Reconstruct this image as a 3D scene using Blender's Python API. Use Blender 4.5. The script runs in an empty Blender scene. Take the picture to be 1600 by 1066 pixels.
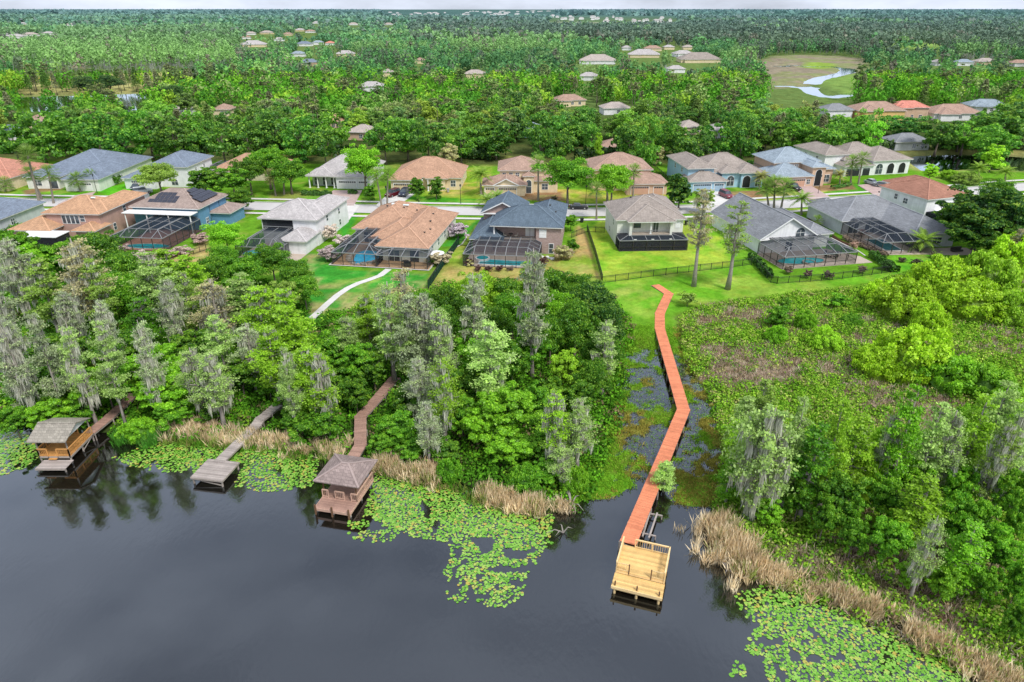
import bpy, math, random
import numpy as np
from mathutils import Vector, Matrix, noise as mnoise
random.seed(7); rng = np.random.default_rng(7)
scene = bpy.context.scene
COL = scene.collection
R = math.radians
H = 47.0; PITCH = math.atan(520/1067); F = 1067.0
SP, CP = math.sin(PITCH), math.cos(PITCH)

# ---------------------------------------------------------------- survey helpers (photo sight line -> place on the ground)
def P(x, y, z=1.0):
    u = (x-800)/F; v = (y-533)/F; t = (H-z)/(SP+v*CP)
    return (t*u, t*(CP-v*SP))
def Ps(pts, z=1.0): return [P(a, b, z) for a, b in pts]
def zat(Y, py):
    v = (py-533)/F
    return H - Y*(SP+v*CP)/(CP-v*SP)
def depth(Y, z): return Y*CP+(H-z)*SP
def project(X, Y, z):
    d = Y*CP+(H-z)*SP
    return 800+F*X/d, 533-F*(-(H-z)*CP+Y*SP)/d

# ---------------------------------------------------------------- objects
def link(o, parent=None):
    COL.objects.link(o)
    if parent is not None: o.parent = parent
    return o
def tag(o, label=None, cat=None, group=None, kind=None):
    if label: o['label'] = label
    if cat: o['category'] = cat
    if group: o['group'] = group
    if kind: o['kind'] = kind
    return o
def empty(name, loc=(0, 0, 0), rz=0, label=None, cat=None, group=None):
    o = bpy.data.objects.new(name, None); o.empty_display_size = .3
    o.location = loc; o.rotation_euler = (0, 0, R(rz)); link(o)
    return tag(o, label, cat, group)

class MB:
    """collects shapes for ONE mesh"""
    def __init__(s): s.v = []; s.f = []; s.m = []; s.c = []
    def add(s, vs, fs, m=0, c=.5):
        b = len(s.v); s.v += [tuple(p) for p in vs]
        for f in fs: s.f.append([b+i for i in f]); s.m.append(m); s.c.append(c)
    def box(s, x0, x1, y0, y1, z0, z1, m=0, c=.5):
        s.add([(x0,y0,z0),(x1,y0,z0),(x1,y1,z0),(x0,y1,z0),(x0,y0,z1),(x1,y0,z1),(x1,y1,z1),(x0,y1,z1)],
              [(0,3,2,1),(4,5,6,7),(0,1,5,4),(1,2,6,5),(2,3,7,6),(3,0,4,7)], m, c)
    def bar(s, a, b, w, h=None, m=0, c=.5, w2=None):
        a = Vector(a); b = Vector(b); h = h or w; d = (b-a)
        if d.length < 1e-6: return
        d.normalize(); up = Vector((0,0,1)) if abs(d.z) < .95 else Vector((0,1,0))
        r = d.cross(up).normalized(); u = r.cross(d).normalized(); k = (w2/w) if w2 else 1
        pts = []
        for p, q in ((a,1),(b,k)):
            for i, j in ((-1,-1),(1,-1),(1,1),(-1,1)): pts.append(p+r*(i*w/2*q)+u*(j*h/2*q))
        s.add(pts, [(0,1,2,3),(7,6,5,4),(0,4,5,1),(1,5,6,2),(2,6,7,3),(3,7,4,0)], m, c)
    def tube(s, pts, rad, n=6, m=0, c=.5, cap=True):
        pts = [Vector(p) for p in pts]; vs = []; prev = None
        for i, p in enumerate(pts):
            d = (pts[min(i+1,len(pts)-1)]-pts[max(i-1,0)]).normalized()
            r = d.cross(Vector((0,0,1)) if abs(d.z) < .97 else Vector((0,1,0))).normalized()
            if prev is not None and prev.dot(r) < 0: r = -r
            prev = r; u = d.cross(r)
            q = rad[i] if hasattr(rad, '__len__') else rad
            for k in range(n):
                a = 2*math.pi*k/n; vs.append(p+r*(math.cos(a)*q)+u*(math.sin(a)*q))
        fs = []
        for i in range(len(pts)-1):
            for k in range(n): fs.append((i*n+k, i*n+(k+1)%n, (i+1)*n+(k+1)%n, (i+1)*n+k))
        if cap: fs.append(tuple(range(n))[::-1]); fs.append(tuple(range((len(pts)-1)*n, len(pts)*n)))
        s.add(vs, fs, m, c)
    def prism(s, poly, z0, z1, m=0, c=.5):
        n = len(poly)
        s.add([(x,y,z0) for x,y in poly]+[(x,y,z1) for x,y in poly],
              [tuple(range(n))[::-1], tuple(range(n,2*n))]+[(i,(i+1)%n,n+(i+1)%n,n+i) for i in range(n)], m, c)
    def xform(s, M, start=0):
        for i in range(start, len(s.v)): s.v[i] = tuple(M @ Vector(s.v[i]))
    def build(s, name, mats, parent=None, smooth=False, **k):
        me = bpy.data.meshes.new(name); me.from_pydata(s.v, [], s.f)
        if not isinstance(mats, (list, tuple)): mats = [mats]
        for m in mats: me.materials.append(m)
        if len(mats) > 1: me.polygons.foreach_set('material_index', s.m)
        at = me.attributes.new('v', 'FLOAT', 'FACE'); at.data.foreach_set('value', s.c)
        if smooth: me.polygons.foreach_set('use_smooth', [True]*len(s.f))
        me.update(); o = bpy.data.objects.new(name, me); link(o, parent)
        return tag(o, **k) if k else o

def leafmesh(name, C, U, V, val, mat, col=None):
    """n leaf-shaped quads as one mesh"""
    n = len(C); co = np.empty((n, 4, 3), np.float32)
    co[:,0] = C-U; co[:,1] = C-V; co[:,2] = C+U; co[:,3] = C+V
    me = bpy.data.meshes.new(name)
    me.vertices.add(4*n); me.vertices.foreach_set('co', co.ravel())
    me.loops.add(4*n); me.loops.foreach_set('vertex_index', np.arange(4*n, dtype=np.int32))
    me.polygons.add(n); me.polygons.foreach_set('loop_start', np.arange(0, 4*n, 4, dtype=np.int32))
    me.polygons.foreach_set('loop_total', np.full(n, 4, np.int32))
    me.materials.append(mat); me.update(calc_edges=True)
    at = me.attributes.new('v', 'FLOAT', 'FACE'); at.data.foreach_set('value', np.asarray(val, np.float32))
    if col is not None:
        a4 = np.ones((n, 4), np.float32); a4[:, :3] = col
        ac = me.attributes.new('Col', 'FLOAT_COLOR', 'FACE'); ac.data.foreach_set('color', a4.ravel())
    return me

# ---------------------------------------------------------------- materials
class NT:
    def __init__(s, name):
        s.m = bpy.data.materials.new(name); s.m.use_nodes = True; s.t = s.m.node_tree
        s.t.nodes.clear(); s.out = s.n('ShaderNodeOutputMaterial')
    def n(s, typ, **k):
        nd = s.t.nodes.new(typ)
        for a, b in k.items():
            if isinstance(b, bpy.types.NodeSocket): s.t.links.new(b, nd.inputs[a.replace('_', ' ')])
            elif a in nd.inputs.keys() or a.replace('_', ' ') in nd.inputs.keys(): nd.inputs[a.replace('_', ' ')].default_value = b
            else: setattr(nd, a, b)
        return nd
    def l(s, a, b): s.t.links.new(a, b)
    def noise(s, scale, detail=4, vec=None, rough=.6):
        nd = s.n('ShaderNodeTexNoise'); nd.inputs['Scale'].default_value = scale; nd.inputs['Detail'].default_value = detail
        nd.inputs['Roughness'].default_value = rough
        if vec is not None: s.l(vec, nd.inputs['Vector'])
        return nd.outputs['Fac']
    def mix(s, f, a, b, mode='MIX'):
        nd = s.n('ShaderNodeMix', data_type='RGBA', blend_type=mode)
        for i, v in ((0, f), (6, a), (7, b)):
            if isinstance(v, bpy.types.NodeSocket): s.l(v, nd.inputs[i])
            elif i == 0: nd.inputs[0].default_value = v
            else: nd.inputs[i].default_value = (*v, 1)
        return nd.outputs[2]
    def math(s, op, a, b=0., c=0.):
        nd = s.n('ShaderNodeMath', operation=op)
        for i, v in enumerate((a, b, c)):
            if isinstance(v, bpy.types.NodeSocket): s.l(v, nd.inputs[i])
            else: nd.inputs[i].default_value = v
        return nd.outputs[0]
    def ramp(s, f, lo, hi, a=0., b=1.):
        nd = s.n('ShaderNodeMapRange'); s.l(f, nd.inputs[0])
        for i, v in enumerate((lo, hi, a, b)): nd.inputs[i+1].default_value = v
        return nd.outputs[0]
    def attr(s, name, out='Fac'):
        nd = s.n('ShaderNodeAttribute'); nd.attribute_name = name; return nd.outputs[out]
    def coord(s, k='Object'): return s.n('ShaderNodeTexCoord').outputs[k]
    def pos(s): return s.n('ShaderNodeNewGeometry').outputs['Position']
    def bsdf(s, col, rough=.7, spec=.3, metal=0, bump=None, bstr=.3, bdist=.05, **k):
        b = s.n('ShaderNodeBsdfPrincipled')
        if isinstance(col, bpy.types.NodeSocket): s.l(col, b.inputs['Base Color'])
        else: b.inputs['Base Color'].default_value = (*col, 1)
        if isinstance(rough, bpy.types.NodeSocket): s.l(rough, b.inputs['Roughness'])
        else: b.inputs['Roughness'].default_value = rough
        b.inputs['Specular IOR Level'].default_value = spec; b.inputs['Metallic'].default_value = metal
        if bump is not None:
            bn = s.n('ShaderNodeBump'); bn.inputs['Strength'].default_value = bstr; bn.inputs['Distance'].default_value = bdist
            s.l(bump, bn.inputs['Height']); s.l(bn.outputs[0], b.inputs['Normal'])
        for a, v in k.items(): b.inputs[a.replace('_', ' ')].default_value = v
        s.l(b.outputs[0], s.out.inputs[0]); return s.m

def plain(name, c, rough=.7, var=.18, scale=1.5, spec=.3, attr=0.0, metal=0):
    t = NT(name); p = t.coord()
    f = t.ramp(t.noise(scale, 5, p), .25, .75, 1-var, 1+var)
    f2 = t.ramp(t.noise(scale*9, 3, p), .2, .8, 1-var*.5, 1+var*.5)
    f = t.math('MULTIPLY', f, f2)
    if attr: f = t.math('MULTIPLY', f, t.ramp(t.attr('v'), 0, 1, 1-attr, 1+attr))
    sc = t.n('ShaderNodeVectorMath', operation='SCALE'); sc.inputs[0].default_value = c; t.l(f, sc.inputs['Scale'])
    return t.bsdf(sc.outputs[0], rough, spec, metal)

def shingle(name, c):
    t = NT(name); p = t.coord()
    sep = t.n('ShaderNodeSeparateXYZ'); t.l(p, sep.inputs[0])
    # courses run level: bands by height, tabs by plan position
    comb = t.n('ShaderNodeCombineXYZ')
    t.l(t.math('ADD', sep.outputs[0], t.math('MULTIPLY', sep.outputs[1], .7)), comb.inputs[0]); t.l(t.math('MULTIPLY', sep.outputs[2], 2.4), comb.inputs[1])
    br = t.n('ShaderNodeTexBrick'); t.l(comb.outputs[0], br.inputs['Vector'])
    br.inputs['Scale'].default_value = 1; br.inputs['Brick Width'].default_value = .5; br.inputs['Row Height'].default_value = .32
    br.inputs['Mortar Size'].default_value = .025; br.inputs['Color1'].default_value = (1.12,1.12,1.12,1); br.inputs['Color2'].default_value = (.84,.84,.84,1); br.inputs['Mortar'].default_value = (.72,.72,.72,1)
    big = t.ramp(t.noise(.35, 5, p), .3, .7, .86, 1.12)
    st = t.n('ShaderNodeMapping'); st.inputs['Scale'].default_value = (2.2, .5, .25); t.l(p, st.inputs[0])
    streak = t.ramp(t.noise(1.2, 6, st.outputs[0], .7), .35, .75, 1.08, .80)
    fine = t.ramp(t.noise(7, 3, p, .8), .3, .7, .8, 1.2)
    f = t.math('MULTIPLY', t.math('MULTIPLY', big, fine), streak)
    base = t.mix(1, c, br.outputs['Color'], 'MULTIPLY')
    sc = t.n('ShaderNodeVectorMath', operation='SCALE'); t.l(base, sc.inputs[0]); t.l(f, sc.inputs['Scale'])
    return t.bsdf(sc.outputs[0], .92, .15)

def stucco(name, c):
    t = NT(name); p = t.coord()
    f = t.math('MULTIPLY', t.ramp(t.noise(.6, 5, p), .3, .7, .88, 1.08), t.ramp(t.noise(12, 3, p), .3, .7, .94, 1.06))
    mp = t.n('ShaderNodeMapping'); mp.inputs['Scale'].default_value = (1.6, 1.6, .12); t.l(p, mp.inputs[0])
    f = t.math('MULTIPLY', f, t.ramp(t.noise(1.5, 4, mp.outputs[0]), .45, .8, 1.02, .86))
    sc = t.n('ShaderNodeVectorMath', operation='SCALE'); sc.inputs[0].default_value = c; t.l(f, sc.inputs['Scale'])
    return t.bsdf(sc.outputs[0], .85, .2)

def brickmat(name, c):
    t = NT(name); p = t.coord(); sep = t.n('ShaderNodeSeparateXYZ'); t.l(p, sep.inputs[0]); comb = t.n('ShaderNodeCombineXYZ')
    t.l(t.math('ADD', sep.outputs[0], sep.outputs[1]), comb.inputs[0]); t.l(sep.outputs[2], comb.inputs[1])
    br = t.n('ShaderNodeTexBrick'); t.l(comb.outputs[0], br.inputs['Vector']); br.inputs['Scale'].default_value = 1
    br.inputs['Brick Width'].default_value = .4; br.inputs['Row Height'].default_value = .13; br.inputs['Mortar Size'].default_value = .012
    br.inputs['Color1'].default_value = (*c, 1); br.inputs['Color2'].default_value = (c[0]*.7, c[1]*.68, c[2]*.66, 1); br.inputs['Mortar'].default_value = (c[0]*1.25, c[1]*1.3, c[2]*1.3, 1)
    return t.bsdf(br.outputs['Color'], .9, .2)

def foliage(name, trans=.42, spread=.62, yellow=.42):
    """leaf colour = object colour x per-leaf value; broadleaf crowns carry a painted top highlight in it"""
    t = NT(name); oi = t.n('ShaderNodeObjectInfo')
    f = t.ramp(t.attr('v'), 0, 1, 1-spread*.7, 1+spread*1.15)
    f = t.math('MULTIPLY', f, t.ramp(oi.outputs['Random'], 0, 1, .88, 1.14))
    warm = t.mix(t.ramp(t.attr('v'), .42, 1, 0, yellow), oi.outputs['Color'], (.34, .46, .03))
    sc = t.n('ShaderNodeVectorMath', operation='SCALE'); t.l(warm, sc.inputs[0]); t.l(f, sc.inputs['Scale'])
    d = t.n('ShaderNodeBsdfDiffuse'); t.l(sc.outputs[0], d.inputs[0])
    tr = t.n('ShaderNodeBsdfTranslucent'); t.l(sc.outputs[0], tr.inputs[0])
    mx = t.n('ShaderNodeMixShader'); mx.inputs[0].default_value = trans; t.l(d.outputs[0], mx.inputs[1]); t.l(tr.outputs[0], mx.inputs[2])
    gl = t.n('ShaderNodeBsdfGlossy'); gl.inputs['Roughness'].default_value = .5; gl.inputs[0].default_value = (.8,.9,.8,1)
    m2 = t.n('ShaderNodeMixShader'); m2.inputs[0].default_value = .03; t.l(mx.outputs[0], m2.inputs[1]); t.l(gl.outputs[0], m2.inputs[2])
    t.l(m2.outputs[0], t.out.inputs[0]); return t.m

def facecol(name, trans=.2, spread=.35):
    t = NT(name); f = t.ramp(t.attr('v'), 0, 1, 1-spread, 1+spread)
    sc = t.n('ShaderNodeVectorMath', operation='SCALE'); t.l(t.attr('Col', 'Color'), sc.inputs[0]); t.l(f, sc.inputs['Scale'])
    d = t.n('ShaderNodeBsdfDiffuse'); t.l(sc.outputs[0], d.inputs[0])
    tr = t.n('ShaderNodeBsdfTranslucent'); t.l(sc.outputs[0], tr.inputs[0])
    mx = t.n('ShaderNodeMixShader'); mx.inputs[0].default_value = trans; t.l(d.outputs[0], mx.inputs[1]); t.l(tr.outputs[0], mx.inputs[2])
    t.l(mx.outputs[0], t.out.inputs[0]); return t.m

M = {}
M['leaf'] = foliage('leaf'); M['bloom'] = foliage('blossom', .3, .5, 0); M['moss'] = foliage('spanish_moss', .4, .35, 0); M['leafy'] = facecol('leafy_cover')
M['bark'] = plain('bark', (.17,.14,.115), .95, .35, 3); M['barkgrey'] = plain('bark_grey', (.30,.27,.24), .95, .3, 3); M['palmbark'] = plain('palm_bark', (.24,.21,.17), .95, .3, 5)
M['white'] = plain('white_paint', (.78,.78,.77), .6, .05); M['fascia'] = plain('fascia', (.72,.71,.68), .6, .06)
M['dark'] = plain('dark_frame', (.02,.022,.024), .5, .1); M['bronze'] = plain('bronze_frame', (.05,.045,.04), .5, .1)
M['cageline'] = plain('cage_beam', (.24,.245,.25), .5, .1)
M['concrete'] = plain('concrete', (.62,.60,.57), .9, .10, .6); M['paver'] = plain('pavers', (.46,.34,.31), .9, .14, .8)
M['road'] = plain('road_concrete', (.52,.50,.49), .9, .08, .25); M['deckbeige'] = plain('deck_beige', (.46,.38,.31), .9, .12, .8)
M['deckbrick'] = plain('deck_brick', (.38,.20,.14), .9, .15, 1.2); M['decktan'] = plain('deck_tan', (.46,.30,.17), .9, .2, 1.2)
M['mulch'] = plain('mulch', (.10,.055,.04), 1, .3, 2); M['rock'] = plain('rock', (.38,.34,.29), .95, .35, 2)
M['grey'] = plain('grey_metal', (.35,.36,.37), .5, .1); M['solar'] = plain('solar_panel', (.028,.03,.045), .25, .3, 1, .5)
M['skylight'] = plain('skylight', (.62,.72,.74), .2, .05, 1, .5)
M['garage'] = plain('garage_door', (.74,.73,.70), .6, .05); M['garage_dark'] = plain('garage_door_dark', (.03,.03,.035), .5, .1)
M['garage_cream'] = plain('garage_door_cream', (.66,.52,.33), .6, .05); M['garage_peach'] = plain('garage_door_peach', (.55,.34,.24), .6, .05); M['garage_blue'] = plain('garage_door_blue', (.30,.42,.52), .6, .05)
M['cushion'] = plain('cushion', (.45,.42,.36), .9, .15, 3)
M['tyre'] = plain('tyre', (.02,.02,.02), .9, .1)
M['hedge'] = foliage('hedge_leaf', .2, .5, .1)
def glassmat():
    t = NT('window_glass'); f = t.ramp(t.noise(.8, 3, t.coord()), .3, .7, .5, 1.6)
    sc = t.n('ShaderNodeVectorMath', operation='SCALE'); sc.inputs[0].default_value = (.06,.075,.09); t.l(f, sc.inputs['Scale'])
    return t.bsdf(sc.outputs[0], .12, .6)
M['glass'] = glassmat()
def screenmat(name, dens, c=(.012,.014,.016)):
    t = NT(name); a = t.n('ShaderNodeBsdfTransparent'); d = t.n('ShaderNodeBsdfDiffuse'); d.inputs[0].default_value = (*c, 1)
    m = t.n('ShaderNodeMixShader'); m.inputs[0].default_value = dens; t.l(a.outputs[0], m.inputs[1]); t.l(d.outputs[0], m.inputs[2]); t.l(m.outputs[0], t.out.inputs[0]); return t.m
M['screen'] = screenmat('insect_screen', .55, (.035,.045,.06)); M['screendark'] = screenmat('insect_screen_dark', .78, (.035,.038,.045)); M['mesh'] = screenmat('fence_mesh', .45, (.02,.03,.025)); M['meshgreen'] = screenmat('fence_mesh_green', .9, (.015,.05,.035)); M['wire'] = screenmat('wire_mesh', .2, (.03,.035,.03))
def poolmat(name, c):
    t = NT(name); p = t.coord(); n1 = t.noise(1.1, 3, p)
    col = t.mix(t.ramp(n1, .3, .7, 0, 1), c, (c[0]*1.6+.02, c[1]*1.25, c[2]*1.2))
    return t.bsdf(col, .08, .35, bump=t.noise(3, 3, p), bstr=.1)
M['pool_blue'] = poolmat('pool_bright_blue', (.01,.50,.80)); M['pool_teal'] = poolmat('pool_teal', (.01,.36,.40)); M['pool_dark'] = poolmat('pool_dark_teal', (.02,.12,.13))
M['pool_aqua'] = poolmat('pool_aqua', (.01,.42,.50))
def woodmat(name, c, var=.3):
    t = NT(name); p = t.coord(); mp = t.n('ShaderNodeMapping'); mp.inputs['Scale'].default_value = (1, 1, 1); t.l(p, mp.inputs[0])
    f = t.math('MULTIPLY', t.ramp(t.noise(.9, 5, p), .3, .7, .85, 1.15), t.ramp(t.noise(9, 4, p), .3, .7, .88, 1.12))
    f = t.math('MULTIPLY', f, t.ramp(t.attr('v'), 0, 1, 1-var, 1+var))
    sc = t.n('ShaderNodeVectorMath', operation='SCALE'); sc.inputs[0].default_value = c; t.l(f, sc.inputs['Scale'])
    return t.bsdf(sc.outputs[0], .8, .25)
M['wood_new'] = woodmat('new_pine', (.70,.46,.18), .2); M['wood_new_rail'] = woodmat('new_pine_rail', (.76,.56,.28), .12); M['wood_orange'] = woodmat('orange_stain', (.68,.235,.12), .15)
M['wood_grey'] = woodmat('weathered_grey', (.38,.33,.30), .25); M['wood_brown'] = woodmat('brown_boards', (.36,.22,.17), .18); M['wood_post'] = woodmat('old_post', (.33,.29,.25), .25)
M['wood_rust'] = woodmat('rusty_orange_rail', (.58,.29,.09), .2); M['wood_pink'] = woodmat('pinkish_rail', (.55,.36,.27), .15)
M['postdark'] = woodmat('post_brown', (.16,.09,.05), .2)
for k, c in dict(rf_tan=(.50,.30,.18), rf_orange=(.47,.285,.19), rf_white=(.46,.43,.42), rf_slate=(.115,.155,.195), rf_brown=(.34,.265,.23), rf_greybrown=(.33,.285,.25),
                 rf_grey=(.25,.26,.275), rf_bluegrey=(.20,.24,.30), rf_red=(.36,.18,.125), rf_salmon=(.50,.24,.17), rf_pink=(.62,.25,.19), rf_beige=(.44,.38,.34), rf_taupe=(.40,.27,.21),
                 rf_paleblue=(.30,.36,.41), rf_dockgrey=(.34,.31,.26), rf_dockbrown=(.30,.235,.215)).items(): M[k] = shingle(k[3:]+'_shingles', c)
for k, c in dict(w_pink=(.47,.30,.25), w_white=(.76,.76,.77), w_cream=(.72,.60,.40), w_blue=(.13,.28,.43), w_bluelight=(.34,.52,.64), w_grey=(.50,.52,.54), w_offwhite=(.70,.71,.64), w_peach=(.60,.42,.30), w_sand=(.66,.58,.42), w_yellow=(.72,.50,.20), w_green=(.46,.50,.40)).items(): M[k] = stucco(k[2:]+'_stucco', c)
M['w_brick'] = brickmat('pale_brick', (.42,.31,.28))
# ---------------------------------------------------------------- camera, sky, sun
cam = bpy.data.cameras.new('camera'); co = bpy.data.objects.new('camera', cam); COL.objects.link(co); scene.camera = co
cam.sensor_width = 36; cam.lens = 36*F/1600; cam.clip_start = .5; cam.clip_end = 60000
co.location = (0, 0, H); co.rotation_euler = (math.pi/2-PITCH, 0, 0)
SUN_EL, SUN_AZ = R(52), R(142)      # azimuth clockwise from +Y: light from behind and to the right
w = bpy.data.worlds.new('World'); scene.world = w; w.use_nodes = True; nt = w.node_tree; nt.nodes.clear()
wo = nt.nodes.new('ShaderNodeOutputWorld'); bg = nt.nodes.new('ShaderNodeBackground'); sky = nt.nodes.new('ShaderNodeTexSky')
sky.sky_type = 'NISHITA'; sky.sun_disc = False; sky.sun_elevation = SUN_EL; sky.sun_rotation = SUN_AZ; sky.air_density = 1.0; sky.dust_density = 2.5; sky.ozone_density = 1.5
tc = nt.nodes.new('ShaderNodeTexCoord'); mp = nt.nodes.new('ShaderNodeMapping'); mp.inputs['Scale'].default_value = (1, 1, 3.5)
nz = nt.nodes.new('ShaderNodeTexNoise'); nz.inputs['Scale'].default_value = 2.6; nz.inputs['Detail'].default_value = 8; nz.inputs['Roughness'].default_value = .6
mr = nt.nodes.new('ShaderNodeMapRange'); mr.inputs[1].default_value = .30; mr.inputs[2].default_value = .62; mr.inputs[3].default_value = .35; mr.inputs[4].default_value = 1
mx = nt.nodes.new('ShaderNodeMix'); mx.data_type = 'RGBA'; mx.inputs[7].default_value = (6.8, 7.4, 8.7, 1)
L = nt.links.new
L(tc.outputs['Generated'], mp.inputs[0]); L(mp.outputs[0], nz.inputs['Vector']); L(nz.outputs['Fac'], mr.inputs[0]); L(mr.outputs[0], mx.inputs[0])
L(sky.outputs[0], mx.inputs[6]); L(mx.outputs[2], bg.inputs[0]); bg.inputs[1].default_value = .135; L(bg.outputs[0], wo.inputs[0])
sl = bpy.data.lights.new('sun', 'SUN'); sl.energy = 3.3; sl.angle = R(14); sl.color = (1, .96, .9)
so = bpy.data.objects.new('sun', sl); COL.objects.link(so)
d = Vector((math.sin(SUN_AZ)*math.cos(SUN_EL), math.cos(SUN_AZ)*math.cos(SUN_EL), math.sin(SUN_EL)))
so.rotation_euler = d.to_track_quat('Z', 'Y').to_euler()
scene.view_settings.view_transform = 'Standard'; scene.view_settings.look = 'None'; scene.view_settings.exposure = 0
c = scene.cycles; c.max_bounces = 5; c.diffuse_bounces = 3; c.glossy_bounces = 2; c.transmission_bounces = 3; c.transparent_max_bounces = 12; c.caustics_reflective = False; c.caustics_refractive = False
c.use_adaptive_sampling = True; c.adaptive_threshold = .02
try: c.use_denoising = True; c.denoiser = 'OPENIMAGEDENOISE'
except Exception: pass

# ---------------------------------------------------------------- terrain polygons
def inpoly(X, Y, poly):
    ins = np.zeros(X.shape, bool); n = len(poly)
    for i in range(n):
        x1, y1 = poly[i]; x2, y2 = poly[(i+1) % n]
        cnd = (y1 > Y) != (y2 > Y)
        with np.errstate(divide='ignore', invalid='ignore'):
            xi = (x2-x1)*(Y-y1)/(y2-y1 if y2 != y1 else 1e-9)+x1
        ins ^= cnd & (X < xi)
    return ins
def pdist(X, Y, poly, closed=True):
    d = np.full(X.shape, 1e9); n = len(poly)
    for i in range(n if closed else n-1):
        x1, y1 = poly[i]; x2, y2 = poly[(i+1) % n]; dx, dy = x2-x1, y2-y1
        t = np.clip(((X-x1)*dx+(Y-y1)*dy)/(dx*dx+dy*dy+1e-9), 0, 1)
        d = np.minimum(d, np.hypot(X-x1-t*dx, Y-y1-t*dy))
    return d
def sdf(X, Y, poly):
    if poly is WET1: return np.minimum(pdist(X, Y, WL1, False)-6, np.minimum(pdist(X, Y, WL2, False)-9, pdist(X, Y, WL3, False)-5))+(fbm(X, Y, 14, 44)-.5)*5
    d = pdist(X, Y, poly); return np.where(inpoly(X, Y, poly), -d, d)
SHORE = [(-60,668),(0,668),(60,672),(120,676),(170,682),(230,688),(300,688),(400,690),(480,708),(560,728),(620,742),(700,752),(760,776),(810,798),(860,806),(905,800),(912,786),(960,783),(990,770),(1012,742),(1036,742),(1040,790),(1085,800),(1112,796),(1128,850),(1160,892),(1205,908),(1262,922),(1330,950),(1400,985),(1500,1038),(1560,1072),(1660,1130)]
shore_w = Ps(SHORE, 0)
LAKE = [(-400, shore_w[0][1]+6), (-120, shore_w[0][1]+3)]+shore_w+[(60, 10), (90, -10), (400, -80), (400, -400), (-400, -400)]
MARSH = Ps([(975,560),(1000,545),(1040,540),(1080,560),(1098,605),(1118,650),(1128,700),(1100,722),(1060,735),(1015,748),(970,738),(955,700),(968,640)], .1)
POND = Ps([(1425,250),(1440,243),(1500,241),(1560,241),(1600,244),(1680,250),(1680,272),(1600,266),(1560,264),(1500,262),(1450,266)], .4)
LEFTLAKE = Ps([(-120,154),(0,155),(60,150),(120,149),(200,146),(255,149),(250,163),(220,176),(150,174),(90,172),(0,176),(-120,178)], .4)
WL1 = Ps([(1214,104),(1240,102),(1262,104),(1290,103),(1326,107),(1322,113),(1300,118),(1278,123),(1268,131)], .4); WL2 = Ps([(1222,134),(1262,136)], .4); WL3 = Ps([(1262,136),(1272,146),(1296,152),(1330,147)], .4)
WET1 = Ps([(1205,134),(1215,126),(1240,118),(1255,112),(1215,107),(1212,102),(1262,100),(1300,103),(1328,105),(1326,112),(1300,118),(1275,124),(1290,132),(1330,140),(1335,147),(1300,154),(1265,158),(1215,150)], .4)
ISLE = Ps([(1250,106),(1265,98),(1300,100),(1310,106),(1280,109)], .4)
MUD = Ps([(1195,95),(1215,88),(1260,86),(1310,88),(1345,92),(1348,104),(1330,120),(1300,122),(1280,128),(1215,138),(1190,130),(1180,110)], 1)
def sm(a, b, x): t = np.clip((x-a)/(b-a), 0, 1); return t*t*(3-2*t)
NG = rng.random((256, 256))
def vnoise(X, Y, s, o=0):
    """tileable value noise in 0..1 on world metres"""
    x = X/s+o*17.3; y = Y/s+o*9.1; xi = np.floor(x).astype(int); yi = np.floor(y).astype(int); fx = x-xi; fy = y-yi
    fx = fx*fx*(3-2*fx); fy = fy*fy*(3-2*fy); g = lambda a, b: NG[a % 256, b % 256]
    return (g(xi,yi)*(1-fx)+g(xi+1,yi)*fx)*(1-fy)+(g(xi,yi+1)*(1-fx)+g(xi+1,yi+1)*fx)*fy
def fbm(X, Y, s, o=0): return .5*vnoise(X,Y,s,o)+.27*vnoise(X,Y,s/2.1,o+1)+.15*vnoise(X,Y,s/4.3,o+2)+.08*vnoise(X,Y,s/9,o+3)
def ground(X, Y):
    X = np.asarray(X, float); Y = np.asarray(Y, float)
    sd = sdf(X, Y, LAKE)+(fbm(X,Y,4,3)-.5)*1.6
    z = .10+.90*sm(4, 42, sd)
    z = np.where(sd < 3, -1.1+1.2*sm(-3, 1.2, sd)+.0*sd, z)
    m = sdf(X, Y, MARSH)
    z = np.where(m < 6, z+(-.045+(.6*fbm(X,Y,3.4,5)+.4*vnoise(X,Y,.9,15)-.5)*.6-z)*sm(6, -1, m), z)
    for p in (POND, LEFTLAKE, WET1):
        q = sdf(X, Y, p); edge = 6 if p is POND else 10
        t = sm(edge if p is not WET1 else 3, -2, q)
        if p is WET1:
            pass
        z = z*(1-t)-.8*t
    return z
def gz(x, y): return float(ground(np.array([x]), np.array([y]))[0])
def G(px, py):
    """photo point -> point on the ground"""
    z = .8
    for _ in range(4):
        x, y = P(px, py, z); z = .5*z+.5*max(gz(x, y), 0)
    return x, y, max(gz(x, y), 0)

# ground sheet with a stretched grid that reaches the horizon
def axis(lo, hi, step, far, g):
    a = list(np.arange(lo, hi+.01, step)); s = step
    while a[-1] < far: s *= g; a.append(a[-1]+s)
    s = step; b = []
    x = lo
    while x > -far: s *= g*1.05; x -= s; b.append(x)
    return np.array(b[::-1]+a)
xs = axis(-150, 150, .8, 26000, 1.035); ys = axis(30, 235, .8, 30000, 1.022)
ys = ys[(ys > -400)]
GX, GY = np.meshgrid(xs, ys); GZ = ground(GX, GY)
GZ += np.where(GZ > .3, (fbm(GX, GY, 9, 8)-.5)*.02, 0)
nx, ny = len(xs), len(ys)

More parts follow.
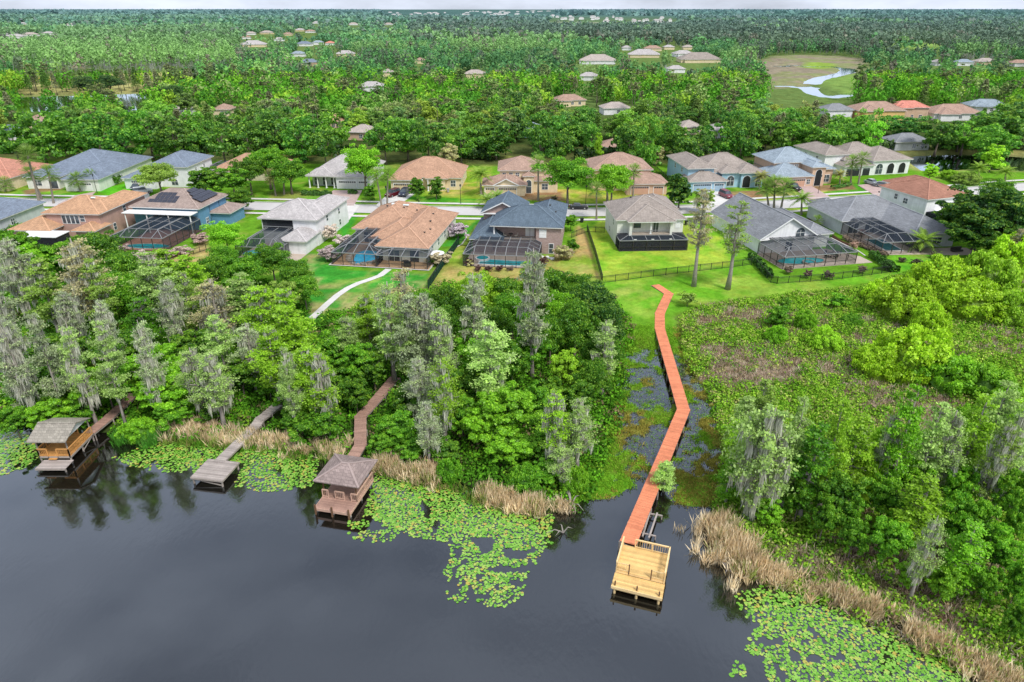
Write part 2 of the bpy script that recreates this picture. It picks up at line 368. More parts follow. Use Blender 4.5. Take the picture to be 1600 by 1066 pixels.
def shade(base, c2, w): return base*(1-w[..., None])+np.array(c2)*w[..., None]
def lawnpoly(px, z=1): return Ps(px, z)
def paint():
    C = np.zeros((ny, nx, 3)); C[:] = (.045, .075, .02)                       # woodland floor
    sd = sdf(GX, GY, LAKE)
    n1 = fbm(GX, GY, 14, 1); n2 = fbm(GX, GY, 3.2, 2); n3 = fbm(GX, GY, 1.6, 4)
    # far country
    far = sm(260, 420, GY); C = shade(C, (.12, .19, .055), far)
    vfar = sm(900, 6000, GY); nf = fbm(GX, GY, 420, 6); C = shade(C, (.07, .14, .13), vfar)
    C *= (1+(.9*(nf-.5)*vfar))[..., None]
    def P2(poly, col, feather=1.2, amt=1., wob=0.):
        nonlocal C
        d = sdf(GX, GY, poly)+(n2-.5)*wob
        C = shade(C, col, sm(feather, -feather*.3, d)*amt)
    # residential belt: mown grass from the back gardens to the tree belt
    belt = [(-230,176),(-120,170),(-118,140)]+Ps([(60,400),(190,395),(300,400),(330,445),(480,450),(480,505),(560,492),(690,455),(900,455),(960,480),(965,520),(1010,545),(1060,540),(1062,495),(1100,480),(1180,470),(1330,455),(1400,418),(1500,408),(1600,400)])+[(220,150),(235,222),(120,232),(0,226),(-120,236),(-230,240)]
    P2(belt, (.115,.275,.02), .8)
    def lawn(px, col, tan=None, amt=.5, wob=2.):
        P2(Ps(px), col, .6, 1, .4)
        if tan:
            nonlocal C
            d = sdf(GX, GY, Ps(px)); w = sm(.3, -.6, d)*sm(.42, .60, n1*.6+n2*.4)*amt; C = shade(C, tan, w)
    lawn([(478,395),(520,400),(530,422),(668,428),(668,452),(600,500),(480,500)], (.045,.27,.03), (.36,.30,.13), .8)
    lawn([(545,398),(520,330),(560,330),(530,395)], (.05,.28,.03))
    lawn([(714,384),(735,345),(755,345),(725,400),(895,400),(900,350),(918,362),(942,442),(670,462)], (.20,.34,.035), (.40,.30,.12), 1.)
    P2(Ps([(700,420),(860,418),(900,445),(690,452)]), (.36,.29,.10), 4, .8, 4)
    lawn([(918,362),(935,345),(1085,345),(1130,345),(1142,418),(942,442)], (.17,.40,.025), (.31,.40,.05), .8)
    lawn([(1142,418),(942,442),(940,470),(1010,500),(1070,480),(1200,466),(1330,452),(1400,430),(1480,420),(1395,425),(1200,442)], (.12,.33,.02), (.24,.36,.05), .8)
    lawn([(1395,400),(1500,398),(1540,395),(1500,425),(1395,430)], (.09,.33,.02), (.2,.4,.03), .5)
    lawn([(190,400),(300,395),(318,372),(330,400),(320,440),(230,440)], (.34,.36,.10), (.42,.33,.14), 1.)
    lawn([(690,385),(745,345),(750,345),(716,384)], (.06,.28,.03))
    lawn([(700,262),(770,262),(760,318),(650,318)], (.20,.36,.03), (.40,.33,.09), .9)
    lawn([(620,306),(755,312),(750,318),(620,316)], (.06,.28,.02), (.25,.3,.06), .5)
    lawn([(850,295),(1040,300),(1040,318),(840,318)], (.24,.36,.03), (.42,.34,.10), .9)
    lawn([(0,295),(110,285),(150,305),(0,306)], (.11,.33,.02), (.30,.30,.06), .5)
    lawn([(150,298),(205,285),(215,300),(180,308)], (.10,.40,.02))
    lawn([(420,300),(500,298),(520,310),(420,316)], (.12,.3,.03), (.28,.25,.08), .6)
    lawn([(1100,305),(1200,300),(1300,292),(1290,300),(1180,316)], (.20,.3,.04), (.45,.36,.15), .8)
    lawn([(1300,292),(1370,284),(1380,298),(1300,304)], (.08,.30,.02))
    # garden soil / flower beds by the front doors
    for q in ([(780,300),(880,300),(880,313),(780,312)], [(40,298),(95,286),(95,296),(40,304)], [(1140,300),(1195,298),(1190,308),(1130,310)], [(1260,292),(1330,286),(1335,296),(1265,300)]): P2(Ps(q), (.26,.15,.09), .8, .9, 2)
    P2(Ps([(1265,340),(1310,372),(1330,382),(1325,388),(1300,372),(1258,345)]), (.06,.035,.025), .4)
    # tree-belt floor behind the back row
    P2([(-260,236),(-120,233),(0,223),(120,229),(240,236),(300,262),(-300,262)], (.10,.12,.04), 2, .7, 6)
    for q in ([(60,215),(100,228)], ): pass
    # pond rim
    C = shade(C, (.32,.33,.12), sm(9, 4, sdf(GX, GY, POND))*.8); C = shade(C, (.06,.05,.03), sm(2.5, 0, sdf(GX, GY, POND)))
    # marsh east of the orange boardwalk: scrub and dead brush
    scrub = Ps([(1060,500),(1100,482),(1200,470),(1340,456),(1420,430),(1620,425),(1680,700),(1680,1130),(1560,1070),(1400,985),(1262,922),(1180,900),(1128,850),(1110,796),(1130,700),(1100,610),(1070,560)], .3)
    P2(scrub, (.10,.19,.02), 1.5, 1, 3)
    brush = sm(.1, -.6, sdf(GX, GY, scrub))*sm(.47, .62, fbm(GX, GY, 11, 11)); C = shade(C, (.24,.18,.12), brush*.85)
    P2(Ps([(1075,560),(1100,545),(1180,555),(1265,575),(1260,610),(1180,600),(1110,620)], .3), (.34,.27,.20), 2, .85, 4)
    P2(Ps([(1060,505),(1120,490),(1230,485),(1240,520),(1150,520),(1080,540)], .3), (.22,.14,.09), 2, .7, 5)
    P2(Ps([(1300,850),(1380,850),(1480,920),(1540,970),(1500,980),(1400,930)], .2), (.13,.08,.055), 2, .9, 3)
    # wet meadow around the boardwalk
    wet = Ps([(950,540),(1000,530),(1075,548),(1110,640),(1130,730),(1110,800),(900,800),(880,770),(930,700),(975,640)], .1)
    P2(wet, (.13,.20,.025), 2, 1, 3)
    C = shade(C, (.22,.16,.04), sm(1, -1.5, sdf(GX, GY, wet))*sm(.50, .62, fbm(GX, GY, 7, 13))*.6)
    P2(Ps([(890,760),(930,735),(985,745),(990,765),(900,792)], .1), (.12,.34,.02), 1, .9, 2)
    P2(Ps([(1040,745),(1110,745),(1110,795),(1045,790)], .1), (.13,.32,.02), 1, .8, 2)
    C = shade(C, (.03,.028,.02), sm(.02, -.10, GZ)*sm(140, 120, GY))
    # far features
    P2(MUD, (.24,.215,.155), 8, 1, 0); C = shade(C, (.20,.25,.09), sm(2, -4, sdf(GX, GY, MUD))*sm(.45, .6, fbm(GX, GY, 22, 93))*.7); C = shade(C, (.22,.34,.06), sm(5, -3, sdf(GX, GY, ISLE)))
    P2(Ps([(1275,124),(1345,115),(1400,120),(1400,150),(1340,150),(1300,134)]), (.17,.28,.07), 10)
    P2(Ps([(-100,128),(60,120),(180,116),(260,114),(380,118),(330,132),(250,142),(-100,150)]), (.34,.33,.13), 12, .95, 0)
    P2(Ps([(50,124),(90,121),(170,119),(170,124),(60,128)]), (.50,.30,.05), 6, .8)
    P2(Ps([(1390,72),(1400,68),(1470,68),(1465,76),(1400,76)]), (.24,.40,.10), 20)
    for q in ([(600,38),(760,36),(760,31),(560,31)], [(860,40),(1050,42),(1050,36),(860,34)]): P2(Ps(q), (.30,.33,.25), 40, .6)
    C = shade(C, (.33,.36,.09), sm(.60,.74,fbm(GX,GY,5,91))*sm(262,240,GY)*sm(95,118,GY)*.45); C *= (.78+.44*n3)[..., None]*(.84+.32*n2)[..., None]
    return C
GC = paint()
me = bpy.data.meshes.new('ground')
co_ = np.stack([GX, GY, GZ], -1).reshape(-1, 3).astype(np.float32)
me.vertices.add(len(co_)); me.vertices.foreach_set('co', co_.ravel())
ii, jj = np.meshgrid(np.arange(ny-1), np.arange(nx-1), indexing='ij'); a_ = (ii*nx+jj).ravel()
q_ = np.stack([a_, a_+1, a_+nx+1, a_+nx], -1).astype(np.int32); nq = len(q_)
me.loops.add(4*nq); me.loops.foreach_set('vertex_index', q_.ravel()); me.polygons.add(nq)
me.polygons.foreach_set('loop_start', np.arange(0, 4*nq, 4, dtype=np.int32)); me.polygons.foreach_set('loop_total', np.full(nq, 4, np.int32))
me.polygons.foreach_set('use_smooth', np.ones(nq, bool)); me.update(calc_edges=True)
ac = me.attributes.new('Col', 'FLOAT_COLOR', 'POINT'); a4 = np.ones((nx*ny, 4), np.float32); a4[:, :3] = GC.reshape(-1, 3); ac.data.foreach_set('color', a4.ravel())
t = NT('ground_cover'); p = t.pos()
f = t.math('MULTIPLY', t.ramp(t.noise(1.3, 5, p, .7), .28, .72, .72, 1.28), t.ramp(t.noise(.16, 4, p), .3, .7, .82, 1.18))
f = t.math('MULTIPLY', f, t.ramp(t.noise(6, 3, p, .7), .3, .7, .8, 1.2))
hue = t.mix(t.ramp(t.noise(.4, 5, p, .65), .45, .7, 0, .35), t.attr('Col', 'Color'), t.mix(1, t.attr('Col', 'Color'), (1.5, .95, .8), 'MULTIPLY'))
sc = t.n('ShaderNodeVectorMath', operation='SCALE'); t.l(hue, sc.inputs[0]); t.l(f, sc.inputs['Scale'])
t.bsdf(sc.outputs[0], 1, 0, bump=t.noise(2.2, 5, p, .7), bstr=.6, bdist=.12)
me.materials.append(t.m)
go = bpy.data.objects.new('ground', me); link(go); tag(go, 'grass, woodland floor and marsh ground reaching to the horizon', 'ground', kind='structure')

# lake water, one sheet at z = 0 (shows wherever the ground dips below it)
t = NT('lake_water'); p = t.pos()
mpn = t.n('ShaderNodeMapping'); mpn.inputs['Scale'].default_value = (1, .5, 1); t.l(p, mpn.inputs[0])
hgt = t.math('ADD', t.math('MULTIPLY', t.noise(2.2, 4, mpn.outputs[0], .6), .35), t.math('MULTIPLY', t.noise(.35, 4, mpn.outputs[0]), .65))
bn = t.n('ShaderNodeBump'); bn.inputs['Strength'].default_value = .11; bn.inputs['Distance'].default_value = .18; t.l(hgt, bn.inputs['Height']); t.l(t.ramp(t.noise(.035, 3, p), .42, .62, .04, .26), bn.inputs['Strength'])
df = t.n('ShaderNodeBsdfDiffuse'); df.inputs[0].default_value = (.009, .008, .006, 1)
gs = t.n('ShaderNodeBsdfGlossy'); gs.inputs['Roughness'].default_value = .03; gs.inputs[0].default_value = (.85, .92, 1, 1); t.l(bn.outputs[0], gs.inputs['Normal'])
fr = t.n('ShaderNodeFresnel'); fr.inputs['IOR'].default_value = 1.55; t.l(bn.outputs[0], fr.inputs['Normal'])
mxs = t.n('ShaderNodeMixShader'); t.l(t.math('MULTIPLY', fr.outputs[0], 2.6), mxs.inputs[0]); t.l(df.outputs[0], mxs.inputs[1]); t.l(gs.outputs[0], mxs.inputs[2]); t.l(mxs.outputs[0], t.out.inputs[0])
wb = MB(); wb.add([(-700,-500,0),(700,-500,0),(700,900,0),(-700,900,0)], [(0,1,2,3)])
wb.build('lake', t.m, label='dark calm lake water reflecting the grey sky', cat='lake', kind='structure')
# ---------------------------------------------------------------- houses
def roof_wing(mb, fb, x0, x1, y0, y1, ze, kind, pitch, ov=.55, k=0, wb=None):
    e = k*.006; X0, X1, Y0, Y1 = x0-ov-e, x1+ov+e, y0-ov-e, y1+ov+e; ze += e
    fb.box(X0, X1, Y0, Y1, ze, ze+.2)
    z = ze+.203; o = .05; A, B, C_, D = (X0-o,Y0-o,z), (X1+o,Y0-o,z), (X1+o,Y1+o,z), (X0-o,Y1+o,z)
    W, Dp = X1-X0+2*o, Y1-Y0+2*o
    caps = []
    if kind == 'hip':
        if W >= Dp:
            r = pitch*Dp/2; E_, F_ = (X0-o+Dp/2,(Y0+Y1)/2,z+r), (X1+o-Dp/2,(Y0+Y1)/2,z+r)
            mb.add([A,B,C_,D,E_,F_], [(0,1,5,4),(1,2,5),(2,3,4,5),(3,0,4)], 0)
            caps = [(A,E_),(D,E_),(B,F_),(C_,F_),(E_,F_)]
        else:
            r = pitch*W/2; E_, F_ = ((X0+X1)/2,Y0-o+W/2,z+r), ((X0+X1)/2,Y1+o-W/2,z+r)
            mb.add([A,B,C_,D,E_,F_], [(0,1,4),(1,2,5,4),(2,3,5),(3,0,4,5)], 0)
            caps = [(A,E_),(B,E_),(C_,F_),(D,F_),(E_,F_)]
    elif kind == 'gy':      # ridge runs away from the lake
        r = pitch*W/2; m = (X0+X1)/2; E_, F_ = (m,Y0-o,z+r), (m,Y1+o,z+r)
        mb.add([A,B,C_,D,E_,F_], [(0,4,5,3),(1,2,5,4)], 0)
        for yy, s in ((y0, -1), (y1, 1)):
            if wb: wb.add([(X0+.1,yy,z-.01),(X1-.1,yy,z-.01),(m,yy,z+r-.08)], [(0,1,2)] if s < 0 else [(0,2,1)])
        fb.bar((X0-o,Y0-o,z-.06), (m,Y0-o,z+r-.06), .08, .22); fb.bar((X1+o,Y0-o,z-.06), (m,Y0-o,z+r-.06), .08, .22)
        caps = [(E_,F_)]
    elif kind == 'gx':
        r = pitch*Dp/2; m = (Y0+Y1)/2; E_, F_ = (X0-o,m,z+r), (X1+o,m,z+r)
        mb.add([A,B,C_,D,E_,F_], [(0,1,5,4),(2,3,4,5)], 0)
        for xx in (x0, x1):
            if wb: wb.add([(xx,Y0+.1,z-.01),(xx,Y1-.1,z-.01),(xx,m,z+r-.08)], [(0,1,2)])
        caps = [(E_,F_)]
    for a, b in caps: mb.bar((a[0],a[1],a[2]+.02), (b[0],b[1],b[2]+.02), .26, .07, m=1)

def face_xf(face, plane):
    # local (along, outward, up) -> house space
    return {'S': Matrix(((1,0,0,0),(0,-1,0,plane),(0,0,1,0),(0,0,0,1))), 'N': Matrix(((1,0,0,0),(0,1,0,plane),(0,0,1,0),(0,0,0,1))),
            'E': Matrix(((0,1,0,plane),(1,0,0,0),(0,0,1,0),(0,0,0,1))), 'W': Matrix(((0,-1,0,plane),(1,0,0,0),(0,0,1,0),(0,0,0,1)))}[face]
def arch_poly(a, w, z, h, n=8):
    pts = [(a-w/2, z), (a+w/2, z)]
    for i in range(n+1):
        t = math.pi*i/n; pts.append((a+math.cos(t)*w/2, z+h-w/2+math.sin(t)*w/2))
    return pts
def panel(mb, pts, o0, o1, m=0):
    n = len(pts)
    mb.add([(a,o0,z) for a,z in pts]+[(a,o1,z) for a,z in pts], [tuple(range(n)), tuple(range(n,2*n))[::-1]]+[(i,(i+1)%n,n+(i+1)%n,n+i) for i in range(n)], m)
def window(root, face, plane, a, z, w, h, arch=False, mat='glass', frame='white', bars=(1,1), t=.1, name='window'):
    X = face_xf(face, plane); fb = MB()
    if arch: panel(fb, arch_poly(a, w+2*t, z-t, h+2*t), -.02, .06)
    else: fb.box(a-w/2-t, a+w/2+t, -.02, .06, z-t, z+h+t)
    gb = MB()
    if arch: panel(gb, arch_poly(a, w, z, h), .05, .075)
    else: gb.box(a-w/2, a+w/2, .05, .075, z, z+h)
    for i in range(bars[0]): x = a-w/2+w*(i+1)/(bars[0]+1); fb.box(x-.035, x+.035, .05, .1, z, z+h-(w/2*.5 if arch else 0))
    for i in range(bars[1]): y = z+h*(i+1)/(bars[1]+1); fb.box(a-w/2, a+w/2, .05, .098, y-.035, y+.035)
    fb.xform(X); gb.xform(X); o = fb.build(name, M[frame], root); gb.build('pane', M[mat], o); return o
def garage(root, face, plane, a, z, w, h=2.2, mat='garage', frame='white', lights=True):
    X = face_xf(face, plane); fb = MB(); t = .14
    fb.box(a-w/2-t, a-w/2, 0, .1, z, z+h+t); fb.box(a+w/2, a+w/2+t, 0, .1, z, z+h+t); fb.box(a-w/2, a+w/2, 0, .1, z+h, z+h+t)
    db = MB(); nrow = 4; ncol = max(4, int(w/.6))
    db.box(a-w/2, a+w/2, 0, .03, z, z+h)
    for r in range(nrow):
        for k in range(ncol):
            cw = w/ncol
            if r == nrow-1 and lights: continue
            db.box(a-w/2+cw*k+.06, a-w/2+cw*(k+1)-.06, .03, .055, z+h/nrow*r+.06, z+h/nrow*(r+1)-.06)
    fb.xform(X); db.xform(X); o = db.build('garage_door', M[mat], root); fb.build('door_frame', M[frame], o)
    if lights:
        gb = MB()
        for k in range(ncol): cw = w/ncol; gb.box(a-w/2+cw*k+.07, a-w/2+cw*(k+1)-.07, .03, .06, z+h*.78, z+h*.95)
        gb.xform(X); gb.build('pane', M['glass'], o)
def column(root, x, y, z0, z1, r=.16, mat='white'):
    b = MB(); b.tube([(x,y,z0+.12),(x,y,z1-.12)], [r, r*.85], 10); b.box(x-r*1.3,x+r*1.3,y-r*1.3,y+r*1.3,z0,z0+.12); b.box(x-r*1.3,x+r*1.3,y-r*1.3,y+r*1.3,z1-.12,z1)
    b.build('column', M[mat], root)
def vent(root, x, y, z, s=.3):
    b = MB(); b.box(x-s/2,x+s/2,y-s/2,y+s/2,z,z+.22); b.box(x-s/2-.06,x+s/2+.06,y-s/2-.06,y+s/2+.06,z+.22,z+.27); b.build('roof_vent', M['bronze'], root)

def house(label, loc, yaw, walls, roofs, wall, roof, fascia='fascia', name='house', cat='house', group=None, capf=1.12, base=1.0):
    root = empty(name, (loc[0], loc[1], base-.02), yaw, label, cat, group)
    wb, rb, fb = MB(), MB(), MB()
    for k, (x0,x1,y0,y1,z0,z1) in enumerate(walls):
        e = .005*k; wb.box(x0+e, x1-e, y0+e, y1-e, z0-.3 if z0 == 0 else z0, z1+.05)
    for k, r in enumerate(roofs): roof_wing(rb, fb, *r[:6], r[6], ov=r[7] if len(r) > 7 else .55, k=k, wb=wb)
    wb.build('wall', M[wall], root); rb.build('roof', [M[roof], M[roof+'_cap']], root); fb.build('fascia', M[fascia], root)
    return root
for k in [k for k in M if k.startswith('rf_')]:
    c0 = dict(rf_tan=(.50,.30,.18), rf_orange=(.47,.285,.19), rf_white=(.46,.43,.42), rf_slate=(.115,.155,.195), rf_brown=(.34,.265,.23), rf_greybrown=(.33,.285,.25),
              rf_grey=(.25,.26,.275), rf_bluegrey=(.20,.24,.30), rf_red=(.36,.18,.125), rf_salmon=(.50,.24,.17), rf_pink=(.62,.25,.19), rf_beige=(.44,.38,.34), rf_taupe=(.40,.27,.21),
              rf_paleblue=(.30,.36,.41), rf_dockgrey=(.34,.31,.26), rf_dockbrown=(.30,.235,.215))[k]
    M[k+'_cap'] = plain(k+'_cap', tuple(min(1, v*1.16) for v in c0), .9, .12, 2)

# solar array on a roof plane: local corner, direction vectors
def roof_panel(root, name, o, ax, ay, nx_, ny_, w, h, mat, skip=()):
    b = MB(); ax = Vector(ax).normalized(); ay = Vector(ay).normalized(); n = ax.cross(ay).normalized(); o = Vector(o)
    for i in range(nx_):
        for j in range(ny_):
            if (i, j) in skip: continue
            p = o+ax*(i*w)+ay*(j*h); vs = []
            for s in (.06, .13):
                for a, c2 in ((.03,.03),(w-.03,.03),(w-.03,h-.03),(.03,h-.03)): vs.append(p+ax*a+ay*c2+n*s)
            b.add(vs, [(0,3,2,1),(4,5,6,7),(0,1,5,4),(1,2,6,5),(2,3,7,6),(3,0,4,7)], 0, random.random())
    return b.build(name, M[mat], root)

HX = {}
# H0 far left slate-blue bungalow
h = house('single storey house with slate blue roof cut off by left edge', (-131, 150.3), -3, [(0,15,0,16,0,3)], [(0,15,0,16,3,'hip',.42)], 'w_grey', 'rf_bluegrey')
vent(h, 9, 3, 4.3); vent(h, 11, 5, 4.6); window(h, 'E', 15, 5, 1, 1.2, 1.2)
# H1 pinkish two storey
h = house('two storey pink stucco house with tan roof and two skylight panels', (-102.5, 147.05), -4,
  [(0,12.2,0,10.5,0,5.5),(6.4,12.2,8,18,0,5.5),(-5.5,3,-4,4,0,2.8),(8.4,12.6,-3.4,1,0,2.7)],
  [(0,12.2,0,10.8,5.5,'hip',.44),(6.4,12.2,3,18,5.5,'hip',.44),(-5.5,3,-4,5,2.8,'hip',.4),(8.4,12.6,-3.4,1.6,2.7,'hip',.42)], 'w_pink', 'rf_tan')
for i in range(4): window(h, 'S', 0, 4.0+i*1.0, 3.4, .78, 1.75, bars=(0,0))
window(h, 'S', 0, 8.25, 3.9, .95, 1.3, bars=(0,1)); window(h, 'E', 12.2, 9.2, 3.9, 1, 1.2, bars=(0,1)); window(h, 'E', 12.2, 4.4, .9, .9, 1.4, bars=(0,1)); window(h, 'E', 12.2, 13.4, .9, 1, 1.3, bars=(0,1))
roof_panel(h, 'skylight', (4.3,2.6,6.95), (1,0,0), (0,1,.44), 2, 1, 1.25, 2.2, 'skylight'); roof_panel(h, 'solar_heater', (8.0,4.6,7.8), (1,0,0), (0,1,.44), 1, 1, 1.1, .5, 'skylight')
b = MB(); b.box(-1.5, 7.5, -8.5, -3.9, 2.75, 2.9); b.build('lanai_roof', M['white'], h)
b = MB(); b.box(-1.3, 7.3, -8.3, -8.2, 0, 2.75); b.box(7.2, 7.3, -8.3, -4, 0, 2.75); b.build('lanai_screen', M['screendark'], h)
# H2 blue with solar
h = house('blue two storey house with brown roof carrying dark solar panels', (-87.2, 154.4), -7,
  [(0,16,0,12.5,0,5),(16,20.5,5,12,0,2.8)], [(0,16,0,12.8,5,'hip',.42),(16,20.5,5,12,2.8,'hip',.42)], 'w_blue', 'rf_brown')
roof_panel(h, 'solar_panel', (3.2,1.2,5.85), (1,0,0), (0,1,.42), 6, 3, 1.15, 1.3, 'solar', skip=((0,1),(0,2),(5,2)))
roof_panel(h, 'solar_panel', (15.6,2.6,5.95), (0,1,0), (-1,0,.42), 7, 4, 1.1, 1.25, 'solar', skip=((0,2),(0,3),(1,3),(6,3),(6,2),(5,3)))
window(h, 'E', 16, 3, 1, 1, 1.2); b = MB(); b.box(-.4, 16.2, -3.6, -.6, 4.45, 4.6); b.build('lanai_roof', M['white'], h)
for x in (.2, 5.4, 10.6, 15.8): column(h, x, -3.3, 0, 4.45, .14)

for yy in (9, 4.6): b = MB(); b.tube([(16.06,yy,0),(16.06,yy,5)], .05, 6); b.build('downpipe', M['bronze'], h)
roof_panel(h, 'skylight', (6.4,4.0,6.95), (1,0,0), (0,1,.42), 1, 1, 1.3, .5, 'skylight'); vent(h, 9.5, 3.2, 6.5)
# H3 white
h = house('two storey white house with pale grey roof and dark screened upper balcony', (-53.7, 142.9), -8,
  [(0,12.2,0,12,0,2.9),(7,12.2,0,12,2.9,5.6),(0,7,2,12,2.9,5.6),(6.2,12.2,10,18.5,0,5.6),(7,12.0,-6,0,0,2.8),(-5,0,9,15,0,2.8)],
  [(0,12.2,0,12.3,5.6,'hip',.42),(6.2,12.2,4,18.5,5.6,'hip',.42),(7,12.0,-6,1,2.8,'hip',.5),(-5,1,9,15,2.8,'hip',.42)], 'w_white', 'rf_white')
b = MB(); b.box(.1, 7, .05, .1, 2.95, 5.6); b.build('balcony_screen', M['screendark'], h); b = MB(); b.box(0, 7, 0, .14, 3.85, 3.95); b.box(0,7,-.03,.15,2.8,2.98); b.build('balcony_rail', M['grey'], h)
window(h, 'E', 12.2, 6, 3.9, .9, 1.2, bars=(0,1)); window(h, 'E', 12.2, 13, 3.6, .9, 1.2, bars=(0,1)); window(h, 'E', 12.2, 13, 1, .9, 1.2, bars=(0,1))
# H4 tan bungalow
h = house('broad single storey cream house with orange tan roof beside bright blue pool', (-17, 130.2), -9,
  [(-10,0,0,25,0,3),(-19,-6,11,29,0,3),(-12,-5,5,12,0,3)],
  [(-10,0,0,25.5,3,'hip',.46),(-19,-6,11,29,3,'hip',.46),(-13,-4,4.6,17,3.02,'hip',.46)], 'w_offwhite', 'rf_orange')
for y in (4, 9, 14.5, 19): window(h, 'E', 0, y, 1, 1.1, 1.3)
for p_ in ((-14.5,20,5.7),(-10.6,20,5.5),(-7.3,19,5.3),(-3.3,18,4.9),(-2.6,13,4.7),(-1.6,9,4.1),(-2,6,4.3)): vent(h, *p_)
roof_panel(h, 'skylight', (-13.9,21,5.85), (1,0,0), (0,1,.46), 1, 1, 1.4, .6, 'skylight'); roof_panel(h, 'skylight', (-11.2,21,5.75), (1,0,0), (0,1,.2), 1, 1, 1.4, .6, 'skylight')
window(h, 'S', 0, -6.8, .1, 2.2, 2.2, frame='white', bars=(1,0), name='patio_door'); window(h, 'S', 0, -2.6, .1, 1.6, 2.2, bars=(0,0), frame='bronze', name='patio_door'); window(h, 'S', 11, -15.5, .1, 3.2, 2.2, bars=(2,0), name='patio_door')
# H5 slate roof
h = house('two storey pale brick house with dark slate roof and open upper balcony', (-4, 137.0), -7,
  [(0,14.1,0,10,0,2.9),(9,14.1,0,17.5,2.9,5.7),(0,9,2.6,10,2.9,5.7),(9,14.1,8,17.5,0,2.9),(-3.5,5,10,19,0,5.6),(-4.2,0,-.6,12,0,2.9)],
  [(0,14.1,0,10.5,5.7,'hip',.52),(7.5,14.1,4,17.8,5.7,'hip',.52),(-3.5,5.2,9.4,19,5.6,'gy',.5),(-4.2,1.8,-.6,14,2.9,'hip',.62)], 'w_brick', 'rf_slate', 'white')
column(h, .25, .2, 2.9, 5.7, .2); window(h, 'S', 0, 10.4, 3.6, 1.3, 1.6, bars=(0,1), mat='white'); window(h, 'S', 2.6, 7.0, 3.0, .7, 2.1, bars=(0,0), mat='white', name='balcony_door'); window(h, 'S', 2.6, 8.0, 3.0, .7, 2.1, bars=(0,0), mat='white', name='balcony_door')
window(h, 'S', 0, 12.2, .3, .85, 2.0, bars=(0,1), name='back_door'); window(h, 'E', 14.1, 5, 3.6, 1, 1.3, bars=(0,1)); window(h, 'E', 14.1, 12, 3.6, 1, 1.3, bars=(0,1))
b = MB(); b.box(0, 9, -.05, 2.6, 2.82, 2.98); b.build('balcony_floor', M['deckbeige'], h); roof_panel(h, 'skylight', (6.3,4.2,8.1), (1,0,0), (0,1,.52), 1, 1, 1.6, .5, 'solar'); vent(h, 12.6, 6, 7.3, .25); vent(h, 11.2, 9, 7.9, .25); vent(h, -2.9, 6, 4.0, .25)
# H6 cream
h = house('two storey cream house with grey brown roof and dark screened ground floor', (22.4, 141.3), 3,
  [(0,14.2,0,13.5,0,5.6),(2.3,11.5,-1.6,.2,0,2.9),(2.3,2.9,-1.6,.2,2.9,5.6),(11,11.5,-1.6,.2,2.9,5.6)],
  [(0,14.2,0,14,5.6,'hip',.46),(2.3,11.5,-1.6,8,5.6,'hip',.44),(7,14.6,8,18,5.58,'hip',.44)], 'w_offwhite', 'rf_greybrown', 'white')
window(h, 'S', 0, 4.3, 4.0, 1.3, 1.0, bars=(0,0), frame='bronze'); window(h, 'S', 0, 8.3, 3.0, 1.1, 2.1, bars=(1,0), name='balcony_door'); column(h, 6.9, -1.4, 2.9, 5.6, .2)
b = MB(); b.box(2.9, 11, -1.6, -1.52, 3.75, 3.83)
for i in range(28): b.box(3+i*.29, 3.04+i*.29, -1.58, -1.54, 2.95, 3.75)
b.build('balcony_rail', M['cageline'], h); b = MB(); b.box(2.9, 11, -1.7, 0, 2.85, 3.0); b.build('balcony_floor', M['deckbeige'], h)
window(h, 'S', 0, 13.0, 3.9, .9, 1.3, bars=(0,1), mat='white'); window(h, 'W', 0, 4, 3.6, .8, 1.2); window(h, 'W', 0, 8, .9, .8, 1.2); vent(h, 4.5, 9, 8.1)
roof_panel(h, 'skylight', (6.6,6.6,8.75), (1,0,0), (0,1,.1), 1, 1, 1.7, .6, 'skylight')
# H7 white gable
h = house('white gabled house with grey roof and arched gable window', (51.4, 135.8), 12,
  [(0,12.4,0,21,0,3.0),(12.4,17,1.5,19,0,2.9)], [(0,12.4,0,21,3.0,'gy',.62),(12,17,1.5,19,2.9,'hip',.5)], 'w_white', 'rf_grey', 'white')
window(h, 'S', 0, 8.8, 3.0, 2.0, 2.1, arch=True, bars=(1,1)); window(h, 'S', 0, 6.6, .4, 1.6, 2, bars=(1,0), name='patio_door')
for y in (13, 15.2, 6, 8): roof_panel(h, 'roof_vent', (7.0,y,6.62), (0,1,0), (-1,0,.62), 1, 1, 1.4, .4, 'solar')
vent(h, 3, 9, 5.1, .25); vent(h, 2, 14, 4.5, .25)
# H8 long grey
h = house('long single storey grey house with grey roof beside dark rectangular pool', (74.2, 149.6), 8,
  [(0,19,0,14.4,0,3.0),(9.5,19,-11.4,0,0,3.0),(2,7,14,17,0,3)], [(0,19,0,14.4,3,'hip',.46),(9.5,19,-11.4,9,3,'hip',.46),(2,7,12,17,3,'hip',.46)], 'w_grey', 'rf_grey', 'white')
window(h, 'W', 0, 9, 1.1, 1, 1, bars=(0,1)); window(h, 'S', 0, 3, .2, 2.4, 2.2, bars=(1,0), name='patio_door'); window(h, 'S', 0, 7, .2, 2.4, 2.2, bars=(1,0), name='patio_door'); window(h, 'W', 9.5, -4, .2, 2.6, 2.2, bars=(1,0), name='patio_door'); window(h, 'S', -11.4, 15, .8, 2, 1.3)
vent(h, 8, 5, 5.2, .25)
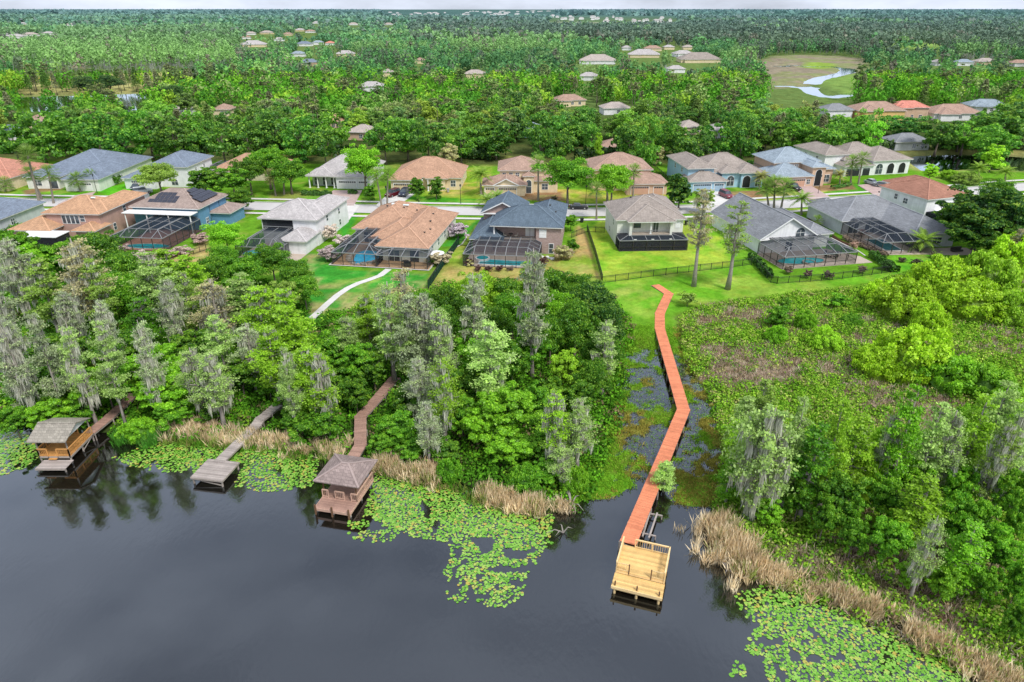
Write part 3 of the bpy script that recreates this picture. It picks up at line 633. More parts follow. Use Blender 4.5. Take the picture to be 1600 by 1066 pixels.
# H9 white with red brown roof
h = house('two storey white house with reddish brown roof and green hedge alongside', (97.6, 158.6), 18, [(0,12.5,0,14,0,5.6),(3,12.5,-3.5,0,0,2.8)], [(0,12.5,0,14,5.6,'hip',.42),(5,14,6,18,5.6,'hip',.42)], 'w_white', 'rf_red')
window(h, 'W', 0, 9, 3.7, .9, 1.2, bars=(0,1)); window(h, 'W', 0, 6, 3.3, 1.2, 1.2); window(h, 'W', 0, 6, .9, .9, 1.2)
b = MB(); b.box(.5, 3, -3.5, -.05, 0, 2.7); b.build('lanai_screen', M['screendark'], h)
# ---- back row, fronts toward the street
h = house('cream single storey house with salmon roof at far left of back row', (-160, 193), -3, [(0,19.5,0,17,0,3.2),(12,19.5,-2,3,0,3.2)], [(0,19.5,0,17,3.2,'hip',.42),(12,19.5,-2.2,6,3.22,'hip',.42)], 'w_cream', 'rf_salmon')
for a in (13.5, 16.4): window(h, 'S', -2, a, .4, 1.3, 2.2, arch=True)
window(h, 'S', 0, 9, 1, 1.4, 1.3); window(h, 'S', 0, 5, 1, 1.4, 1.3)
h = house('long white house with blue grey roof, arched entry and garage in back row', (-137, 193), 0, [(0,22,4,28,0,3.2),(12.5,22,-3,5,0,3.2),(0,9,0,5,0,3.2)], [(0,22,4,28,3.2,'hip',.40),(12.5,22,-3,14,3.2,'hip',.46),(0,9.5,0,10,3.22,'hip',.42)], 'w_offwhite', 'rf_bluegrey')
window(h, 'S', 0, 7.4, .1, 2.3, 3.0, arch=True, bars=(0,0), name='entry_arch'); window(h, 'S', 0, 3, .9, 2.2, 1.5); garage(h, 'S', -3, 17.3, .05, 5, 2.2); window(h, 'E', 22, 9, 1, 1, 1)
h = house('white two storey house with blue grey roof behind parked white car', (-103.2, 195.6), -4, [(0,11.2,0,15,0,5.6),(-6,3,-3,6,0,2.9)], [(0,11.2,0,15.4,5.6,'hip',.44),(-6,3,-3,6,2.9,'hip',.42)], 'w_white', 'rf_bluegrey')
window(h, 'S', 0, 5.5, 3.7, 1.8, 1.3); window(h, 'S', 0, 7, .6, 1.8, 1.8, arch=True); window(h, 'E', 11.2, 5, 3.8, .8, .8); window(h, 'E', 11.2, 10, 3.8, .8, .8); garage(h, 'S', -3, -1.5, .05, 5)
h = house('house with orange tan roof mostly hidden behind street trees', (-88, 204), -4, [(0,18,0,14,0,3.1)], [(0,18,0,14,3.1,'hip',.44),(2,9,-3,8,3.1,'hip',.44)], 'w_sand', 'rf_orange')
h = house('white house with steep beige roof, white garage doors and arched porch', (-57.5, 195), -4, [(0,16.5,2,20,0,3.3),(8,17.4,-1.5,3,0,3.3)], [(0,16.5,1,20,3.3,'hip',.52),(7.6,17.4,-1.5,9,3.32,'hip',.5),(-.4,7,-1,8,3.3,'hip',.4)], 'w_white', 'rf_white')
garage(h, 'S', -1.5, 11.2, .05, 4.9); garage(h, 'S', -1.5, 15.7, .05, 2.5)
for x in (0, 2.4, 4.8, 7.1): column(h, x, -.8, 0, 3.3, .2)
for a in (1.2, 3.6, 6): window(h, 'S', 2, a, .3, 1.2, 2.2, arch=True, bars=(0,1))
h = house('cream single storey house with tan roof behind maroon and blue cars', (-33.6, 190.6), -3, [(0,19,2,17.5,0,3.3),(0,7.8,-1,3,0,3.2),(10.5,15,.4,3,0,3.4)], [(0,19,2,17.5,3.3,'hip',.5),(0,7.8,-1,8,3.2,'hip',.45),(10,15.4,.4,9,3.4,'hip',.42)], 'w_cream', 'rf_orange')
garage(h, 'S', -1, 3.2, .05, 4.8, mat='garage_cream'); garage(h, 'S', -1, 6.9, .05, 1.4, mat='garage_cream', lights=False); window(h, 'S', .4, 12, .3, 1.3, 2.6, arch=True, bars=(0,0), name='front_door'); window(h, 'S', 2, 17, 1, 1.3, 1.6); window(h, 'E', 19, 6, 1, 1, 1.1); window(h, 'E', 19, 11, 1, 1, 1.1)
for x in (8.6, 10.2): column(h, x, .1, 0, 3.2, .18)
h = house('cream two storey house with taupe roof and gabled garage behind tall palm', (-3.4, 190), 0, [(0,12,0,12,0,5.7),(-4.2,7,-5.5,1,0,2.9),(8.5,16,-1.5,10,0,3.2),(6.6,9.4,-2.5,1,0,4.6)], [(0,12,0,12,5.7,'hip',.42),(-4.2,7,-5.5,2.2,2.9,'hip',.42),(-1.2,4.8,-6,0,2.92,'gy',.5),(8.5,16,-1.5,10,3.2,'hip',.42),(6.6,9.4,-2.5,2,4.6,'hip',.42,.3)], 'w_cream', 'rf_taupe')
garage(h, 'S', -5.5, -2.6, .05, 2.4, mat='garage_cream'); garage(h, 'S', -5.5, 2.2, .05, 4.8, mat='garage_cream'); window(h, 'S', -2.5, 8, .1, 1.4, 3.6, arch=True, bars=(0,1), name='front_door')
for a in (1.3, 3.1, 4.9): window(h, 'S', 0, a, 4.2, .9, .9)
window(h, 'S', -1.5, 12.5, .9, 1.6, 1.5)
h = house('tan two storey house with taupe roof and two peach garage doors', (22.6, 190.6), 2, [(0,16,0,14,0,5.7),(8.6,19.6,-5,2,0,2.9)], [(0,16,0,14,5.7,'hip',.44),(8.6,19.6,-5,4.5,2.9,'hip',.42)], 'w_peach', 'rf_taupe')
garage(h, 'S', -5, 12.2, .05, 4.8, mat='garage_peach'); garage(h, 'S', -5, 17.3, .05, 2.6, mat='garage_peach'); window(h, 'S', 0, 9.5, 3.9, 1.1, 1.2); window(h, 'S', 0, 14, 3.9, 1.1, 1.2); window(h, 'W', 0, 5, 3.9, .9, 1.1)
h = house('light blue house with grey brown roof, arched windows and blue garage doors', (49.4, 193), 6, [(0,7.5,0,18,0,5.6),(-.6,9.6,-4.4,2,0,2.9),(7.5,22,2,17,0,3.9),(10.2,15.5,.2,4,0,4.1),(15.5,22,-.6,6,0,4.1)], [(0,7.5,-.2,18,5.6,'hip',.42),(-.6,9.6,-4.4,3,2.9,'hip',.42),(5,22,2.5,17,3.9,'hip',.5),(10,15.5,.2,8,4.1,'hip',.4),(15,22,-.6,8,4.12,'hip',.42)], 'w_bluelight', 'rf_greybrown')
garage(h, 'S', -4.4, 2.9, .05, 5, mat='garage_blue'); garage(h, 'S', -4.4, 7.7, .05, 2.6, mat='garage_blue'); window(h, 'S', 0, 3.8, 3.8, 1.6, 1.3); window(h, 'S', .2, 12.8, .5, 2, 2.8, arch=True); window(h, 'S', -.6, 17.2, .1, 2.2, 3.3, arch=True, bars=(0,0), mat='dark', name='entry_arch'); window(h, 'S', -.6, 20.6, .4, 1.4, 2.8, arch=True); window(h, 'W', 0, 5, 3.8, 1, 1.2); window(h, 'W', 0, 11, 3.8, 1, 1.2)
h = house('peach two storey house with pale blue grey roof and tall entry arch', (75, 195.5), 9, [(2,16,5,17,0,5.6),(-1,10.5,-1.5,6,0,2.9),(10.6,14.6,-1.2,6,0,5.3),(14.6,18.4,1,9,0,4.2)], [(2,16,5,17.5,5.6,'hip',.46),(-1,10.5,-1.5,9,2.9,'hip',.46),(10.6,14.6,-1.2,8,5.3,'hip',.4),(14.6,18.4,1,9,4.2,'hip',.4)], 'w_peach', 'rf_paleblue')
garage(h, 'S', -1.5, 6.2, .05, 4.8, mat='garage_peach'); window(h, 'S', -1.2, 12.6, .1, 1.9, 4.6, arch=True, bars=(0,0), mat='dark', name='entry_arch'); window(h, 'S', 1, 16.5, .6, 2, 2.0, bars=(1,1)); window(h, 'S', -1.5, 9.6, .8, 1, 1.3)
for a in (4.4, 5.8, 7.6, 9.0): window(h, 'S', 5, a, 4.1, 1.0, .9)
h = house('white house with grey roof, dark garage doors and three arched openings', (98.5, 208.5), 12, [(-2,6,4,20,0,5.6),(2,11.5,-.5,6,0,2.9),(6,16,4,16,0,4.2),(11.5,24.5,-.5,13,0,4.2)], [(-2,6.5,4,20,5.6,'hip',.4),(2,11.5,-.5,9,2.9,'hip',.42),(4,20,3,17,4.2,'hip',.5),(11.5,24.5,-.5,13,4.22,'hip',.42)], 'w_white', 'rf_greybrown')
garage(h, 'S', -.5, 5, .05, 4.6, mat='garage_dark'); garage(h, 'S', -.5, 9.6, .05, 2.5, mat='garage_dark')
for i, a in enumerate((14, 18, 22)): window(h, 'S', -.5, a, .3, 2.3, 3.1, arch=True, bars=(1,1) if i == 0 else (0,0), mat='glass' if i == 0 else 'dark')
window(h, 'W', -2, 8, 3.8, .9, .9); window(h, 'W', -2, 14, 3.8, .9, .9)

# ---------------------------------------------------------------- pool cages, pools, decks
def cage(loc, yaw, x0, x1, y0, y1, hw, ht, slope, label, sides=True, bays=None, front_only_low=False):
    root = empty('pool_cage', (loc[0], loc[1], 1.0), yaw, label, 'pool cage', 'screened pool cages behind the front houses')
    fr = MB(); sc_ = MB(); tb = MB(); n = bays or max(3, round((x1-x0)/2.2)); W = x1-x0
    prof = [(y0, 0), (y0, hw), (y0+slope, ht), (y1, ht)]
    e = .045
    xs_ = [x0+W*i/n for i in range(n+1)]
    inset = lambda x, k: (x0+min(slope, W*.3)*.9*k if x == x0 else x1-min(slope, W*.3)*.9*k if x == x1 else x)
    for x in xs_:
        a = (x, y0, 0); b_ = (x, y0, hw); c_ = (inset(x,1), y0+slope, ht); d_ = (inset(x,1), y1, ht)
        fr.bar(a, b_, .11); tb.bar(b_, c_, .12); tb.bar(c_, d_, .12)
    tb.bar((x0,y0,hw), (x1,y0,hw), .14); tb.bar((inset(x0,1),y0+slope,ht), (inset(x1,1),y0+slope,ht), .12); fr.bar((x0,y0,.9), (x1,y0,.9), .07); fr.bar((x0,y0,.05), (x1,y0,.05), .1)
    m = max(2, round((y1-y0)/2.4))
    for s, x in ((0, x0), (1, x1)):
        tb.bar((x,y0,hw), (x,y1,hw), .12); fr.bar((x,y0,.9), (x,y1,.9), .07)
        for k in range(1, m+1): y = y0+(y1-y0)*k/m; fr.bar((x,y,0), (x,y,hw), .1); tb.bar((x,y,hw), (inset(x,1),max(y,y0+slope),ht), .09)
        tb.bar((inset(x,1),y0+slope,ht), (inset(x,1),y1,ht), .1)
    mid = (y0+slope+y1)/2; tb.bar((inset(x0,1),mid,ht), (inset(x1,1),mid,ht), .08)
    X0, X1 = inset(x0,1), inset(x1,1)
    sc_.add([(x0,y0,0),(x1,y0,0),(x1,y0,hw),(x0,y0,hw)], [(0,1,2,3)], 1); sc_.add([(x0,y0,hw),(x1,y0,hw),(X1,y0+slope,ht),(X0,y0+slope,ht)], [(0,1,2,3)])
    sc_.add([(X0,y0+slope,ht),(X1,y0+slope,ht),(X1,y1,ht),(X0,y1,ht)], [(0,1,2,3)])
    for x, XX in ((x0,X0),(x1,X1)):
        sc_.add([(x,y0,0),(x,y1,0),(x,y1,hw),(x,y0,hw)], [(0,1,2,3)]); sc_.add([(x,y0,hw),(x,y1,hw),(XX,y1,ht),(XX,y0+slope,ht)], [(0,1,2,3)])
    fr.build('frame', M['bronze'], root); tb.build('roof_beam', M['cageline'], root); sc_.build('screen', [M['screen'], M['screenfront']], root)
    return root
M['screenfront'] = screenmat('insect_screen_front', .10, (.05,.053,.058))
def local(loc, yaw, x, y):
    a = R(yaw); return (loc[0]+x*math.cos(a)-y*math.sin(a), loc[1]+x*math.sin(a)+y*math.cos(a))
def sheet(name, loc, yaw, poly, z, mat, label, cat, thick=.0, **k):
    b = MB(); b.prism([local(loc, yaw, x, y) for x, y in poly], z-.3, z); return b.build(name, M[mat], label=label, cat=cat, kind='structure')
def blob(cx, cy, rx, ry, n=28, w=.0, ph=0, k=2):
    return [(cx+rx*math.cos(t)*(1+w*math.sin(k*t+ph)), cy+ry*math.sin(t)*(1+w*math.sin(k*t+ph))) for t in (2*math.pi*i/n for i in range(n))]
def pool(loc, yaw, poly, mat, label, coping='rock', spa=None, z=1.12):
    root = empty('swimming_pool', (*local(loc, yaw, poly[0][0], poly[0][1]), z), 0, label, 'swimming pool'); inv = root.location.copy()
    g = [local(loc, yaw, x, y) for x, y in poly]; n = len(g); cx = sum(a for a,_ in g)/n; cy = sum(b for _,b in g)/n
    root.location = (cx, cy, z); q = [(a-cx, b-cy) for a, b in g]
    b = MB(); b.add([(x,y,0) for x,y in q], [tuple(range(n))]); b.build('water', M[mat], root)
    b = MB()
    for i in range(n):
        (xa,ya),(xb,yb) = q[i], q[(i+1)%n]; s = 1+.32/max(1, math.hypot(xa,ya)); s2 = 1+.32/max(1, math.hypot(xb,yb))
        b.add([(xa,ya,-.1),(xb,yb,-.1),(xb*s2,yb*s2,-.1),(xa*s,ya*s,-.1),(xa,ya,.07),(xb,yb,.07),(xb*s2,yb*s2,.07),(xa*s,ya*s,.07)], [(4,5,6,7),(0,1,5,4),(2,3,7,6)], 0, random.random())
    b.build('coping', M[coping], root)
    if spa:
        sx, sy = local(loc, yaw, spa[0], spa[1]); sx -= cx; sy -= cy; r = spa[2]; b = MB(); n2 = 18
        ring = [(math.cos(2*math.pi*i/n2), math.sin(2*math.pi*i/n2)) for i in range(n2)]
        for i in range(n2):
            a, c2 = ring[i], ring[(i+1)%n2]
            b.add([(sx+a[0]*r,sy+a[1]*r,-.1),(sx+c2[0]*r,sy+c2[1]*r,-.1),(sx+c2[0]*r,sy+c2[1]*r,.35),(sx+a[0]*r,sy+a[1]*r,.35),(sx+a[0]*(r-.3),sy+a[1]*(r-.3),.35),(sx+c2[0]*(r-.3),sy+c2[1]*(r-.3),.35)], [(0,1,2,3),(3,2,5,4)])
        o = b.build('spa', M[coping], root); b = MB(); b.add([(sx+a*(r-.3),sy+c2*(r-.3),.3) for a,c2 in ring], [tuple(range(n2))]); b.build('water', M[mat], o)
    return root
H2L, H3L, H4L, H5L, H6L, H7L, H8L = (-87.2,154.4), (-53.7,142.9), (-17,130.2), (-4,137.0), (22.4,141.3), (51.4,135.8), (74.2,149.6)
cage(H2L, -7, 4.2, 16.2, -15.2, -.4, 2.8, 3.8, 3.0, 'large dark pool cage in front of blue house with solar panels', bays=5)
sheet('pool_deck', H2L, -7, [(4.3,-15.1),(16.1,-15.1),(16.1,0),(4.3,0)], 1.08, 'deckbrick', 'red brick pool deck', 'deck')
pool(H2L, -7, blob(10.8,-12.6,4.2,1.7,w=.12,ph=1), 'pool_teal', 'kidney shaped teal pool with brick deck behind blue house')
cage(H3L, -8, -1.2, 8.4, -10, 0, 2.5, 3.6, 2.2, 'pool cage behind white two storey house beside its pavilion wing', bays=4)
sheet('pool_deck', H3L, -8, [(-1.1,-9.9),(12,-9.9),(12,0),(-1.1,0)], 1.08, 'deckbeige', 'beige pool deck', 'deck')
pool(H3L, -8, blob(1.6,-6.6,2.9,2.2,w=.08), 'pool_aqua', 'aqua pool behind white house half hidden by trees')
cage(H4L, -9, -18.4, -9.3, -4, 10.6, 2.6, 3.5, 3.4, 'tall black pool cage over bright blue pool', bays=4)
cage(H4L, -9, -9.2, 1.1, -4, .3, 2.5, 3.0, 2.6, 'low black patio cage over tan tiled patio', bays=4)
sheet('pool_deck', H4L, -9, [(-18.7,-4.3),(1.3,-4.3),(1.3,0),(-9.9,0),(-9.9,11),(-18.7,11)], 1.08, 'decktan', 'tan tiled pool deck with pale kerb', 'deck')
pool(H4L, -9, blob(-13.2,1.4,2.7,4.2,w=.13,ph=.5,k=3), 'pool_blue', 'bright blue pool with rock edging behind tan roofed house', 'rock')
cage(H5L, -7, -4.6, 10.2, -9.2, -.1, 2.5, 3.5, 2.4, 'wide bronze pool cage behind pale brick house with balcony', bays=7)
sheet('pool_deck', H5L, -7, [(-4.5,-9.1),(10.1,-9.1),(10.1,0),(-4.5,0)], 1.08, 'deckbeige', 'beige pool deck', 'deck')
pool(H5L, -7, [(-1.6,-7.9),(2,-8.2),(8,-8.2),(9,-7.4),(8.9,-6),(8,-5.3),(5,-5.5),(1.5,-5.2),(-.5,-5.0),(-1.6,-6)], 'pool_teal', 'long turquoise pool with raised round spa behind slate roofed house', 'white', spa=(-1.4,-5.0,1.5))
rt = cage(H6L, 3, -.1, 14.4, -3.9, -.05, 2.3, 2.85, 3.4, 'dark screened lanai across the back of cream house', bays=5)
sheet('pool_deck', H6L, 3, [(0,-3.8),(14.3,-3.8),(14.3,0),(0,0)], 1.08, 'deckbeige', 'grey patio slab', 'patio')
b = MB(); b.box(0,14.3,-3.78,-3.74,.05,2.3); b.box(.02,.06,-3.7,0,.05,2.3); b.box(14.2,14.24,-3.7,0,.05,2.3); b.add([(0,-3.7,2.33),(14.3,-3.7,2.33),(14.3,-.1,2.82),(0,-.1,2.82)], [(0,1,2,3)]); b.build('privacy_screen', M['screendark'], rt)
for x in (3.3, 7, 10.8): column(rt, x, -3.3, 0, 2.4, .22, 'w_offwhite')
cage(H7L, 12, -.4, 15.6, -9.6, -.1, 2.5, 3.4, 3.2, 'pool cage behind white gabled house with arched window', bays=7)
sheet('pool_deck', H7L, 12, [(-.5,-9.7),(19.5,-9.7),(19.5,-6),(15.7,0),(-.5,0)], 1.08, 'deckbeige', 'beige pool deck', 'deck')
pool(H7L, 12, blob(5.8,-6.0,4.4,2.1,w=.14,ph=2.4), 'pool_teal', 'curved turquoise pool with round spa behind white gabled house', 'rock', spa=(6.6,-7.6,1.3))
cage(H8L, 8, .2, 9.3, -14.6, -.1, 2.6, 3.7, 2.6, 'tall bronze pool cage attached to long grey house', bays=4)
sheet('pool_deck', H8L, 8, [(0,-14.8),(9.5,-14.8),(9.5,-11.4),(21,-13),(21,-17.5),(15,-17),(9.5,-15.6),(0,-14.8)][:7], 1.08, 'deckbeige', 'pale pool deck and side patio', 'deck')
sheet('pool_deck', H8L, 8, [(.1,-14.7),(9.4,-14.7),(9.4,-.05),(.1,-.05)], 1.085, 'deckbeige', 'pale pool deck', 'deck')
pool(H8L, 8, [(2.8,-12.4),(6.4,-12.8),(6.9,-5.2),(3.1,-4.8)], 'pool_dark', 'dark teal rectangular pool behind long grey house', 'white')
cage((-103.2,195.6), -4, 9.5, 20, 12, 21, 2.5, 3.4, 2, 'black pool cage behind white house in back row', bays=5)
cage((75,195.5), 9, -8, 1.8, 9, 17, 2.5, 3.4, 2, 'dark pool cage left of peach house in back row', bays=4)
# kerb strips of the tan-roof garden
def strip(name, pts, width, z0, z1, mat, label, cat, kind='structure', m=None, world=False, pz=1.0):
    w_ = pts if world else Ps(pts, pz); b = MB(); n = len(w_); Lf, Rt = [], []
    for i, p_ in enumerate(w_):
        a = Vector(w_[max(i-1,0)]); c2 = Vector(w_[min(i+1,n-1)]); d_ = (c2-a).normalized(); nn = Vector((-d_.y, d_.x)); wd = width[i] if hasattr(width,'__len__') else width
        Lf.append(Vector(p_)+nn*wd/2); Rt.append(Vector(p_)-nn*wd/2)
    for i in range(n-1):
        q = [Lf[i], Rt[i], Rt[i+1], Lf[i+1]]
        b.add([(p_.x,p_.y,z0) for p_ in q]+[(p_.x,p_.y,z1) for p_ in q], [(4,5,6,7),(0,1,5,4),(2,3,7,6)]+([(3,0,4,7)] if i == 0 else [])+([(1,2,6,5)] if i == n-2 else []))
    return b.build(name, M[mat] if isinstance(mat, str) else mat, label=label, cat=cat, kind=kind)
strip('kerb', [local(H4L,-9,-18.9,11), local(H4L,-9,-18.9,-4.4), local(H4L,-9,1.5,-4.4), local(H4L,-9,1.5,-1)], .35, .8, 1.14, 'concrete', 'pale kerb around the tan pool deck', 'kerb', world=True)
strip('garden_edging', [(727,360),(729,372),(722,382),(708,390),(698,396),(692,410),(680,425)], .3, .8, 1.12, 'concrete', 'curved pale edging of a flower bed', 'edging')
strip('garden_edging', [(1298,372),(1322,384),(1340,392),(1352,400)], .25, .8, 1.1, 'concrete', 'thin edging beside grey house', 'edging')
strip('garden_path', [(607,421),(594,431),(578,437),(560,443),(543,451),(527,462),(512,475),(500,486),(488,497)], 1.3, .7, 1.06, 'concrete', 'curved pale concrete path through the back lawn', 'path')

# ---------------------------------------------------------------- street
ROADC = [(-230,186),(-180,182.5),(-150,180),(-130,178),(-93,176),(-65,174),(-40,171.5),(-13,169.2),(18,168),(45,170.8),(72,176),(101,182.5),(125,189),(150,196),(185,202),(230,208)]
def smoothline(pts, k=5):
    out = []
    for i in range(len(pts)-1):
        p0, p1, p2, p3 = [Vector(pts[max(0,min(len(pts)-1,j))]) for j in (i-1,i,i+1,i+2)]
        for s in range(k):
            t_ = s/k; out.append(tuple(.5*((2*p1)+(p2-p0)*t_+(2*p0-5*p1+4*p2-p3)*t_*t_+(3*p1-p0-3*p2+p3)*t_**3)))
    out.append(tuple(pts[-1])); return out
RC = smoothline(ROADC)
def offset(line, o):
    out = []
    for i, p_ in enumerate(line):
        d_ = (Vector(line[min(i+1,len(line)-1)])-Vector(line[max(i-1,0)])).normalized(); out.append((p_[0]-d_.y*o, p_[1]+d_.x*o))
    return out
strip('road', RC, 7.4, .7, 1.03, 'road', 'pale concrete residential street', 'road', world=True)
for s in (-1, 1):
    strip('kerb', offset(RC, s*3.85), .32, .7, 1.15, 'concrete', 'concrete kerb', 'kerb', world=True)
    strip('pavement', offset(RC, s*6.9), 1.4, .7, 1.12, 'concrete', 'concrete pavement', 'pavement', world=True)
def slab(pts, mat='paver', z=1.14, name='driveway', label='paved driveway'):
    b = MB(); b.prism(Ps(pts, 1), .8, z); return b.build(name, M[mat], label=label, cat=name, kind='structure')
slab([(521,298),(566,298),(553,322),(512,322),(508,310)][::1], 'paver'); slab([(608,302),(650,302),(622,322),(588,321)], 'concrete', 1.136); slab([(764,305),(808,305),(806,322),(762,322)], 'concrete')
slab([(992,306),(1036,306),(1040,322),(994,324)], 'paver'); slab([(1085,300),(1128,300),(1152,315),(1118,322),(1108,318)], 'concrete'); slab([(1238,292),(1266,290),(1296,308),(1262,313)], 'paver')
slab([(1340,290),(1392,284),(1410,304),(1372,309)], 'paver'); slab([(118,306),(150,300),(128,322),(90,320)], 'paver'); slab([(203,300),(232,298),(236,317),(212,318)], 'concrete')
slab([(545,318),(562,322),(545,345),(530,345)], 'concrete', 1.132)
# ---------------------------------------------------------------- boardwalks and docks
def planks(b, ax, ay, bx, by, w, z0, z1=None, pw=.15, gap=.018, th=.05):
    """boards laid across the line a->b"""
    z1 = z0 if z1 is None else z1; a = Vector((ax, ay)); c2 = Vector((bx, by)); L_ = (c2-a).length; d_ = (c2-a)/L_; nn = Vector((-d_.y, d_.x)); n = max(1, int(L_/pw))
    for i in range(n):
        s, e = i*L_/n, (i+1)*L_/n-gap; z = z0+(z1-z0)*(s/L_); j = random.uniform(-.012, .012); ww = w/2+j; zz = z+random.uniform(-.004,.004)
        q = [a+d_*s+nn*ww, a+d_*s-nn*ww, a+d_*e-nn*ww, a+d_*e+nn*ww]
        b.add([(p_.x,p_.y,zz-th) for p_ in q]+[(p_.x,p_.y,zz) for p_ in q], [(0,3,2,1),(4,5,6,7),(0,1,5,4),(1,2,6,5),(2,3,7,6),(3,0,4,7)], 0, random.random())
def post(root, x, y, z0, z1, r=.09, mat='wood_post'):
    b = MB(); b.tube([(x,y,z0),(x,y,z1)], [r*1.05, r], 8, c=random.random()); b.build('post', M[mat], root)
def boardwalk(label, pts, w, zs, mat, postmat='wood_post', side=None, pmax=3.0):
    o = pts[0]; root = empty('boardwalk', (o[0], o[1], 0), 0, label, 'boardwalk'); q = [(x-o[0], y-o[1]) for x, y in pts]
    db, bb = MB(), MB()
    for i in range(len(q)-1):
        (ax, ay), (bx, by) = q[i], q[i+1]; za, zb = zs[i], zs[i+1] if zs[i+1] is not None else zs[i]
        zo = .012*(i % 2); d_ = Vector((bx-ax, by-ay)); L_ = d_.length; d_ /= L_; nn = Vector((-d_.y, d_.x))
        ex = .35 if 0 < i else 0
        planks(db, ax-d_.x*ex, ay-d_.y*ex, bx+d_.x*.35*(i < len(q)-2), by+d_.y*.35*(i < len(q)-2), w, za+zo, zb+zo)
        for s in (-1, 1):
            bb.bar((ax+nn.x*s*(w/2-.05), ay+nn.y*s*(w/2-.05), za-.16), (bx+nn.x*s*(w/2-.05), by+nn.y*s*(w/2-.05), zb-.16), .06, .2, c=.4)
        k = max(1, int(L_/pmax))
        for j in range(k+1):
            if j == k and i < len(q)-2: continue
            x, y = ax+d_.x*L_*j/k, ay+d_.y*L_*j/k; z = za+(zb-za)*j/k
            for s in (-1, 1): post(root, x+nn.x*s*(w/2+.02), y+nn.y*s*(w/2+.02), -.7, z-.06, .08, postmat)
            bb.bar((x+nn.x*w/2, y+nn.y*w/2, z-.3), (x-nn.x*w/2, y-nn.y*w/2, z-.3), .06, .16, c=.3)
    db.build('deck', M[mat], root); bb.build('beam', M[postmat], root); return root
def railing(root, p0, p1, z, h, mat, sp=.2, cap=True, bal=True, pm=None):
    b = MB(); a = Vector((*p0, z)); c2 = Vector((*p1, z)); L_ = (c2-a).length; d_ = (c2-a)/L_; up = Vector((0,0,1))
    if cap: b.bar(a+up*(h+.02), c2+up*(h+.02), .14, .045, c=.6)
    b.bar(a+up*(h-.08), c2+up*(h-.08), .05, .09); b.bar(a+up*.12, c2+up*.12, .05, .09)
    if bal:
        n = max(2, int(L_/sp))
        for i in range(1, n): p_ = a+d_*(L_*i/n); b.bar(p_+up*.14, p_+up*(h-.1), .03, c=random.random())
    b.build('railing', M[mat], root)
    k = max(1, round(L_/1.7))
    for i in range(k+1):
        p_ = a+d_*(L_*i/k); pb = MB(); pb.bar(p_-up*.2, p_+up*h, .1, c=random.random()); pb.build('railing_post', M[pm or mat], root)

ob = [(1024,445),(1045,459),(1031,490),(1031,513),(1068,640),(1036,718),(981,849)]
boardwalk('long zigzag boardwalk of orange stained boards crossing the marsh to the yellow deck', [P(x, y, z) for (x, y), z in zip(ob, (1.2,1.15,1.1,1.0,.95,.95,1.2))], 1.6, (1.2,1.16,1.1,1.0,.95,.95,1.2), 'wood_orange')
# the new deck
A_ = Vector(P(974.3,838.3,2.2)); B_ = Vector(P(1048,855,2.2)); C2 = Vector(P(957,876,2.2)); yaw = math.degrees(math.atan2(B_.y-A_.y, B_.x-A_.x)); Wd = (B_-A_).length; Dd = (C2-A_).length
dr = empty('viewing_deck', (A_.x, A_.y, 0), yaw, 'new yellow pine deck with railings standing on posts in the lake', 'deck')
zd = 1.22; b = MB(); n = int(Dd/.145)
for i in range(n): y = -Dd*(i+1)/n; b.box(0, Wd, y+.012, y+Dd/n, zd-.045, zd, c=random.random())
b.build('platform', M['wood_new'], dr)
zl = .92; D2 = 1.65; b = MB(); n = 11
for i in range(n): y = -Dd-D2*(i+1)/n-.02; b.box(-.05, Wd+.05, y+.012, y+D2/n, zl-.045, zl, c=random.random())
b.build('lower_step', M['wood_new'], dr)
b = MB()
for y, z in ((-.1, zd), (-Dd*.5, zd), (-Dd+.05, zd), (-Dd-.1, zl), (-Dd-D2+.03, zl)): b.box(0, Wd, y-.04, y+.04, z-.28, z-.05, c=.7)
for x in (.03, Wd-.03): b.box(x-.04, x+.04, -Dd, 0, zd-.3, zd-.055, c=.7); b.box(x-.03, x+.03, -Dd-D2, -Dd, zl-.29, zl-.052, c=.7)
b.box(-.06, Wd+.06, -Dd-D2-.1, -Dd-D2-.03, zl-.26, zl+.01, c=.9)
b.bar((0,-Dd-D2+.2,.42), (Wd,-Dd-D2+.2,.42), .06, .2); b.build('beam', M['wood_new_rail'], dr)
for x in (.25, Wd/2, Wd-.25):
    for y, z in ((-.3, zd-.05), (-Dd*.5, zd-.05), (-Dd-D2+.12, zl-.05)): post(dr, x, y, -.8, z, .11, 'wood_new_rail')
    b = MB(); b.bar((x, -Dd-D2+.12, zl), (x, -Dd-D2+.12, zl+.5), .12); b.build('mooring_post', M['postdark'], dr)
railing(dr, (Wd*.27, -.06), (Wd-.05, -.06), zd, .98, 'wood_new_rail', pm='wood_new_rail'); railing(dr, (.05, 0), (.05, -Dd), zd, .98, 'wood_new_rail', sp=.12); railing(dr, (Wd-.05, 0), (Wd-.05, -Dd), zd, .98, 'wood_new_rail', sp=.12)
railing(dr, (.05, -Dd+.04), (Wd*.27, -Dd+.04), zd, .95, 'wood_new_rail', cap=False, pm='postdark'); railing(dr, (Wd*.72, -Dd+.04), (Wd-.05, -Dd+.04), zd, .95, 'wood_new_rail', cap=False, pm='postdark')
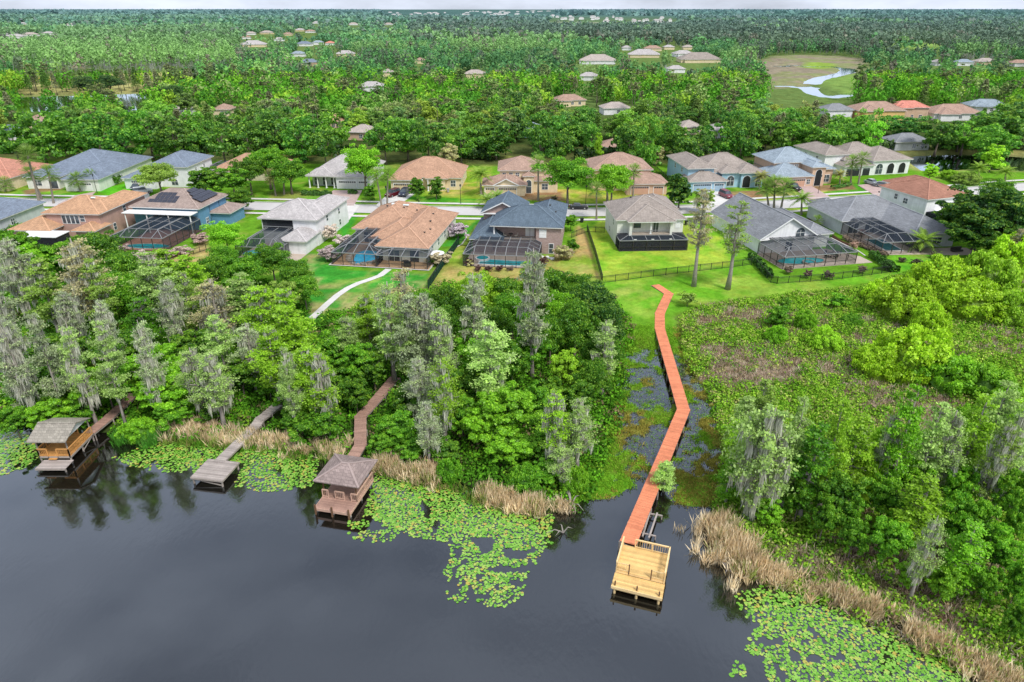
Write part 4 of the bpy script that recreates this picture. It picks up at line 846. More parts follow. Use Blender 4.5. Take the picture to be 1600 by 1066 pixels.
# boat bunks beside the walkway
cr = empty('boat_cradle', (*P(1010,820,.5), 0), 0, 'two pale boat bunk boards beside the orange boardwalk', 'boat cradle'); ox, oy = cr.location.x, cr.location.y
for (a, b2) in (((1016,799),(1004,838)), ((1027,802),(1014,840))):
    p0, p1 = P(*a, .6), P(*b2, .6); b = MB(); b.bar((p0[0]-ox,p0[1]-oy,.62), (p1[0]-ox,p1[1]-oy,.55), .16, .12); b.build('bunk', M['wood_grey'], cr)
for (a, b2) in (((1010,802),(1034,806)), ((999,832),(1024,838))):
    p0, p1 = P(*a, .45), P(*b2, .45); b = MB(); b.bar((p0[0]-ox,p0[1]-oy,.45), (p1[0]-ox,p1[1]-oy,.45), .13, .13); b.build('crossbeam', M['wood_grey'], cr)
    for q in (p0, p1): post(cr, q[0]-ox, q[1]-oy, -.7, .5, .08, 'wood_grey')
# dock 1: shelter with grey gable roof
d1 = empty('covered_dock', (-54, 64.3, 0), 0, 'covered dock with grey gable roof and bright orange railings at far left', 'dock')
b = MB(); n = 32
for i in range(n): y = 4.7*i/n; b.box(0, 3.6, y, y+4.7/n-.015, 1.0, 1.05, c=random.random())
b.build('platform', M['wood_rust'], d1); b = MB()
for i in range(12): y = -1.75+1.7*i/12; b.box(.5, 3.9, y, y+1.7/12-.015, .52, .57, c=random.random())
b.build('lower_step', M['wood_grey'], d1); b = MB(); b.box(.5,3.9,-1.78,-1.72,.36,.54); b.box(0,3.6,-.05,0,.8,1.03); b.box(3.58,3.64,0,4.7,.78,1.02); b.box(0,.06,0,4.7,.78,1.02); b.bar((3.6,2.2,.2),(3.6,4.6,.9),.08); b.build('beam', M['wood_post'], d1)
for x in (.1, 3.5):
    for y in (.1, 2.4, 4.6): post(d1, x, y, -.7, 1.0, .1)
for x in (.7, 3.7): post(d1, x, -1.5, -.7, .52, .1)
for x, y in ((.1,.1),(3.5,.1),(.1,4.5),(3.5,4.5)): b = MB(); b.bar((x,y,1.0),(x,y,3.25),.11); b.build('roof_post', M['wood_post'], d1)
railing(d1, (3.55,0), (3.55,4.6), 1.05, .95, 'wood_rust'); railing(d1, (.05,0), (1.1,0), 1.05, .95, 'wood_rust'); railing(d1, (2.2,0), (3.55,0), 1.05, .95, 'wood_rust'); railing(d1, (.05,0), (.05,4.6), 1.05, .95, 'wood_rust'); railing(d1, (.05,4.6), (1.9,4.6), 1.05, .95, 'wood_rust')
b = MB(); b.box(1.2, 2.1, -.3, -.05, .75, .82); b.build('step', M['wood_rust'], d1)
b = MB(); th = .1
for (ya, za, yb, zb) in ((-.5,3.2,2.05,4.15),(4.6,3.2,2.05,4.15)):
    b.add([(-.45,ya,za),(3.95,ya,za),(3.95,yb,zb),(-.45,yb,zb),(-.45,ya,za+th),(3.95,ya,za+th),(3.95,yb,zb+th),(-.45,yb,zb+th)], [(0,1,2,3),(4,5,6,7),(0,1,5,4),(1,2,6,5),(2,3,7,6),(3,0,4,7)])
b.bar((-.45,2.05,4.25),(3.95,2.05,4.25),.3,.06); b.build('roof', M['rf_dockgrey'], d1)
for gx in (3.6, -.1): b = MB(); b.add([(gx,-.4,3.18),(gx,4.5,3.18),(gx,2.05,4.1)], [(0,1,2)]); b.build('gable', M['white'], d1)
boardwalk('straight weathered boardwalk leading to the dock with grey gable roof', [(-50.9,69.1), P(168,654,1.0), P(190,634,1.0), P(209,615,1.05)], 1.35, (1.05,1.05,1.05,1.1), 'wood_brown')
# dock 2: bare platform
d2 = empty('bare_dock', (-33, 62.0, 0), -10, 'bare weathered grey plank platform at the end of a narrow walkway', 'dock'); b = MB(); n = 23
for i in range(n): y = -1.75+3.5*i/n; b.box(-1.9, 1.9, y, y+3.5/n-.02, .85, .9, c=random.random())
b.build('platform', M['wood_grey'], d2); b = MB(); b.box(-1.9,1.9,-1.8,-1.75,.68,.89); b.box(1.87,1.93,-1.75,1.75,.68,.88); b.box(-1.93,-1.87,-1.75,1.75,.68,.88); b.bar((-1.8,-1.6,.62),(1.8,-1.6,.12),.07,.14); b.build('beam', M['wood_post'], d2)
for x in (-1.7,1.7):
    for y in (-1.6,1.6): post(d2, x, y, -.7, .84, .11)
boardwalk('narrow grey walkway with steps leading to the bare plank platform', [P(341,722,.95), P(400,664,1.0), P(406,655,1.1), P(418,646,1.35), P(434,632,1.4)], 1.3, (.95,1.0,1.15,1.4,1.4), 'wood_grey')
# dock 3: brown hip-roofed shelter
d3 = empty('covered_dock', (-20.35, 55.75, -.2), -13, 'covered dock with brown hip roof and pinkish railings', 'dock'); b = MB(); n = 40
for i in range(n): y = 5.9*i/n; b.box(0, 3.95, y, y+5.9/n-.015, .9, .95, c=random.random())
b.build('platform', M['wood_brown'], d3); b = MB(); b.box(-.02,3.97,-.06,0,.62,.94); b.box(3.95,4.0,0,5.9,.66,.93); b.box(-.05,0,0,5.9,.66,.93); b.build('beam', M['wood_pink'], d3)
for x in (.1,1.95,3.8):
    for y in (.3,3,5.7): post(d3, x, y, -.7, .9, .11)
    b = MB(); b.bar((x+.05,-.14,-.7),(x+.05,-.14,1.45),.15); b.build('mooring_post', M['postdark'], d3)
for x, y in ((.15,2),(3.8,2),(.15,5.6),(3.8,5.6)): b = MB(); b.bar((x,y,.9),(x,y,3.15),.12); b.build('roof_post', M['postdark'], d3)
railing(d3,(3.9,1.8),(3.9,5.85),.95,.85,'wood_pink'); railing(d3,(.05,1.8),(.7,1.8),.95,.95,'wood_pink'); railing(d3,(1.5,1.8),(2.5,1.8),.95,.95,'wood_pink'); railing(d3,(3.3,1.8),(3.9,1.8),.95,.95,'wood_pink'); pass
b = MB(); X0,X1,Y0,Y1,z = -.55,4.5,1.35,6.3,3.12; z2 = 4.15; e1, e2 = (X0+X1)/2-.35, (X0+X1)/2+.35; ym = (Y0+Y1)/2
b.add([(X0,Y0,z),(X1,Y0,z),(X1,Y1,z),(X0,Y1,z),(X0,Y0,z+.12),(X1,Y0,z+.12),(X1,Y1,z+.12),(X0,Y1,z+.12),(e1,ym,z2),(e2,ym,z2)], [(0,3,2,1),(0,1,5,4),(1,2,6,5),(2,3,7,6),(3,0,4,7),(4,5,9,8),(5,6,9),(6,7,8,9),(7,4,8)], 0)
for a, c2 in (((X0,Y0,z+.13),(e1,ym,z2+.01)),((X1,Y0,z+.13),(e2,ym,z2+.01)),((X1,Y1,z+.13),(e2,ym,z2+.01)),((X0,Y1,z+.13),(e1,ym,z2+.01)),((e1,ym,z2+.01),(e2,ym,z2+.01))): b.bar(a, c2, .22, .04, m=1)
b.build('roof', [M['rf_dockbrown'], M['rf_dockbrown_cap']], d3)
boardwalk('brown zigzag boardwalk through the trees to the brown roofed dock', [P(551,714,1.0), P(563,695,1.0), P(563,651,1.1), P(594,617,1.2), P(617,590,1.2)], 1.45, (.97,1.0,1.1,1.2,1.25), 'wood_brown')

# patio furniture seen through the cages
def chair(x, y, z, rz, mat, label, group):
    r_ = empty('patio_chair', (x, y, z), rz, label, 'chair', group); b = MB(); b.box(-.3,.3,-.3,.3,.36,.46); b.build('seat', M[mat], r_)
    b = MB(); b.bar((0,.3,.42),(0,.42,1.0),.6,.09); b.build('backrest', M[mat], r_)
    for sx in (-.27,.27):
        for sy in (-.27,.27): b = MB(); b.bar((sx,sy,0),(sx,sy,.38),.05); b.build('leg', M['bronze'], r_)
def table(x, y, z, r, label, mat='bronze'):
    r_ = empty('patio_table', (x, y, z), 0, label, 'table'); b = MB(); b.prism([(r*math.cos(t_), r*math.sin(t_)) for t_ in (2*math.pi*i/16 for i in range(16))], .7, .76); b.build('tabletop', M[mat], r_)
    b = MB(); b.tube([(0,0,0),(0,0,.7)], [.09,.05], 8); b.prism([(.28*math.cos(i), .28*math.sin(i)) for i in range(6)], 0, .04); b.build('pedestal', M['bronze'], r_)
x, y = local(H5L, -7, 3.6, 1.3); table(x, y, 3.98, .5, 'small dark round table on upper balcony of brick house')
for k, (dx, rz) in enumerate(((-1.1, 90), (1.1, -90))): x, y = local(H5L, -7, 3.6+dx, 1.3); chair(x, y, 3.98, rz-7, 'cushion', ('left' if k == 0 else 'right')+' beige chair beside the table on the upper balcony', 'balcony chairs')
x, y = local(H7L, 12, 13.2, -5.2); table(x, y, 1.08, .75, 'round dark dining table under cage behind white gabled house')
for i in range(4):
    a = i*math.pi/2+.4; xx, yy = x+math.cos(a)*1.15, y+math.sin(a)*1.15; chair(xx, yy, 1.08, math.degrees(a)-90, 'bronze', 'dark chair set around the dining table behind white gabled house', 'dining chairs by the gabled house')
x, y = local(H4L, -9, -4, -1.8); table(x, y, 1.08, .7, 'dark round table on tan tiled patio')
g_ = empty('barbecue', (*local(H4L, -9, -3.2, -3.0), 1.08), -9, 'black covered barbecue at the edge of the tan patio', 'barbecue'); b = MB(); b.box(-.7,.7,-.3,.3,.1,.85); b.build('cabinet', M['bronze'], g_); b = MB(); b.tube([(-.6,0,.9),(.6,0,.9)], .28, 10); b.build('lid', M['dark'], g_)
g_ = empty('patio_sofa', (*local(H8L, 8, 17.2, -15.0), 1.08), 8, 'dark outdoor sofa on the side patio of long grey house', 'sofa'); b = MB(); b.box(-1.2,1.2,-.4,.4,.1,.45); b.build('seat', M['bronze'], g_); b = MB(); b.box(-1.2,1.2,.3,.5,.4,.95); b.build('backrest', M['bronze'], g_)
g_ = empty('sun_umbrella', (*P(683,412,1), 1.0), 0, 'white open sun umbrella beside the flowering bushes of tan roofed house', 'umbrella'); b = MB(); b.tube([(0,0,0),(0,0,2.6)], .035, 6); b.build('pole', M['grey'], g_)
b = MB(); n = 10; b.add([(0,0,2.75)]+[(1.6*math.cos(2*math.pi*i/n), 1.6*math.sin(2*math.pi*i/n), 2.25) for i in range(n)], [(0,1+i,1+(i+1)%n) for i in range(n)]); b.build('canopy', M['white'], g_)
# rocks around the blue pool and by the brick house
for i in range(13):
    t_ = 2.0+i*.33; x, y = local(H4L, -9, -13.2+3.5*math.cos(t_+1), 1.4+4.6*math.sin(t_+1)); s = random.uniform(.35, .75); b = MB()
    vs = [(s*math.cos(a)*random.uniform(.75,1.1), s*math.sin(a)*random.uniform(.75,1.1), zz) for zz in (0, s*.6) for a in (2*math.pi*j/7 for j in range(7))]; b.add(vs+[(0,0,s*.85)], [(j,(j+1)%7,7+(j+1)%7,7+j) for j in range(7)]+[(7+j,7+(j+1)%7,14) for j in range(7)])
    o = b.build('boulder', M['rock'], label='tan boulder on the rocky rim of the bright blue pool', cat='rock', group='boulders around the blue pool'); o.location = (x, y, 1.05)
for i in range(8):
    x, y = local(H5L, -7, 11.6+random.uniform(-1.2,1.4), -2.6+random.uniform(-.7,.7)); s = random.uniform(.3,.6); b = MB(); vs = [(s*math.cos(a)*random.uniform(.75,1.1), s*math.sin(a)*random.uniform(.75,1.1), zz) for zz in (0, s*.5) for a in (2*math.pi*j/6 for j in range(6))]; b.add(vs+[(0,0,s*.7)], [(j,(j+1)%6,6+(j+1)%6,6+j) for j in range(6)]+[(6+j,6+(j+1)%6,12) for j in range(6)])
    o = b.build('boulder', M['white'], label='whitish boulder in the rock bed behind pale brick house', cat='rock', group='white boulders by the brick house'); o.location = (x, y, 1.0)

# ---------------------------------------------------------------- fences, hedges, lamps, cars
def fence(label, pts, h, mat='mesh', sp=2.4, post_mat='dark', rail=True, name='fence', pz=1.0, pw=.09):
    w_ = [G(*p_) for p_ in pts]; o = w_[0]; root = empty(name, o, 0, label, 'fence'); rb, pb = MB(), MB()
    for i in range(len(w_)-1):
        a = Vector(w_[i])-Vector(o); c2 = Vector(w_[i+1])-Vector(o); L_ = (c2-a).length; n = max(1, round(L_/sp)); up = Vector((0,0,1))
        if rail: rb.bar(a+up*h, c2+up*h, .06); rb.bar(a+up*.15, c2+up*.15, .05); rb.bar(a+up*h*.85, c2+up*h*.85, .04)
        pb.add([a+up*.05, c2+up*.05, c2+up*h, a+up*h], [(0,1,2,3)])
        for k in range(n+(i == len(w_)-2)): q = a+(c2-a)*k/n; b = MB(); b.bar(q-up*.2, q+up*(h+.1), pw); b.build('post', M[post_mat], root)
    if rail: rb.build('rail', M[post_mat], root)
    pb.build('mesh_panel', M[mat], root); return root
fence('tall solid dark green mesh fence between tan roofed and brick houses', [(669,453),(694,415),(717,383)], 1.8, 'meshgreen', 2.2)
fence('short dark fence closing the gap beside the brick house cage', [(718,384),(735,386)], 1.3)
fence('tall solid black fence between brick house and cream house', [(941,443),(930,402),(917,362)], 1.7, 'screendark', 2.2)
fence('thin black side fence beside cream house', [(893,372),(917,363),(944,364)], 1.3, 'wire', 2)
fence('long thin black metal fence along the back of the mown gardens', [(760,447),(893,444),(941,443),(1040,430),(1145,418),(1174,414)], 1.35, 'wire', 2.6)
fence('black fence around garden of white gabled house', [(1176,411),(1204,442),(1214,444)], 1.4, 'mesh', 2.2)
fence('black fence with shrubs along back of gabled house garden', [(1214,444),(1300,438),(1392,426)], 1.35, 'wire', 2.4)
fence('short dark fence on dry grass behind blue house', [(303,398),(332,388)], 1.2, 'wire', 1.6)
fence('dark fence between the two rear gardens of back row', [(1006,252),(1046,288)], 1.8, 'mesh', 2.6)
fence('small black garden gate fence right of cream house', [(1078,360),(1090,362)], 1.3, 'wire', 1.2)

def tubeveg(name, pts, width, h, leaf, n, col, label, cat='hedge', group=None, zb=1.0, var=.5, rough=.15):
    w_ = [G(*p_) for p_ in pts]; o = w_[0]; seg = []
    for i in range(len(w_)-1): seg.append(math.hypot(w_[i+1][0]-w_[i][0], w_[i+1][1]-w_[i][1]))
    pr = np.array(seg)/sum(seg); k = rng.choice(len(seg), n, p=pr); t_ = rng.random(n); A = np.array(w_)[:-1][k]; B = np.array(w_)[1:][k]
    c_ = A+(B-A)*t_[:, None]; d_ = (B-A)/np.linalg.norm(B-A, axis=1)[:, None]; nn = np.stack([-d_[:,1], d_[:,0], np.zeros(n)], 1)
    ang = rng.random(n)*math.pi; rr = 1-.25*rng.random(n)**2; bump = 1+rough*np.sin(t_*np.array(seg)[k]*2.1)+rough*rng.standard_normal(n)*.4
    sq = lambda v: np.sign(v)*np.abs(v)**.5
    off = nn*(sq(np.cos(ang))*width/2*rr*bump)[:, None]; c_ = c_+off; c_[:,2] += np.abs(sq(np.sin(ang)))*h*rr*bump
    nor = off/(width/2)+np.array([0,0,1])*np.sin(ang)[:, None]+rng.standard_normal((n,3))*.5
    U, V = basis(nor, leaf*(.6+.7*rng.random(n)))
    val = rng.random(n)
    me_ = leafmesh(name, (c_-np.array(o)).astype(np.float32), U, V, val, M['hedge']); ob_ = bpy.data.objects.new(name, me_); ob_.location = o; ob_.color = (*col, 1); link(ob_)
    return tag(ob_, label, cat, group)
def basis(nor, size):
    nor = nor/(np.linalg.norm(nor, axis=1)[:, None]+1e-9); r_ = rng.standard_normal(nor.shape); U = np.cross(nor, r_); U /= np.linalg.norm(U, axis=1)[:, None]+1e-9; V = np.cross(nor, U)
    return U*(size*.62)[:, None], V*(size*.5)[:, None]
DG = (.03,.10,.012)
tubeveg('hedge', [(1409,328),(1460,347),(1507,371)], 2.0, 2.2, .35, 6000, (.05,.17,.015), 'long clipped bright hedge beside white house with red brown roof')
tubeveg('hedge', [(1362,402),(1399,427)], 1.6, 1.3, .3, 2500, (.05,.16,.015), 'clipped hedge between gabled house garden and lawn of grey house')
tubeveg('hedge', [(1173,404),(1204,436)], 1.4, 1.3, .3, 2500, (.035,.11,.015), 'dark clipped hedge at left of gabled house garden')
tubeveg('hedge', [(176,290),(200,276)], 2, 2.2, .35, 2500, (.06,.16,.015), 'square clipped hedge against wall of long blue grey roofed house')
tubeveg('hedge', [(472,305),(518,306)], 1.4, 1.2, .3, 1800, (.035,.11,.015), 'low clipped hedge in front of white house with steep beige roof')
tubeveg('hedge', [(545,303),(558,304)], 1.2, 1, .3, 600, (.05,.13,.02), 'small hedge right of the white garage')
tubeveg('hedge', [(1172,262),(1186,266),(1196,271)], 2, 2, .4, 1500, (.05,.17,.02), 'short bright hedge behind light blue house')
tubeveg('hedge', [(1298,372),(1245,349)], .8, .7, .3, 700, (.07,.20,.02), 'row of low shrubs along the gap between two grey houses')
tubeveg('hedge', [(1318,374),(1340,384),(1386,402)], .9, .8, .28, 1500, (.22,.15,.12), 'pinkish brown shrub row along cage of long grey house')
tubeveg('hedge', [(862,430),(880,428)], 1, .6, .25, 300, (.10,.06,.05), 'low reddish shrubs behind brick house')
tubeveg('hedge', [(1300,296),(1328,290)], 1.6, .9, .3, 700, (.05,.17,.02), 'low green hedge between two driveways at right')
# dark hedge line at the foot of the tree belt
for i, (a, b2) in enumerate((((0,240),(110,236)), ((250,234),(330,240)), ((420,238),(560,246)), ((700,246),(770,250)), ((900,250),(1000,245)), ((1060,244),(1190,242)))):
    tubeveg('hedge', [a, b2], 4.5, 3.2, .8, 1500, (.02,.065,.012), ['dark rough hedge behind salmon roofed house', 'dark rough hedge behind white two storey house in back row', 'dark rough hedge left of steep beige roofed house', 'dark rough hedge behind garden right of tan roofed back house', 'dark rough hedge behind taupe roofed houses', 'dark rough hedge behind light blue house'][i])
tubeveg('hedge', [(1335,234),(1420,233),(1520,232),(1600,233)], 5, 3.0, .8, 3500, (.045,.10,.02), 'long rough hedge on the far bank of the pond')

def lamp(px, py, label):
    x, y, z = G(px, py); r_ = empty('street_lamp', (x, y, z), 0, label, 'street lamp', 'street lamps'); b = MB(); b.tube([(0,0,0),(0,0,.5),(0,0,4.6)], [.13,.07,.05], 8); b.build('pole', M['dark'], r_)
    b = MB(); b.prism([(.2*math.cos(i*math.pi/3), .2*math.sin(i*math.pi/3)) for i in range(6)], 4.6, 5.0); b.build('lantern', M['glass'], r_); b = MB(); b.add([(0,0,5.25)]+[(.27*math.cos(i*math.pi/3), .27*math.sin(i*math.pi/3), 5.0) for i in range(6)], [(0,1+i,1+(i+1)%6) for i in range(6)]); b.build('cap', M['dark'], r_)
lamp(720,319,'black street lamp post on far pavement right of tan roofed house'); lamp(915,320,'black street lamp post beside the parked black sedan'); lamp(1278,303,'black street lamp post in front of peach house'); lamp(1406,312,'black street lamp post near white house with red brown roof'); lamp(605,322,'black street lamp post behind orange roofed house'); lamp(152,302,'black street lamp post in front of white garage at left')

for px, py, lb in ((508,322,'left of paver driveway'),(655,322,'right of concrete driveway with two cars'),(758,322,'before gabled garage'),(1044,320,'right of peach garage driveway'),(1156,316,'by driveway of light blue house'),(1372,307,'by driveway of white house with arches'),(240,318,'near white car at left'),(868,341,'on near verge beyond brick house')):
    x, y, z = G(px, py); r_ = empty('mailbox', (x, y, 1.05), 0, 'small dark mailbox on a post '+lb, 'mailbox'); b = MB(); b.bar((0,0,0),(0,0,1.05),.09); b.build('post', M['white'], r_); b = MB(); b.box(-.12,.12,-.25,.25,1.05,1.3); b.build('box', M['dark'], r_)
for px, py, c3, lb in ((909,348,'dark','black wheelie bin on the verge beside brick house'),(556,303,'dark','black wheelie bin right of white garage doors'),(846,296,'grey','grey wheelie bin beside cream back house'),(1072,352,'dark','black wheelie bin at right corner of cream lanai house'),(700,301,'grey','grey wheelie bin beside tan roofed back house')):
    x, y, z = G(px, py); r_ = empty('wheelie_bin', (x, y, 1.05), 20, lb, 'bin'); b = MB(); b.add([(-.25,-.3,.08),(.25,-.3,.08),(.25,.3,.08),(-.25,.3,.08),(-.32,-.38,1.0),(.32,-.38,1.0),(.32,.38,1.0),(-.32,.38,1.0)], [(0,3,2,1),(4,5,6,7),(0,1,5,4),(1,2,6,5),(2,3,7,6),(3,0,4,7)]); b.build('tub', M[c3], r_)
    b = MB(); b.box(-.34,.34,-.42,.4,1.0,1.08); b.build('lid', M[c3], r_)
    for sx in (-.28,.28): b = MB(); b.tube([(sx-.04,.3,.12),(sx+.04,.3,.12)], .12, 8); b.build('wheel', M['tyre'], r_)
def carmat(name, c): return plain(name, c, .28, .03, 1, .6)
def car(px, py, rz, c, kind, label):
    x, y, z = G(px, py); z = 1.16 if kind != 'road' else 1.05
    r_ = empty('parked_car', (x, y, z), rz, label, 'car', 'parked cars'); suv = kind == 'suv'; L_, W_, hb, hr = (4.9, 1.95, 1.05, 1.78) if suv else (4.7, 1.82, .88, 1.42)
    m_ = carmat('car_paint', c); prof = [(-L_/2,.35),(-L_/2+.05,hb*.82),(-L_/2+.35,hb),(-L_/2+1.2,hb+.03),(L_/2-1.25,hb),(L_/2-.35,hb*.86),(L_/2,hb*.68),(L_/2,.33),(L_/2-.3,.24),(-L_/2+.3,.24)]
    b = MB(); n = len(prof)
    rows = [(-W_/2,.0,.0),(-W_/2+.06,.05,.04),(W_/2-.06,.05,.04),(W_/2,.0,.0)]
    for yy, ex, ez in rows: b.v += [(px_*(1+ex*.25), yy, pz_+(ez if pz_ > .5 else 0)) for px_, pz_ in prof]
    for k in range(3):
        for i in range(n): j = (i+1)%n; b.f.append([k*n+i, k*n+j, (k+1)*n+j, (k+1)*n+i]); b.m.append(0); b.c.append(.5)
    for k, s in ((0,1),(3,-1)): b.f.append([k*n+i for i in range(n)][::s]); b.m.append(0); b.c.append(.5)
    r0, r1 = (-L_/2+.25, L_/2-1.9) if suv else (-L_/2+1.15, L_/2-2.1)
    b.box(r0, r1, -W_/2+.24, W_/2-.24, hr-.03, hr+.02); b.build('body', m_, r_, smooth=False)
    b = MB(); g0, g1 = (-L_/2+.06, L_/2-1.25) if suv else (-L_/2+.6, L_/2-1.3); a = W_/2-.06; t_ = W_/2-.24
    b.add([(g0,-a,hb),(g1,-a,hb),(g1,a,hb),(g0,a,hb),(r0,-t_,hr-.03),(r1,-t_,hr-.03),(r1,t_,hr-.03),(r0,t_,hr-.03)], [(0,1,5,4),(1,2,6,5),(2,3,7,6),(3,0,4,7)]); b.build('windows', M['glass'], r_)
    for sx in (-L_/2+.85, L_/2-.9):
        for sy in (-1, 1): b = MB(); b.tube([(sx,sy*(W_/2-.2),.34),(sx,sy*(W_/2+.01),.34)], .34, 14); o = b.build('wheel', M['tyre'], r_); b = MB(); b.tube([(sx,sy*(W_/2),.34),(sx,sy*(W_/2+.025),.34)], .2, 10); b.build('rim', M['grey'], o)
    for sy in (-1, 1): b = MB(); b.box(L_/2-.12, L_/2+.03, sy*(W_/2-.4)-.2, sy*(W_/2-.4)+.2, hb*.66, hb*.8); b.build('headlight', M['white'], r_); b = MB(); b.box(-L_/2-.03, -L_/2+.1, sy*(W_/2-.3)-.15, sy*(W_/2-.3)+.15, hb*.7, hb*.86); b.build('tail_light', M['redlight'], r_)
M['redlight'] = plain('red_light', (.35,.01,.01), .3, .05)
car(614,307,-118,(.09,.01,.015),'suv','maroon car on driveway in front of cream garage'); car(632,306,-100,(.015,.02,.045),'suv','dark blue car on driveway right of the maroon car')
car(904,327,-1,(.015,.017,.02),'road','black sedan parked on the street beyond the brick house'); car(1134,309,-75,(.20,.03,.05),'suv','dusky red car on driveway of light blue house'); car(1148,328,6,(.36,.01,.015),'road','bright red car on the street below the light blue house')
car(1378,293,-32,(.16,.17,.18),'sedan','silver grey car on driveway of white house at right'); car(1362,289,-70,(.45,.47,.5),'sedan','pale silver car close to dark garage doors'); car(1239,297,-75,(.012,.013,.015),'suv','black car beside peach house garage')
car(224,303,28,(.6,.61,.62),'suv','white car on driveway of white two storey house at left'); car(213,296,-80,(.03,.035,.06),'sedan','dark blue car beside the white car at left')
# ---------------------------------------------------------------- tree prototypes (mesh data shared between copies)
def rs(n): return rng.standard_normal((n, 3))
def unit(n): v = rs(n); return v/np.linalg.norm(v, axis=1)[:, None]
def trunk_mesh(name, h, r, limbs, mat, lean=.3, n=7, tips=None, r2=.35):
    b = MB(); rnd = random.Random(name); pts = []; ax, ay = rnd.uniform(-lean, lean), rnd.uniform(-lean, lean)
    for i in range(6): t_ = i/5; pts.append((ax*t_**1.5+rnd.uniform(-.05,.05)*h*.1, ay*t_**1.5+rnd.uniform(-.05,.05)*h*.1, h*t_-.3*(i == 0)))
    b.tube(pts, [r*1.45]+[r*(1-(1-r2)*i/5) for i in range(1, 6)], n)
    for (z0, dx, dy, dz, rr) in limbs:
        t_ = min(.99, z0/h); k = t_*5; i = int(k); a = Vector(pts[i]).lerp(Vector(pts[min(5,i+1)]), k-i); e = a+Vector((dx,dy,dz)); m1 = a.lerp(e, .45)+Vector((0,0,-.12*Vector((dx,dy)).length+.1*abs(dz))); b.tube([a, m1, e], [rr, rr*.7, rr*.25], 5)
        if rr > .05:
            for s in (-1, 1):
                q = Vector((dx,dy,0)); q = Vector((-q.y,q.x,0))*s*.4; b.tube([m1, m1.lerp(e,.6)+q+Vector((0,0,.3*dz))], [rr*.5, rr*.15], 4)
    b2 = bpy.data.meshes.new(name); b2.from_pydata(b.v, [], b.f); b2.materials.append(M[mat]); at = b2.attributes.new('v','FLOAT','FACE'); at.data.foreach_set('value', b.c); b2.polygons.foreach_set('use_smooth', [True]*len(b.f)); b2.update(); return b2
def clumps(Rx, Rz, n, zc, low=-.55, rf=(.13,.34), pw=.5, jit=.2):
    u = unit(n*3); u = u[u[:,2] > low][:n]; lobes = unit(5); lob = 1+.28*np.max(u@lobes.T, axis=1)**3-.16; f = .35+.55*rng.random(len(u))**pw; c_ = u*np.array([Rx,Rx,Rz])*(f*lob)[:,None]*(1+jit*rs(len(u))[:, :1]); c_[:,2] += zc
    r_ = Rx*(rf[0]+(rf[1]-rf[0])*rng.random(len(u))**1.6); return c_, r_
def cloud(c_, r_, n, leaf, flat=.72, hollow=.6, tilt=.75, down=True):
    w_ = r_**2; k = rng.choice(len(c_), n, p=w_/w_.sum()); u = unit(n)
    if down: u[:,2] = np.where(u[:,2] < -.3, -u[:,2], u[:,2])
    rad = (hollow+(1.03-hollow)*rng.random(n)**.7)*(1+.16*np.sin(u[:,0]*7+k)*np.cos(u[:,1]*6-k))+.25*(rng.random(n) < .08); p_ = c_[k]+u*(r_[k]*rad)[:,None]*np.array([1,1,flat])
    U, V = basis(u+rs(n)*tilt, leaf*(.55+.8*rng.random(n))); cl = rng.random(len(c_))[k]
    val = np.clip(.30+.30*(cl-.5)+.19*rng.standard_normal(n)+.42*(rad-hollow)/(1.03-hollow)*(u[:,2]*.5+.5), 0, 1)  # painted top highlight: upper, outer leaves of each clump get a lighter value
    return p_, U, V, val
def cat(*a): return [np.concatenate(x) for x in zip(*a)]
PROTO = {}
def broad(key, Rr, Rz, zc, ncl, n, leaf, tr, th, **k):
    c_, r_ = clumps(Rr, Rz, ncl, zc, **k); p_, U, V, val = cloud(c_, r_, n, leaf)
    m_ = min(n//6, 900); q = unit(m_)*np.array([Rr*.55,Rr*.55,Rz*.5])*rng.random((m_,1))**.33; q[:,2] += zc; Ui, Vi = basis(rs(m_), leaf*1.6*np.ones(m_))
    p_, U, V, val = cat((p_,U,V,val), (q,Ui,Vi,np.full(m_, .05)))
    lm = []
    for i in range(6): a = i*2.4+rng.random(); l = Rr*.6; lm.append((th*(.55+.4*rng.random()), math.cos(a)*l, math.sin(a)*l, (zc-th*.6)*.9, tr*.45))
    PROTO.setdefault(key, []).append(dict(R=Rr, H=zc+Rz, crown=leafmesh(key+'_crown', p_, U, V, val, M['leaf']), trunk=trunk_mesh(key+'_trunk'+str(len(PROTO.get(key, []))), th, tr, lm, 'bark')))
for i in range(5): broad('big', 5.0, 4.0, 7.4, 90+6*i, 19000, .255, .32, 7.0)
for i in range(4): broad('maple', 4.2, 4.6, 6.6, 95, 15500, .275, .24, 6.5, rf=(.09,.24), low=-.8, pw=.4)
for i in range(3): broad('round', 2.4, 2.2, 3.0, 26, 2600, .30, .12, 2.6)
for i in range(3):
    broad('round', 2.4, 2.2, 2.6, 40, 3600, .26, .12, 2.4, low=-.9); q_ = PROTO['round'].pop(); q_['crown'].materials[0] = M['bloom']; PROTO.setdefault('bloom', []).append(q_)
for i in range(3): broad('cone', 1.8, 2.9, 3.1, 60, 5200, .26, .12, 3.5, rf=(.22,.34), low=-.9)
